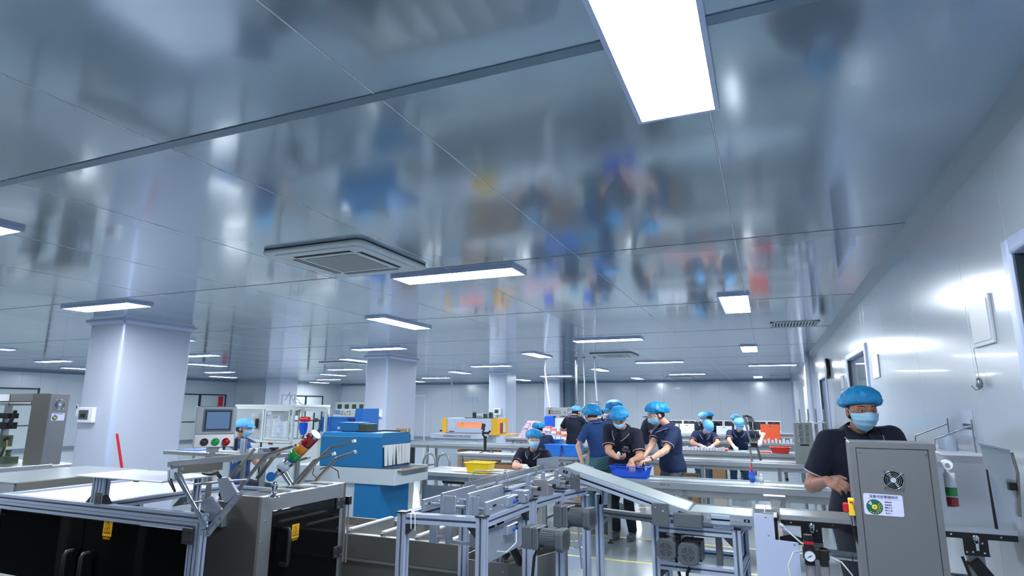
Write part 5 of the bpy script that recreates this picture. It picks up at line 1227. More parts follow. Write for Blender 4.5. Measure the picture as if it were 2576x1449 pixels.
# ------------------------------------------------------------ blue heat tunnel
O = ['first', 'second', 'third', 'fourth', 'fifth', 'sixth', 'seventh', 'eighth', 'ninth', 'tenth', 'eleventh', 'twelfth', 'thirteenth', 'fourteenth', 'fifteenth', 'sixteenth', 'seventeenth', 'eighteenth']
t = thing('heat_tunnel', 'blue shrink heat tunnel with white strip curtain on a white base', 'machine', (-4.6, 6.4, 0), room=True)
x0, x1, y0, y1 = -5.10, -4.20, 6.05, 6.67
MB().prism([(y0, .89), (y1, .89), (y1, 1.24), (y1 - .05, 1.285), (y0 + .05, 1.285), (y0, 1.24)], 'x', x0, x1 - .02).build('hood', 'tunnel_blue', t, bevel=.004)
MB().prism([(y0 - .004, .89), (y0 + .03, .89), (y0 + .03, 1.15), (y1 - .03, 1.15), (y1 - .03, .89), (y1 + .004, .89), (y1 + .004, 1.24), (y1 - .048, 1.29), (y0 + .048, 1.29), (y0 - .004, 1.24)], 'x', x1 - .02, x1).build('end_frame', 'tunnel_blue', t, bevel=.002)
MB().box(x1 - .10, x1 - .025, y0 + .03, y1 - .03, .89, 1.15).build('mouth', 'dark_slot', t)
MB().box(x1, x1 + .006, y0 + .02, y1 - .02, 1.125, 1.15).build('curtain_rail', 'curtain', t)
n = 9; w = (y1 - y0 - .06) / n
for i in range(n):
    y = y0 + .03 + w * i; tw = .012 * math.sin(i * 2.1); q = MB(); vs = []
    for j in range(6):
        f = j / 5; sh = tw * f; dx = .010 + .012 * f * (1 + .5 * math.sin(i * 1.7))
        for (yy, xx) in ((y + .002 + .006 * f, dx), (y + w - .002 - .006 * f * (i % 2), dx + .006 * math.sin(i + f * 2))): vs.append(V(x1 + xx, yy + sh, 1.15 - .235 * f))
    q.add(vs + [v + V(.003, 0, 0) for v in vs], [(2 * j, 2 * j + 1, 2 * j + 3, 2 * j + 2) for j in range(5)] + [(12 + 2 * j, 12 + 2 * j + 2, 12 + 2 * j + 3, 12 + 2 * j + 1) for j in range(5)], True); q.build('curtain_strip', 'curtain', t)
MB().box(-5.5, -4.006, y0 + .0005, y1 + .0795, .712, .74).box(-5.5, -3.99, y0 - .02, y0, .71, .885).box(-5.5, -3.99, y1 + .08, y1 + .10, .71, .885).box(-4.005, -3.99, y0, y0 + .12, .71, .885).build('base_tray', 'tunnel_white', t, bevel=.003)
MB().box(-4.005, -3.99, y0 + .12, y1 + .08, .71, .80).build('end_plate', 'tunnel_white', t); MB().box(-5.5, -5.1, y0, y1 + .08, .87, .885).build('infeed_deck', 'tunnel_white', t)
for k in range(8): MB().cyl((-4.19 + k * .032, y0 + .03, .865), (-4.19 + k * .032, y1 + .05, .865), .013, 10).build('roller', 'steel_dark', t)
MB().box(-4.56, -4.20, y0 + .0, y1 - .0, .30, .71).build('lower_cabinet', 'tunnel_blue', t, bevel=.004); MB().box(-4.70, -4.56, y0 + .02, y1, .12, .71).box(-5.40, -5.30, y0, y1, .12, .71).build('leg_panel', 'tunnel_white', t)
for (x, y) in ((-4.5, 6.12), (-4.26, 6.12), (-4.5, 6.6), (-4.26, 6.6), (-5.35, 6.12), (-5.35, 6.6)):
    MB().cyl((x - .015, y, .055), (x + .015, y, .055), .05, 16).box(x - .02, x + .02, y - .02, y + .02, .09, .31 if x > -4.6 else .13).build('caster', 'rubber_black', t)
tb = thing('control_box', 'dark blue glossy box lying on the heat tunnel roof', 'box', (-4.9, 6.42, 1.29), room=True)
MB().box(-5.05, -4.72, 6.28, 6.52, 1.29, 1.40).build('case', 'tunnel_blue', tb, bevel=.006); MB().box(-4.72, -4.60, 6.29, 6.51, 1.29, 1.385).build('end_cover', 'green_machine', tb, bevel=.004); MB().box(-5.04, -5.0, 6.275, 6.281, 1.315, 1.345).build('sticker', 'paper', tb)
tag(MB().tube([(-4.72, 6.25, 1.296), (-4.5, 6.22, 1.297), (-4.35, 6.3, 1.31), (-4.22, 6.45, 1.30), (-4.30, 6.55, 1.297)], .009, 8).build('cable', 'rubber_black'), 'black cable lying on the heat tunnel roof', 'cable')
# ------------------------------------------------------------ bright blue hooded machine behind
t = thing('sealing_machine', 'sealing machine with bright blue see-through hood and button panel', 'machine', (-7.2, 9.2, 0), room=True)
MB().prism([(-7.66, 1.14), (-7.58, 1.40), (-7.02, 1.40), (-7.02, 1.14)], 'y', 9.0, 9.01).prism([(-7.66, 1.14), (-7.58, 1.40), (-7.02, 1.40), (-7.02, 1.14)], 'y', 9.55, 9.56).box(-7.58, -7.02, 9.0, 9.56, 1.395, 1.405).build('hood', 'blue_acrylic', t)
q = MB()
for y in (9.0, 9.56): q.bar((-7.66, y, 1.14), (-7.58, y, 1.40), .02, .02).bar((-7.02, y, 1.14), (-7.02, y, 1.40), .02, .02).bar((-7.58, y, 1.40), (-6.7, y, 1.40), .02, .02).bar((-7.4, y, 1.14), (-7.4, y, 1.40), .012, .012)
q.build('hood_frame', 'bright_blue', t); MB().box(-7.66, -6.68, 9.0, 9.6, .2, 1.14).build('body', 'machine_cream', t, bevel=.005); MB().box(-6.84, -6.69, 9.0, 9.5, 1.14, 1.56).build('side_tower', 'bright_blue', t, bevel=.005)
pn = MB().prism([(8.98, 1.41), (9.02, 1.545), (9.3, 1.545), (9.3, 1.41)], 'x', -7.33, -6.86).build('button_panel', 'machine_cream', t, bevel=.003)
TPn = Matrix.Translation((-7.33, 8.975, 1.41)) @ RX90.to_4x4()
MB().box(.03, .16, .05, .12, .002, .006, TPn).build('screen', 'screen', pn)
for i in range(4):
    for j in range(2): MB().tube([TPn @ V(.22 + i * .055, .045 + j * .05, 0), TPn @ V(.22 + i * .055, .045 + j * .05, .012)], .010, 10).build('button', ('black_button', 'motor_grey', 'switch_yellow', 'black_button')[(i + j) % 4], pn)
MB().box(-7.5, -7.1, 9.1, 9.4, 1.14, 1.22).build('mechanism', 'tunnel_white', t)
# ------------------------------------------------------------ cream packing line with clear doors
t = thing('cream_packing_line', 'cream framed packing machine with clear doors left of the blue tunnel', 'machine', (-8.4, 9.2, 0), room=True)
Y0, Y1 = 8.75, 9.7
q = MB(); W_ = .045
for x in (-9.47, -8.77, -8.06):
    for y in (Y0, Y1): q.box(x - W_ / 2, x + W_ / 2, y, y + W_, .95, 1.58)
for z in (.95, 1.555):
    for y in (Y0, Y1): q.box(-9.46, -8.07, y + .003, y + W_ - .003, z - W_ / 2, z + W_ / 2)
    for x in (-9.47, -8.06): q.box(x - W_ / 2 + .003, x + W_ / 2 - .003, Y0 + .01, Y1, z - W_ / 2 + .002, z + W_ / 2 - .002)
q.box(-8.72, -8.12, Y0 - .01, Y0 + .005, 1.50, 1.54).box(-8.72, -8.12, Y0 - .01, Y0 + .005, .98, 1.01).box(-8.72, -8.69, Y0 - .01, Y0 + .005, 1.01, 1.50).box(-8.15, -8.12, Y0 - .01, Y0 + .005, 1.01, 1.50); q.build('frame', 'machine_cream', t, bevel=.004)
for (a, b) in ((-9.45, -8.79), (-8.75, -8.08)): MB().box(a, b, Y0 + .01, Y0 + .016, .97, 1.53).build('clear_door', 'clear_acrylic', t)
MB().box(-9.5, -8.03, Y0, Y1 + .05, 1.575, 1.62).build('roof_beam', 'machine_cream', t, bevel=.004)
for (a, b) in ((-9.48, -8.80), (-8.76, -8.05)):
    MB().box(a, b, Y0 + .02, Y1, .12, .93).build('lower_cabinet', 'machine_cream', t, bevel=.004); MB().box(a + .03, b - .03, Y0 + .01, Y0 + .02, .25, .88).build('lower_door', 'tunnel_white', t, bevel=.003)
MB().box(-8.80, -8.765, Y0 + .015, Y0 + .02, .15, .93).build('gap', 'dark_slot', t); MB().box(-8.93, -8.86, Y0 - .03, Y0 - .005, 1.18, 1.36).build('handle', 'black_plastic', t, bevel=.005); MB().box(-8.60, -8.50, Y0 + .004, Y0 + .01, .90, .94).build('red_label', 'tower_red', t)
q = MB().box(-9.36, -9.10, 9.1, 9.12, .98, 1.45).box(-9.30, -9.12, 9.2, 9.5, 1.35, 1.40); q.build('inner_panel', 'machine_grey', t)
q = MB().cyl((-9.28, 9.0, 1.42), (-9.28, 9.09, 1.42), .05, 16).cyl((-9.0, 9.0, 1.40), (-8.85, 9.0, 1.40), .035, 14).cyl((-9.05, 9.05, 1.22), (-8.55, 9.05, 1.22), .012, 8).cyl((-8.70, 8.9, .98), (-8.70, 8.9, 1.5), .018, 10).cyl((-8.3, 8.95, 1.25), (-8.12, 8.95, 1.25), .02, 10)
q.build('roller', 'white_plastic', t)
q = MB().cyl((-8.42, 8.9, 1.40), (-8.42, 8.95, 1.40), .09, 20).box(-8.68, -8.45, 8.88, 8.98, 1.42, 1.5).box(-8.36, -8.16, 8.9, 9.0, 1.42, 1.52).cyl((-8.3, 8.92, 1.0), (-8.3, 8.92, 1.42), .02, 8).bar((-8.22, 8.9, 1.1), (-8.30, 8.9, 1.40), .03, .02); q.build('mechanism', 'machine_grey', t)
for k in range(4): MB().tube([(-8.50 + .03 * k, 8.9, 1.48), (-8.56 + .05 * k, 8.88, 1.32), (-8.44 + .02 * k, 8.88, 1.15), (-8.5 + .03 * k, 8.9, .99)], .006, 6).build('hose', 'paper_grey', t)
MB().lathe([(.05, 0), (.09, .05), (.10, .06)], (-9.05, 8.95, .97), 18).box(-8.68, -8.4, 8.85, 9.05, .98, 1.02).box(-8.55, -8.5, 8.9, 8.95, 1.02, 1.1).build('work_table', 'paper_grey', t)
# rack with hoses on the roof
q = MB(); q.bar((-8.58, 9.0, 1.62), (-8.58, 9.0, 1.80), .015, .015).bar((-8.38, 9.0, 1.62), (-8.38, 9.0, 1.80), .015, .015).bar((-8.60, 9.0, 1.80), (-8.26, 9.0, 1.80), .015, .015).bar((-8.27, 9.0, 1.80), (-8.27, 9.0, 1.70), .012, .012).bar((-8.50, 8.99, 1.70), (-8.38, 8.99, 1.86), .014, .014)
q.tube([(-8.27, 9.0, 1.75), (-8.15, 8.98, 1.70), (-8.08, 8.97, 1.62)], .006, 6).tube([(-8.30, 9.0, 1.72), (-8.22, 8.98, 1.66), (-8.12, 8.97, 1.66), (-8.0, 8.97, 1.62)], .006, 6).tube([(-8.36, 9, 1.78), (-8.30, 8.99, 1.68), (-8.2, 8.98, 1.63)], .006, 6); q.build('hose_rack', 'steel_frame', t)
t = thing('gantry_press', 'cream gantry with red roller and blue hopper beside the cream packing line', 'machine', (-7.7, 9.1, 0), room=True)
MB().box(-8.0, -7.42, 8.9, 8.95, 1.50, 1.57).box(-8.0, -7.96, 8.9, 8.95, 1.0, 1.50).box(-7.46, -7.42, 8.9, 8.95, 1.0, 1.50).build('gantry_frame', 'machine_cream', t, bevel=.003)
MB().box(-8.0, -7.42, 8.72, 8.97, .02, 1.0).build('cabinet', 'machine_cream', t, bevel=.004); MB().cyl((-7.95, 8.85, 1.36), (-7.76, 8.85, 1.36), .045, 16).build('red_roller', 'tape_red', t); MB().lathe([(.03, 1.08), (.06, 1.12), (.075, 1.2), (.075, 1.30)], (-7.88, 8.85, 0), 18).build('hopper', 'blue_plastic', t)
q = MB().cyl((-7.78, 9.0, 1.0), (-7.78, 9.0, 1.48), .014, 8).cyl((-7.64, 9.0, 1.0), (-7.64, 9.0, 1.33), .012, 8).tube([(-7.70, 8.98, 1.12), (-7.62, 8.98, 1.18), (-7.56, 8.98, 1.25), (-7.57, 8.98, 1.33), (-7.68, 8.98, 1.34)], .008, 6).cyl((-7.76, 9.0, 1.345), (-7.70, 9.0, 1.345), .035, 12).box(-7.96, -7.62, 8.92, 9.1, 1.0, 1.05).box(-7.5, -7.46, 8.98, 9.02, 1.28, 1.45); q.build('mechanism', 'green_machine', t)
MB().box(-7.93, -7.75, 8.715, 8.725, .78, .92).build('slot_opening', 'dark_slot', t)
# ------------------------------------------------------------ steel machine far left
t = thing('steel_filling_machine', 'stainless machine with fan tower and black clamps behind the nearest column', 'machine', (-10.7, 5.9, 0), room=True)
k = 1.45
MB().box(-10.56, -10.12, 5.80, 6.08, .70, 1.765).build('tower', 'steel_dark', t, bevel=.005); tf = MB().box(-10.12, -10.112, 5.805, 6.075, .70, 1.76).build('side_panel', 'grey_cabinet', t)
TF = Matrix.Translation((-10.111, 5.80, 0)) @ RFX.to_4x4()
fan(tf, TF @ Matrix.Translation((.15, 1.60, 0)), 1.9)
status_label(tf, TF @ Matrix.Translation((.05, 1.47, 0)), .19, True)
MB().box(-11.9, -10.56, 5.82, 6.05, 1.64, 1.765).build('top_bridge', 'steel', t, bevel=.004); MB().cyl((-11.9, 5.85, 1.61), (-10.62, 5.85, 1.61), .03, 12).build('rail', 'steel_frame', t); MB().box(-11.62, -11.18, 5.805, 5.815, 1.65, 1.755).build('light_cover', 'white_plastic', t)
MB().box(-11.25, -11.18, 5.8, 5.88, .71, 1.62).build('post', 'steel_frame', t); MB().box(-12.0, -10.0, 5.4, 6.3, .66, .70).build('table_top', 'steel_table', t, bevel=.004)
q = MB().box(-11.5, -10.95, 5.72, 5.86, 1.38, 1.46).box(-11.4, -10.95, 5.72, 5.86, 1.22, 1.32).bar((-10.95, 5.75, 1.28), (-10.85, 5.75, 1.50), .04, .04).box(-11.45, -11.1, 5.72, 5.86, .98, 1.06).bar((-11.1, 5.75, 1.02), (-10.88, 5.75, 1.10), .04, .03); q.build('clamp_arm', 'black_metal', t)
q = MB().box(-11.15, -11.0, 5.72, 5.86, .95, 1.12).box(-11.1, -10.85, 5.7, 5.9, .70, .80).bar((-11.05, 5.75, .80), (-10.98, 5.75, .95), .03, .03).lathe([(.04, 0), (.03, .06), (.05, .1)], (-10.95, 5.8, .8), 10); q.build('green_mechanism', 'green_machine', t)
MB().tube([(-10.95, 5.75, 1.06), (-10.88, 5.73, .98), (-10.92, 5.73, .88)], .004, 6).build('yellow_tube', 'warn_yellow', t)
t = thing('steel_trough', 'low stainless trough running beside the left machine behind the column', 'trough', (-9.5, 4.6, 0), room=True)
MB().box(-10.02, -9.98, 3.9, 5.9, .40, .72).box(-9.2, -9.16, 3.9, 5.2, .30, .60).box(-10.0, -9.18, 3.9, 5.2, .40, .42).build('side_wall', 'steel', t, bevel=.004)
t = thing('white_side_frame', 'grey steel worktable apron at the left edge behind the dark doors', 'worktable', (-5.6, 3.9, 0), room=True)
MB().box(-6.35, -6.31, 3.45, 4.75, .72, .90).build('apron', 'steel_dark', t, bevel=.004); MB().box(-7.4, -6.33, 3.45, 4.75, .88, .90).build('top', 'steel_table', t)
for (x, y) in ((-6.35, 3.5), (-6.35, 4.7), (-7.3, 3.5), (-7.3, 4.7)): MB().box(x - .02, x + .02, y - .02, y + .02, 0, .88).build('leg', 'steel_frame', t)
# labelling bench below the touch panel
t = thing('fixture_bench', 'grey bench with upright steel rods and clamps below the touch panel', 'bench', (-4.9, 5.1, 0), room=True)
MB().box(-6.35, -4.85, 4.9, 5.5, 1.10, 1.14).build('top', 'steel_frame', t, bevel=.003)
for (x, y) in ((-5.70, 4.95), (-4.9, 4.95), (-5.70, 5.45), (-4.9, 5.45)): MB().box(x - .02, x + .02, y - .02, y + .02, .045, 1.10).build('leg', 'steel_frame', t)
for i, x in enumerate((-5.62, -5.55, -5.48, -5.42, -5.36, -5.29, -5.22)): MB().cyl((x, 5.0 + .02 * (i % 2), 1.14), (x, 5.0 + .02 * (i % 2), 1.29), .012 + .006 * (i % 3), 10).build('rod', ('chrome', 'black_plastic', 'paper_grey')[i % 3], t)
MB().box(-5.65, -5.3, 4.95, 5.05, 1.14, 1.165).box(-5.12, -5.04, 4.95, 5.0, 1.14, 1.20).build('block', 'white_plastic', t, bevel=.003); MB().prism([(-5.75, 1.14), (-5.69, 1.14), (-5.68, 1.22), (-5.72, 1.26), (-5.76, 1.22)], 'y', 4.96, 5.02).build('clamp_lever', 'black_plastic', t)
MB().lathe([(.03, 0), (.05, .01), (.06, .035), (.10, .04), (.10, .05)], (-5.15, 5.25, 1.14), 16).build('spool', 'paper_grey', t); MB().cyl((-4.92, 5.1, 1.14), (-4.92, 5.1, 1.19), .03, 12).cyl((-4.92, 5.1, 1.19), (-4.92, 5.1, 1.205), .05, 14).build('knob', 'black_plastic', t)
for ch in t.children: ch.location.z -= .045
tag(MB().box(-6.28, -5.95, 5.0, 5.3, 1.056, 1.10).build('blue_tray', 'pallet_blue'), 'blue tray at the left end of the fixture bench', 'tray')
# ------------------------------------------------------------ steel tables
def steel_table(label, x0, x1, y0, y1, z, legs, flange=.05, belt=True, name='conveyor_table', group=None, under=.06, feet=True):
    t = thing(name, label, 'table', ((x0 + x1) / 2, (y0 + y1) / 2, 0), room=True, group=group)
    w = y1 - y0
    MB().box(x0, x1, y0, y1, z - .02, z - .006).build('deck', 'steel_table', t)
    MB().box(x0, x1, y0, y0 + w * .16, z - .006, z).box(x0, x1, y1 - w * .16, y1, z - .006, z).build('rim', 'steel_table', t, bevel=.002)
    MB().box(x0, x1, y0 - .004, y0, z - flange, z).box(x0, x1, y1, y1 + .004, z - flange, z).box(x0 - .004, x0, y0, y1, z - flange, z).box(x1, x1 + .004, y0, y1, z - flange, z).build('flange', 'steel_table', t, bevel=.001)
    MB().box(x0 + .02, x1 - .02, y0 + .05, y0 + .055, z - flange - under, z - .02).box(x0 + .02, x1 - .02, y1 - .055, y1 - .05, z - flange - under, z - .02).build('side_beam', 'steel', t)
    if belt:
        MB().box(x0, x1, y0 + w * .22, y1 - w * .22, z - .0062, z - .003).build('belt', 'belt', t)
        MB().box(x0, x1, y0 + w * .165, y0 + w * .175, z - .006, z + .012).box(x0, x1, y1 - w * .175, y1 - w * .165, z - .006, z + .012).build('guide_strip', 'chrome', t)
    for x in legs:
        for y in (y0 + .06, y1 - .06):
            MB().box(x - .022, x + .022, y - .022, y + .022, .05, z - .02).build('leg', 'steel_frame', t); 
            if feet: MB().lathe([(.035, 0), (.03, .012), (.01, .02), (.01, .055)], (x, y, 0), 14).build('foot', 'rubber_black', t)
        MB().box(x - .015, x + .015, y0 + .06, y1 - .06, .28, .31).build('cross_rail', 'steel_frame', t)
    return t
t1 = steel_table('long steel conveyor table with the blue basket, nearest of the conveyor tables', -2.20, .60, 6.94, 7.56, .80, (-1.86, -.9, .08), .065, under=.075)
text('table_mark', '0769 - 8', .03, 'motor_dark', t1, V(-1.1, 6.934, .775), RX90); 
steel_table('second long conveyor table carrying the louvred grey box', -1.90, .90, 9.95, 10.75, .80, (-1.0, .1, .8), .06)
t3 = steel_table('third conveyor table where two gloved workers sit', -2.40, .90, 12.1, 12.85, .80, (-1.6, -.3, .8), .06)
steel_table('fourth steel table behind the gloved workers', -2.60, .90, 14.55, 15.1, .86, (-2.2, -.8, .6), .05, belt=False)
steel_table('raised far steel table under the open white cases', -2.70, .90, 15.5, 15.9, .95, (-2.5, -1.2, .3), .04, belt=False)
steel_table('farthest steel table under the second row of cases', -2.70, .90, 17.0, 17.5, .98, (-2.5, -1.2, .3), .04, belt=False)
tt = steel_table('low steel worktable with the yellow basket', -4.33, -2.42, 7.02, 7.72, .77, (-4.22, -3.6, -2.55), .05, belt=False, name='worktable')
MB().box(-4.2, -3.62, 7.05, 7.08, .08, .60).box(-3.58, -2.6, 7.3, 7.32, .1, .5).build('lower_panel', 'steel', tt); MB().cyl((-4.0, 7.2, .66), (-3.65, 7.2, .66), .05, 16).build('roller', 'motor_dark', tt)
MB().box(-3.9, -2.5, 7.2, 7.5, .7705, .773).build('mat', 'white_plastic', tt)
steel_table('pale worktable with the camera gimbal and blue bins', -5.40, -3.05, 10.15, 10.72, .76, (-5.3, -4.2, -3.15), .04, belt=False, name='worktable')
ts = steel_table('long conveyor table in front of the yellow edged oven', -8.10, -3.00, 12.1, 12.62, .80, (-7.2, -5.6, -4.0), .06)
MB().box(-8.12, -7.8, 12.1, 12.6, .1, .72).build('end_cabinet', 'motor_dark', ts)
steel_table('steel table stacked with pink cartons', -5.8, -4.0, 13.3, 13.95, .89, (-5.6, -4.2), .04, belt=False, name='worktable')
# ------------------------------------------------------------ stools, cartons, small goods
def stool(x, y, label, h=.46, m='blue_plastic'):
    t = thing('stool', label, 'stool', (x, y, 0), 0, 'low round stools')
    MB().lathe([(.0, h - .03), (.16, h - .03), (.17, h - .015), (.165, h), (.0, h + .003)], (0, 0, 0), 22).build('seat', m, t)
    for i in range(4):
        a = PI / 4 + i * PI / 2; MB().tube([(.12 * math.cos(a), .12 * math.sin(a), h - .03), (.15 * math.cos(a), .15 * math.sin(a), h * .5), (.20 * math.cos(a), .20 * math.sin(a), .01)], .012, 8).build('leg', 'chrome', t)
    MB().tube([(.165 * math.cos(a_), .165 * math.sin(a_), .2) for a_ in [2 * PI * j / 20 for j in range(21)]], .006, 6, caps=False).build('ring', 'chrome', t)
    return t
stool(-3.10, 8.22, 'round stool under the woman at the yellow basket table'); stool(-4.08, 11.18, 'round stool under the person with the turned back', m='black_plastic'); stool(-1.28, 13.15, 'round stool under the left gloved worker'); stool(-.6, 13.3, 'round stool under the right gloved worker')
stool(-6.62, 6.28, 'round stool at the far left worker', .5); stool(-1.6, 16.15, 'stool behind the far white cases, left'); stool(-1.38, 16.72, 'stool behind the far white cases, back'); stool(-.78, 15.95 + .05, 'stool behind the far white cases, right')
stool(-1.98, 6.35, 'chrome stool with dark seat behind the geared motors', .62, 'black_plastic')
t = thing('hoop_stool', 'stackable stool of bent grey tubing beside the gimbal table', 'stool', (-5.9, 10.2, 0), room=True)
for dx in (0, .3): MB().tube([(-6.1 + dx, 10.1, 0), (-6.06 + dx, 10.1, .60), (-6.02 + dx, 10.1, .70), (-5.92 + dx, 10.1, .74), (-5.84 + dx, 10.1, .70), (-5.80 + dx, 10.1, .60), (-5.74 + dx, 10.1, 0)], .022, 8).build('tube_leg', 'steel_frame', t)
def basket(name, label, cat, c, w, d, h, m, rz=0, open_=True, lattice=True, rimm=None):
    """tapered open basket with rim, ribs and slotted walls"""
    t = thing(name, label, cat, c, rz); k = .82; th = .004
    def wall(a, b):       # outer-top points a,b -> quad with thickness
        A, B = V(*a, h), V(*b, h); a0, b0 = V(a[0] * k, a[1] * k, 0), V(b[0] * k, b[1] * k, 0); ins = -(A + B) / 2; ins.z = 0; ins = ins.normalized() * th
        return (a0, b0, B, A), ins
    cs = [(-w / 2, -d / 2), (w / 2, -d / 2), (w / 2, d / 2), (-w / 2, d / 2)]
    for i in range(4):
        (p0, p1, p2, p3), ins = wall(cs[i], cs[(i + 1) % 4]); q = MB()
        if not lattice: q.hull8((p0, p1, p2, p3), (p0 + ins, p1 + ins, p2 + ins, p3 + ins))
        else:
            n = 16 if i % 2 == 0 else 10; m_ = 5
            f = lambda u, v: (p0.lerp(p1, u)).lerp(p3.lerp(p2, u), v)
            for j in range(n + 1): q.bar(f(j / n, 0), f(j / n, 1), .004, .004)
            for j in range(m_ + 1): q.bar(f(0, j / m_), f(1, j / m_), .005, .005)
            q.hull8((f(0, 0), f(1, 0), f(1, .55), f(0, .55)), tuple(p + ins * .5 for p in (f(0, 0), f(1, 0), f(1, .55), f(0, .55))))
        q.build('side', m, t)
    MB().box(-w / 2 * k, w / 2 * k, -d / 2 * k, d / 2 * k, 0, .005).build('bottom', m, t)
    q = MB(); r = .014
    q.box(-w / 2 - r, w / 2 + r, -d / 2 - r, -d / 2 + .002, h - .006, h + .002).box(-w / 2 - r, w / 2 + r, d / 2 - .002, d / 2 + r, h - .006, h + .002).box(-w / 2 - r, -w / 2 + .002, -d / 2, d / 2, h - .006, h + .002).box(w / 2 - .002, w / 2 + r, -d / 2, d / 2, h - .006, h + .002)
    q.build('rim', rimm or m, t, bevel=.002)
    return t
basket('yellow_basket', 'yellow plastic basket on the steel worktable', 'basket', (-3.48, 7.22, .774), .33, .24, .125, 'yellow_plastic', lattice=False)
bb = basket('blue_basket', 'blue latticed basket two workers reach into', 'basket', (-1.52, 7.20, .802), .44, .28, .135, 'blue_plastic')
for i in range(9): tag(MB().ball((-1.66 + .035 * i, 7.14 + .02 * (i % 3), .835 + .012 * (i % 2)), (.022, .028, .02), 8, 6).build('bottle_cap', 'cool_white'), 'small white part in the blue latticed basket, %s from the left' % O[i], 'part', 'white parts in the blue basket')
basket('blue_bin', 'left blue see-through bin on the gimbal table', 'bin', (-3.53, 10.40, .762), .30, .32, .19, 'bin_blue', lattice=False)
basket('blue_bin', 'right blue see-through bin on the gimbal table', 'bin', (-3.20, 10.40, .762), .29, .32, .19, 'bin_blue', lattice=False)
basket('blue_bin', 'small blue bin on the oven conveyor beside the carton pile', 'bin', (-4.2, 12.3, .81), .32, .26, .13, 'bin_blue', lattice=False)
basket('blue_bin', 'blue bin between the two backs of the standing workers', 'bin', (-3.15, 12.35, .81), .28, .26, .20, 'bin_blue', lattice=False)
basket('red_basket', 'red basket on the third conveyor table', 'basket', (.16, 12.25, .812), .33, .24, .10, 'red_plastic', lattice=False, rimm='red_plastic')
# cartons in two piles
cm = MB().box(-.055, .055, -.04, .04, 0, .055); cn = None
def carton(x, y, z, rz, m, label, group):
    global cn
    o = cm.build('carton', m, loc=(x, y, z), rz=rz, bevel=.002) if True else None
    return tag(o, label, 'carton', group)
random.seed(11)
for r in range(7):
    nn = 6 - (r // 2) - (1 if r > 4 else 0)
    for k_ in range(nn):
        if r == 6 and k_ > 1: continue
        carton(-5.42 + (k_ + r * .3) * .125 + random.uniform(-.008, .008), 13.42 + random.uniform(-.01, .01), .892 + r * .0565, random.uniform(-.15, .15), 'carton_pink', 'pale pink carton, left pile, %s layer, %s from the left' % (O[r], O[k_]), 'pale pink cartons in the left pile')
for r in range(5):
    for k_ in range(5 - r):
        m_ = 'carton_orange' if (k_ == 4 - r) else 'carton_white'
        carton(-4.72 + k_ * .12 + random.uniform(-.01, .01), 13.42 + random.uniform(-.02, .02), .892 + r * .0565, random.uniform(-.25, .25), m_, 'orange carton at the right end of layer %s, right pile' % O[r] if m_ == 'carton_orange' else 'white carton, right pile, %s layer, %s from the left' % (O[r], O[k_]), 'orange cartons of the right pile' if m_ == 'carton_orange' else 'white cartons in the right pile')
# cardboard boxes under the tables
def cardbox(x, y, z, w, d, h, label, m='cardboard'):
    t = thing('cardboard_box', label, 'box', (x, y, z)); MB().box(-w / 2, w / 2, -d / 2, d / 2, 0, h).build('body', m, t, bevel=.004); MB().box(-w / 2 - .001, w / 2 + .001, -.025, .025, h * .7, h + .001).build('tape', 'roll_film', t); return t
cardbox(-5.0, 10.45, 0, .5, .45, .60, 'cardboard box under the gimbal table, left of two'); cardbox(-4.5, 10.5, 0, .42, .4, .58, 'cardboard box under the gimbal table, right of two'); cardbox(-3.35, 10.48, 0, .40, .4, .58, 'cardboard box below the blue bins')
cardbox(-6.0, 12.4, .0, .9, .4, .66, 'large cardboard box under the oven conveyor'); cardbox(-1.9, 12.5, 0, .5, .4, .62, 'cardboard box under the third conveyor, left'); cardbox(-.93, 12.5, .0, .24, .4, .66, 'cardboard box between the seated workers legs'); cardbox(-1.35, 10.4, 0, .5, .4, .55, 'cardboard box under the second conveyor table')
cardbox(-7.95, 12.3, .81, .22, .25, .28, 'open brown box standing at the end of the oven conveyor')
# ------------------------------------------------------------ oven with glowing window
t = thing('shrink_oven', 'white shrinking oven with glowing orange window and yellow ends', 'oven', (-7.1, 14.3, 0), room=True)
q = MB(); q.box(-7.84, -6.53, 14.2, 14.22, 1.20, 1.31).box(-7.84, -6.53, 14.2, 14.22, .93, 1.065).box(-7.84, -7.54, 14.2, 14.22, 1.065, 1.20).box(-6.82, -6.53, 14.2, 14.22, 1.065, 1.20).box(-7.84, -6.53, 14.22, 14.8, 1.29, 1.31).box(-7.84, -6.53, 14.78, 14.8, .93, 1.29); q.build('housing', 'oven_white', t, bevel=.003)
MB().box(-7.56, -6.80, 14.24, 14.25, 1.05, 1.21).build('glow_window', 'oven_glow', t); MB().box(-7.42, -7.37, 14.222, 14.235, 1.06, 1.20).build('window_bar', 'switch_yellow', t)
MB().box(-7.98, -7.84, 14.18, 14.8, .93, 1.30).build('end_hood', 'oven_yellow', t, bevel=.004)
q = MB().box(-6.53, -6.37, 14.18, 14.82, .93, 1.315).box(-6.37, -6.35, 14.18, 14.30, .93, 1.315).box(-6.37, -6.35, 14.70, 14.82, .93, 1.315).box(-6.37, -6.35, 14.30, 14.70, 1.2, 1.315); q.build('end_hood', 'oven_yellow', t, bevel=.003)
MB().box(-6.37, -6.36, 14.30, 14.70, .93, 1.20).build('mouth', 'tower_red', t); 
for k_ in range(4): MB().box(-6.355, -6.35, 14.5 + k_ * .045, 14.54 + k_ * .045, .95, 1.20).build('curtain_strip', 'curtain', t)
q = MB()
for k_ in range(7): q.box(-6.50, -6.40, 14.175, 14.18, .99 + k_ * .03, 1.005 + k_ * .03)
q.build('vent_slot', 'switch_yellow', t)
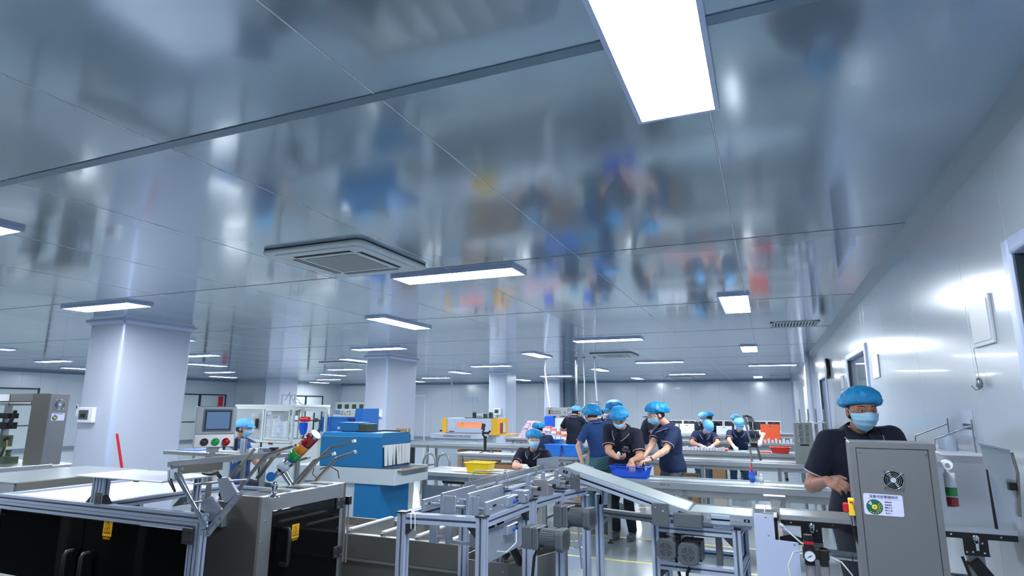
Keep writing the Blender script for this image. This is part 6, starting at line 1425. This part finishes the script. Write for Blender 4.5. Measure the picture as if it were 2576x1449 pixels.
for (x, z) in ((-7.58, 1.22), (-6.79, 1.22), (-7.58, 1.045)): screw((x, 14.2, z), (0, -1, 0), t, .012, 'steel')
MB().box(-7.76, -7.62, 14.18, 14.2, .965, .98).build('handle', 'black_plastic', t, bevel=.002); MB().cyl((-8.02, 14.17, .98), (-7.98, 14.17, .98), .025, 12).build('knob', 'black_plastic', t)
bs = MB().box(-7.98, -6.62, 13.60, 14.9, .82, .93).build('base', 'oven_white', t, bevel=.004); MB().box(-7.9, -6.7, 13.7, 14.85, 0, .82).build('stand', 'oven_white', t)
text('lettering', 'SHRINKING MACHINE', .078, 'oven_ink', t, V(-7.22, 13.595, .875), RX90)
MB().box(-6.60, -6.0, 14.15, 14.75, .90, .93).build('outfeed', 'oven_yellow', t, bevel=.003); MB().cyl((-7.7, 13.9, .945), (-6.6, 13.9, .945), .02, 10).build('roller', 'steel', t)
# radio set on the oven
t = thing('shelf_board', 'dark board lying on the oven roof under the loudspeakers', 'board', (-6.9, 14.4, 1.31), room=True); MB().box(-7.35, -6.56, 14.25, 14.5, 1.312, 1.325).build('board', 'motor_dark', t)
for (x, l) in ((-7.10, 'left'), (-6.63, 'right')):
    t = thing('loudspeaker', 'small dark green loudspeaker on the oven, %s one' % l, 'loudspeaker', (x, 14.35, 1.326)); MB().prism([(-.04, 0), (.04, 0), (.045, .1), (.03, .14), (-.03, .14), (-.045, .1)], 'y', -.05, .05).build('case', 'green_machine', t, bevel=.004); MB().cyl((0, -.05, .08), (0, -.056, .08), .03, 14).build('cone', 'black_plastic', t)
t = thing('amplifier', 'white amplifier between the two small loudspeakers', 'amplifier', (-6.93, 14.35, 1.326)); MB().box(-.10, .10, -.05, .08, 0, .10).build('case', 'white_plastic', t, bevel=.003); MB().box(.10, .16, -.05, .08, 0, .10).build('side', 'green_machine', t)
for k_ in range(3): MB().cyl((-.06 + k_ * .05, -.05, .035), (-.06 + k_ * .05, -.06, .035), .014, 10).build('knob', 'black_plastic', t)
# filling machine with pipes
t = thing('filling_machine', 'filling machine with steel control box and blue covers under the hanging pipes', 'machine', (-4.2, 14.3, 0), room=True)
MB().box(-5.02, -4.46, 14.05, 14.5, 1.40, 1.60).build('control_box', 'steel', t, bevel=.004); MB().box(-4.94, -4.90, 14.045, 14.05, 1.44, 1.54).build('display', 'black_plastic', t)
for i in range(5):
    for j in range(2): MB().cyl((-4.85 + i * .05, 14.05, 1.46 + j * .05), (-4.85 + i * .05, 14.04, 1.46 + j * .05), .013, 8).build('button', 'motor_dark', t)
MB().cyl((-4.52, 14.05, 1.49), (-4.52, 14.02, 1.49), .02, 10).build('lock', 'chrome', t)
for x in (-4.92, -3.88): MB().prism([(x - .11, 1.14), (x + .11, 1.14), (x + .12, 1.34), (x + .10, 1.39), (x - .10, 1.39), (x - .12, 1.34)], 'y', 14.0, 14.25).build('blue_cover', 'blue_plastic', t, bevel=.005)
MB().box(-4.80, -3.6, 14.1, 14.6, .85, 1.37).box(-4.80, -3.6, 14.1, 14.6, .05, .84).build('body', 'machine_cream', t, bevel=.006); MB().box(-4.6, -4.42, 14.095, 14.1, 1.26, 1.34).build('label', 'paper', t); MB().cyl((-4.55, 14.095, 1.30), (-4.55, 14.09, 1.30), .025, 14).build('label_dot', 'black_plastic', t)
MB().tube([(-4.42, 14.0, 1.40), (-4.40, 14.0, 1.50), (-4.32, 14.0, 1.52), (-4.05, 14.0, 1.52)], .025, 10).tube([(-4.0, 14.0, 1.37), (-4.0, 14.0, 1.62)], .03, 10).tube([(-4.12, 14.0, 1.60), (-3.85, 14.0, 1.60)], .02, 8).build('pipe', 'chrome', t)
MB().cyl((-3.86, 13.9, 1.50), (-3.70, 13.9, 1.50), .025, 10).build('shaft', 'chrome', t); MB().cyl((-3.75, 13.9, 1.50), (-3.68, 13.9, 1.50), .055, 14).cyl((-3.66, 13.9, 1.505), (-3.50, 13.9, 1.505), .045, 14).box(-3.78, -3.66, 13.86, 13.94, 1.42, 1.47).build('drive_motor', 'black_metal', t)
for i, (pts, r, l) in enumerate([([(-4.95, 13.9, ZC), (-4.98, 13.9, 2.5), (-4.86, 13.9, 1.60)], .018, 'thin white cable drop over the steel control box'), ([(-4.18, 13.9, ZC), (-4.18, 13.9, 2.0), (-4.16, 13.9, 1.62)], .028, 'chrome pipe drop with valve over the filling machine'),
        ([(-4.0, 13.9, ZC), (-3.98, 13.9, 2.2), (-3.99, 13.9, 1.60)], .014, 'slim white pipe between the chrome drops'), ([(-3.72, 13.9, ZC), (-3.71, 13.9, 2.3), (-3.66, 13.9, 1.56)], .022, 'pipe drop ending at the black drive motor')]):
    t = thing('hanging_pipe', l, 'pipe', (pts[0][0], 13.9, 1.6), room=True, group='pipes hanging from the ceiling'); MB().tube(pts, r, 10).build('pipe', 'cool_white' if i != 1 else 'chrome', t); MB().lathe([(.05, ZC - .01), (.05, ZC)], (pts[0][0], 13.9, 0), 12).build('flange', 'steel_frame', t)
    if i in (1, 3): MB().box(pts[-1][0] - .06, pts[-1][0] + .06, 13.87, 13.93, 1.66, 1.69).box(pts[-1][0] - .04, pts[-1][0] + .04, 13.87, 13.93, 1.72, 1.75).build('valve', 'chrome', t)
# gimbal on its small tripod
t = thing('camera_gimbal', 'black handheld camera gimbal standing on a mini tripod', 'gimbal', (-4.93, 10.42, .762), room=True)
gx, gy = -4.93, 10.42
for a in (.3, 2.4, 4.5): MB().bar((gx, gy, .79), (gx + .16 * math.cos(a), gy + .16 * math.sin(a), .767), .018, .012).build('tripod_leg', 'black_plastic', t)
MB().lathe([(.016, .78), (.022, .82), (.028, .90), (.030, .99), (.024, 1.01), (.036, 1.03), (.034, 1.06)], (gx, gy, 0), 14).build('grip', 'black_plastic', t); MB().tube([(gx, gy, 1.05), (gx - .045, gy, 1.08), (gx - .05, gy, 1.15), (gx - .01, gy, 1.20)], .018, 8).build('arm', 'black_plastic', t)
MB().cyl((gx - .06, gy, 1.12), (gx + .07, gy, 1.12), .022, 10).bar((gx + .05, gy, 1.10), (gx + .11, gy, 1.17), .03, .03).build('motor', 'black_plastic', t); MB().bar((gx - .05, gy, 1.18), (gx - .03, gy, 1.29), .07, .02).build('phone_clamp', 'motor_dark', t)
# open white cases in two rows, and the orange one
def case_(x, y, z, w, h, label, lining='black_metal', shell='white_plastic', group='open white cases', front=True):
    t = thing('open_case', label, 'case', (x, y, z), 0, group)
    MB().box(-w / 2, w / 2, -.13, .13, 0, .05).build('base', shell, t, bevel=.004)
    lid = MB().prism([(.11, .05), (.16, .05 + h), (.175, .05 + h), (.13, .05)], 'x', -w / 2, w / 2).build('lid', shell, t, bevel=.004)
    MB().prism([(.108, .065), (.156, .035 + h), (.158, .035 + h), (.112, .065)], 'x', -w / 2 + .02, w / 2 - .02).build('lining', lining, t) if lining else None
    MB().box(-.025, .025, .148, .156, h - .01, h + .02).build('clasp', 'chrome', t)
    return t
c0 = None
for i, x in enumerate((-2.28, -1.90, -1.02, -.60)):
    case_(x, 15.70, .955, .36, .21 if i != 2 else .17, ('white case lid turned to the camera, leftmost of the front row', 'white case lid second from left in the front row', 'lower white case lid right of the bent head', 'white case lid behind the pale cap')[i], lining=None)
for i, x in enumerate((-2.36, -2.02, -1.30, -.95, -.55, -.22, .12)):
    case_(x, 17.25, .985, .33, .24, 'open white case with black lining in the far row, number %s from the left' % ('one', 'two', 'three', 'four', 'five', 'six', 'seven')[i])
case_(.02, 14.82, .865, .40, .34, 'bright orange case standing open on the fourth table', 'orange_plastic', 'orange_plastic', 'orange case')
# grey louvred box on the second conveyor
t = thing('louvred_box', 'grey louvred metal box standing on the second conveyor table', 'machine', (.46, 10.3, .80), room=True)
MB().prism([(.335, .802), (.605, .802), (.59, 1.395), (.345, 1.395)], 'y', 10.12, 10.42).build('case', 'machine_grey', t, bevel=.004); MB().box(.41, .53, 10.112, 10.12, 1.06, 1.085).build('handle', 'black_plastic', t, bevel=.003)
for i in range(9):
    z = 1.36 - i * .027 - (i // 3) * .012
    for x in (.395, .48): MB().box(x, x + .06, 10.108, 10.12, z - .006, z + .002).build('louvre', 'motor_grey', t, bevel=.002); MB().ball((x + .005, 10.11, z - .002), (.007, .005, .007), 8, 5).build('rivet', 'white_plastic', t)
# bundle of cables on an arm
t = thing('articulated_stand', 'folded grey metal arm with hanging black cable loops on the second conveyor', 'machine arm', (-.3, 10.2, .80), room=True)
MB().bar((-.36, 10.2, 1.50), (-.27, 10.2, 1.06), .03, .03).bar((-.35, 10.2, 1.48), (-.17, 10.2, 1.12), .02, .02).bar((-.30, 10.2, 1.08), (-.28, 10.2, .80), .03, .03).build('arm', 'steel_frame', t, bevel=.003)
for k_ in range(4): MB().tube([(-.36 + .01 * k_, 10.18, 1.48), (-.30 + .02 * k_, 10.17, 1.50 - .01 * k_), (-.27 + .025 * k_, 10.17, 1.38), (-.28 + .03 * k_, 10.17, 1.20), (-.24 + .02 * k_, 10.17, 1.08)], .007, 6).build('cable', 'rubber_black', t)
MB().box(-.37, -.18, 10.15, 10.22, 1.02, 1.08).build('joint_block', 'black_metal', t, bevel=.006); MB().box(-.32, -.28, 10.13, 10.14, 1.03, 1.07).build('tag', 'paper', t); MB().bar((-.19, 10.2, 1.02), (-.15, 10.2, .82), .035, .04).build('foot', 'motor_grey', t)
# tray of small red and white boxes, white rolls, papers
for i in range(18): tag(MB().box(-1.78 + i * .055, -1.735 + i * .055, 12.16, 12.24, .812, .865 + .01 * (i % 3)).build('small_box', 'carton_white'), 'little white box, %s from the left before the gloved worker' % O[i], 'box', 'row of little white boxes')
tag(MB().box(-1.80, -.75, 12.26, 12.60, .802, .845).build('red_tray', 'carton_orange'), 'flat orange tray under the gloved hands', 'tray')
tag(MB().box(-.20, .0, 12.15, 12.35, .802, .83).build('orange_tray', 'carton_orange'), 'small orange tray left of the red basket', 'tray'); tag(MB().box(-.75, -.42, 12.14, 12.30, .803, .812).build('paper_sheet', 'paper'), 'white sheet of paper before the worker at the cable arm', 'paper')
random.seed(5)
for i in range(12): tag(MB().cyl((-.1 + i * .075, 14.62, .86), (-.1 + i * .075, 14.62, .93 + .03 * (i % 2)), .028, 10).build('white_jar', 'cool_white'), 'white jar on the fourth table, %s from the left' % O[i], 'jar', 'white jars on the fourth table')
for i in range(5): tag(MB().ball((-2.3 + i * .09, 14.7, .885), (.06, .05, .03), 10, 6).build('wrapped_bundle', 'white_cloth'), 'crumpled white bundle on the fourth table, %s from the left' % O[i], 'bundle', 'crumpled white bundles')
tag(MB().box(-2.45, -2.05, 12.2, 12.6, .81, .87).build('steel_tray', 'steel_table'), 'steel tray at the left end of the third conveyor', 'tray'); tag(MB().cyl((-2.2, 12.4, .92), (-2.0, 12.42, .92), .05, 12).build('film_roll', 'tube_clear'), 'roll of clear film on the steel tray', 'roll')
# bottles on the nearest table
t = thing('spray_bottle', 'blue spray bottle with red nozzle on the nearest conveyor table', 'bottle', (-.212, 7.33, .802)); MB().lathe([(.018, 0), (.026, .004), (.030, .03), (.034, .06), (.030, .095), (.014, .115), (.012, .125)], (0, 0, 0), 20).build('body', 'bottle_blue', t)
MB().lathe([(.013, .125), (.014, .14), (.010, .15), (.008, .18), (.004, .215)], (0, 0, 0), 14).build('nozzle', 'spray_red', t); MB().bar((-.008, 0, .15), (-.015, 0, .19), .006, .006).build('trigger', 'cool_white', t); MB().lathe([(.0345, .045), (.035, .06), (.0345, .075)], (0, 0, 0), 20).build('label', 'blue_knob', t)
t = thing('frosted_bottle', 'small frosted white bottle beside the blue spray bottle', 'bottle', (-.118, 7.35, .802)); MB().lathe([(.022, 0), (.024, .004), (.024, .06), (.012, .07), (.012, .075)], (0, 0, 0), 18).build('body', 'bottle_frost', t); MB().lathe([(.013, .075), (.013, .088), (.006, .094)], (0, 0, 0), 14).build('cap', 'white_plastic', t)
t = thing('frosted_bottle', 'clear narrow bottle touching the blue spray bottle', 'bottle', (-.165, 7.37, .802)); MB().lathe([(.014, 0), (.016, .004), (.016, .05), (.008, .062), (.008, .07)], (0, 0, 0), 14).build('body', 'bottle_frost', t)
tag(MB().ball((-1.655, 7.175, 1.065), (.022, .022, .03), 10, 8).build('white_fitting', 'white_cloth'), 'white fitting pinched in the man\'s raised hand', 'part')
# white carts by the right wall
for (x, y, l) in ((.62, 11.3, 'left'), (.78, 11.9, 'right')):
    t = thing('acrylic_stand', 'white topped stand with steel uprights by the right wall, %s one' % l, 'stand', (x, y, 0), room=True, group='white topped stands'); MB().box(x - .16, x + .12, y - .2, y + .2, 1.36, 1.38).box(x - .16, x + .12, y - .2, y + .2, 1.0, 1.02).build('shelf', 'white_plastic', t, bevel=.002)
    for dx in (-.14, .10):
        for dy in (-.18, .18): MB().box(x + dx - .012, x + dx + .012, y + dy - .012, y + dy + .012, 0, 1.60 if dy < 0 else 1.4).build('upright', 'steel_frame', t)
# white box with four dark windows on the far wall, papers on the far wall, door outline
t = thing('meter_cabinet', 'white wall cabinet with a row of dark square windows at the far left', 'cabinet', (-21.0, 27.2, 1.3), room=True); MB().box(-21.95, -19.9, 27.0, 27.28, 1.22, 1.82).build('case', 'machine_cream', t)
for i in range(4): MB().box(-21.75 + i * .48, -21.48 + i * .48, 26.985, 27.0, 1.46, 1.70).build('window', 'green_machine', t)
for i, x in enumerate((-14.35, -13.98, -13.60)): tag(MB().box(x, x + .28, YB - .006, YB - .001, 1.76, 2.08).build('wall_paper_sheet', 'paper'), 'sheet of paper pinned to the far wall, %s of three' % ('left', 'middle', 'right')[i], 'paper', 'papers on the far wall')
tag(MB().box(-17.9, -16.35, YB - .02, YB - .003, 2.13, 2.2).box(-16.42, -16.35, YB - .02, YB - .003, 0, 2.13).build('door_frame', 'cool_white'), 'white door frame outline on the far wall beside the second column', 'door frame')
tag(MB().tube([(-14.8, 27.2, 2.78), (-14.8, 27.2, 2.70)], .04, 10).build('sprinkler', 'white_plastic'), 'white sensor at the top of the far wall', 'sensor')

# machines left of and behind the camera: outside the frame, they show as the dark shapes mirrored in the ceiling
def body(label, x0, x1, y0, y1, h):
    t = thing('equipment_cabinet', label, 'machine', ((x0 + x1) / 2, (y0 + y1) / 2, 0), room=True)
    MB().box(x0, x1, y0, y1, .12, h).build('housing', 'steel_dark', t, bevel=.01); MB().box(x0 - .02, x1 + .02, y0 - .02, y1 + .02, h, h + .03).build('top_plate', 'motor_grey', t, bevel=.005)
    MB().box(x0 + .1, (x0 + x1) / 2 - .02, y1, y1 + .01, .25, h - .1).build('door', 'dark_acrylic', t); MB().box((x0 + x1) / 2 + .02, x1 - .1, y1, y1 + .01, .25, h - .1).build('door', 'dark_acrylic', t)
    for (x, y) in ((x0 + .08, y0 + .08), (x1 - .08, y0 + .08), (x0 + .08, y1 - .08), (x1 - .08, y1 - .08)): MB().lathe([(.04, 0), (.03, .02), (.012, .03), (.012, .13)], (x, y, 0), 12).build('foot', 'rubber_black', t)
body('dark machine body left of the camera, farther one', -6.6, -4.6, .55, 1.75, 1.0)
body('dark machine body left of the camera, nearer one', -4.3, -2.2, .25, 1.45, .95)
body('dark machine body behind the camera on the left', -6.4, -2.4, -2.2, -.9, 1.15)
# ------------------------------------------------------------ the workers
person('person in navy polo, blue hair net and mask standing behind the grey cabinet', (.50, 4.42, .95), (.503, 4.29, 1.345), (0.520, 4.180, 1.590), (.22, -.95, -.16),
       ((.285, 4.0, 1.195), (.66, 3.98, 1.10)), (.97, .24, 0), skin='skin_tan', vox=.0055, poles=((-.42, .1, -1), (.6, .3, -1)), k=1.03, g=1.1, curls=(1.1, .6), hand_dirs=((.5, -.85, -.05), None), palm=((.5, .5, -.6), None),
       capshift=(0, .022, .060), caps=(.112, .134, .088))
person('person in navy polo looking down over the blue basket, standing', (-1.74, 7.84, .90), (-1.70, 7.62, 1.24), (-1.69, 7.41, 1.47), (.08, -.62, -.62),
       ((-1.70, 7.27, 1.02), (-1.52, 7.22, .99)), (.985, -.16, 0), skin='skin', trousers='dark_trousers', vox=.006, poles=((-.5, .3, -1), (.4, .3, -1)), curls=(.9, .5), g=1.2,
       hand_dirs=((.75, -.6, -.1), (.25, -.6, -.7)), palm=((.2, -.1, 1), (0, .3, -1)), feet=((-1.86, 7.84), (-1.66, 7.84)), print_=True, capshift=(0, .022, .060), caps=(.112, .134, .088))
person('person with glasses and black wristband leaning in from the right of the blue basket', (-1.14, 7.88, .90), (-1.165, 7.80, 1.265), (-1.285, 7.70, 1.51), (-.74, -.42, -.42),
       ((-1.44, 7.52, 1.0), (-1.33, 7.33, .995)), (.6, -.8, 0), skin='skin_pale', shirt='navy_blue_cloth', trousers='grey_trousers', vox=.006, poles=((0, .5, -1), (.5, -.3, -1)), curls=(.7, .6),
       hand_dirs=((-.6, -.6, -.4), (-.82, -.52, -.18)), palm=((0, 0, -1), (0, 0, -1)), glasses=True, watch=1, print_=True, capshift=(0, .045, .062), caps=(.104, .15, .096), tilt=-.5, g=1.1)
person('person in bright blue shirt and teal trousers seen from behind, arm hanging', (-2.09, 8.0, .90), (-2.13, 7.97, 1.285), (-2.21, 8.0, 1.51), (-.78, .58, -.25),
       ((-2.29, 8.36, 1.02), (-2.27, 7.80, .86)), (-.62, -.78, 0), skin='skin_pale', shirt='blue_shirt', trousers='teal_trousers', vox=.007, cap='bouffant', poles=((1, 0, -1), (-1, 0, 0)), curls=(.5, .3),
       capshift=(0, .04, .03), caps=(.114, .14, .112), g=.9, k=.96)
person('person in navy polo seated at the table with the yellow basket, white gloves', (-3.09, 8.17, .53), (-3.05, 8.04, .895), (-2.975, 7.84, 1.165), (.42, -.78, -.22),
       ((-3.0, 7.62, .83), (-2.82, 7.6, .83)), (.97, .1, 0), skin='skin_pale', vox=.007, seated=True, gloves=True, poles=((-1, .1, -.4), (.8, .2, -.4)), curls=(.4, .5), hand_dirs=((.3, -.8, -.35), (.2, -.9, -.3)),
       capshift=(0, .022, .060), caps=(.112, .134, .088))
person('person seated with the back turned behind the nearer seated woman', (-4.08, 11.13, .56), (-4.08, 11.15, .94), (-4.17, 11.25, 1.18), (-.35, .85, -.3),
       ((-3.9, 11.57, .85), (-4.3, 11.59, .85)), (-.98, -.1, 0), vox=.010, seated=True, mask=False, caps=(.125, .135, .09), shirt='navy_blue_cloth')
person('person in pale cloth cap and navy polo seen from behind at the filling machine', (-3.55, 11.6, .93), (-3.55, 11.6, 1.29), (-3.51, 11.66, 1.515), (.5, .82, -.2),
       ((-3.32, 11.98, 1.14), (-3.73, 11.98, 1.14)), (-.95, .3, 0), vox=.009, g=.98, cap='cap_light', trousers='teal_trousers', poles=((.9, -.3, -.5), (-.9, -.3, -.5)), skin='skin_pale', capshift=(0, .01, .05), caps=(.098, .112, .075))
person('person in hair net facing the camera beside the blue barrel, far off', (-3.22, 13.12, .92), (-3.27, 13.07, 1.245), (-3.2, 12.97, 1.49), (.2, -.9, -.3),
       ((-3.4, 12.75, 1.04), (-3.08, 12.72, 1.04)), (.97, -.2, 0), vox=.010, poles=((-.8, .2, -.5), (.8, .2, -.5)))
person('person in blue shirt turned away, hair net just showing over the bending head', (-2.42, 9.98, .92), (-2.39, 9.92, 1.315), (-2.30, 9.85, 1.575), (.75, .5, -.3),
       ((-2.1, 10.0, 1.0), (-2.2, 10.25, 1.05)), (-.5, .86, 0), vox=.010, shirt='blue_shirt', caps=(.125, .14, .1), capshift=(0, .04, .05))
person('person in navy polo reaching out, head hidden by the woman with glasses', (-2.5, 13.15, .95), (-2.36, 13.15, 1.265), (-2.2, 13.15, 1.485), (.9, -.2, -.4),
       ((-2.12, 13.0, 1.0), (-2.08, 12.7, 1.06)), (.2, -.98, 0), vox=.010, skin='skin_pale')
person('person in striped cap and white gloves bent over the far conveyor, left of two', (-1.28, 13.15, .62), (-1.22, 12.95, 1.01), (-1.12, 12.72, 1.24), (.18, -.55, -.75),
       ((-1.25, 12.5, .885), (-1.04, 12.47, .885)), (.98, .1, 0), vox=.009, seated=True, gloves=True, cap='cap_light', poles=((-1, 0, -.3), (1, 0, -.3)), curls=(.5, .5), hand_dirs=((.6, -.7, -.1), (-.4, -.8, -.2)),
       skin='skin_pale', shirt='navy_blue_cloth', trousers='denim', capshift=(0, .0, .055), caps=(.105, .125, .08), print_=True)
person('person in pale blue cap and white gloves at the far conveyor, behind the cable arm', (-.6, 13.3, .63), (-.57, 13.15, 1.03), (-.54, 13.0, 1.285), (.02, -.88, -.4),
       ((-.66, 12.65, .885), (-.16, 12.9, 1.0)), (.98, 0, 0), vox=.009, seated=True, gloves=True, cap='cap_light', poles=((-1, 0, -.3), (1, .2, .1)), curls=(.5, .5), skin='skin_pale', shirt='navy_blue_cloth', trousers='denim',
       capshift=(0, .0, .055), caps=(.105, .125, .08))
person('person in pale hair net bending over the farthest benches, left of two heads', (-1.6, 16.25, .72), (-1.56, 16.2, 1.10), (-1.53, 16.13, 1.36), (-.1, -.85, -.45),
       ((-1.7, 15.85, .97), (-1.45, 15.85, .97)), (1, 0, 0), vox=.012, cap='bouffant_light', seated=True)
person('person in dark blue hair net facing away at the farthest benches', (-1.38, 16.6, .72), (-1.38, 16.53, 1.11), (-1.40, 16.47, 1.37), (.2, .9, -.3),
       ((-1.2, 16.9, .99), (-1.5, 16.9, .99)), (-1, 0, 0), vox=.012, mask=False, seated=True)
person('person in pale hair net half hidden behind the worker at the cable arm', (-.79, 16.35, .68), (-.77, 16.29, 1.06), (-.76, 16.25, 1.315), (-.3, -.85, -.3),
       ((-.9, 15.95, .99), (-.6, 15.95, .99)), (1, 0, 0), vox=.012, cap='bouffant_light', seated=True)
person('person in striped cap seen from behind at left, between touch panel and cream machine', (-6.62, 6.28, .60), (-6.57, 6.22, 1.02), (-6.47, 6.14, 1.30), (.9, .38, -.15),
       ((-6.25, 6.45, .98), (-6.75, 6.55, .98)), (-.8, .6, 0), vox=.008, cap='cap_light', shirt='blue_shirt', seated=True, poles=((.3, -.5, -1), (-1, 0, -.6)), glasses=True, capshift=(0, .005, .05), caps=(.105, .12, .085))
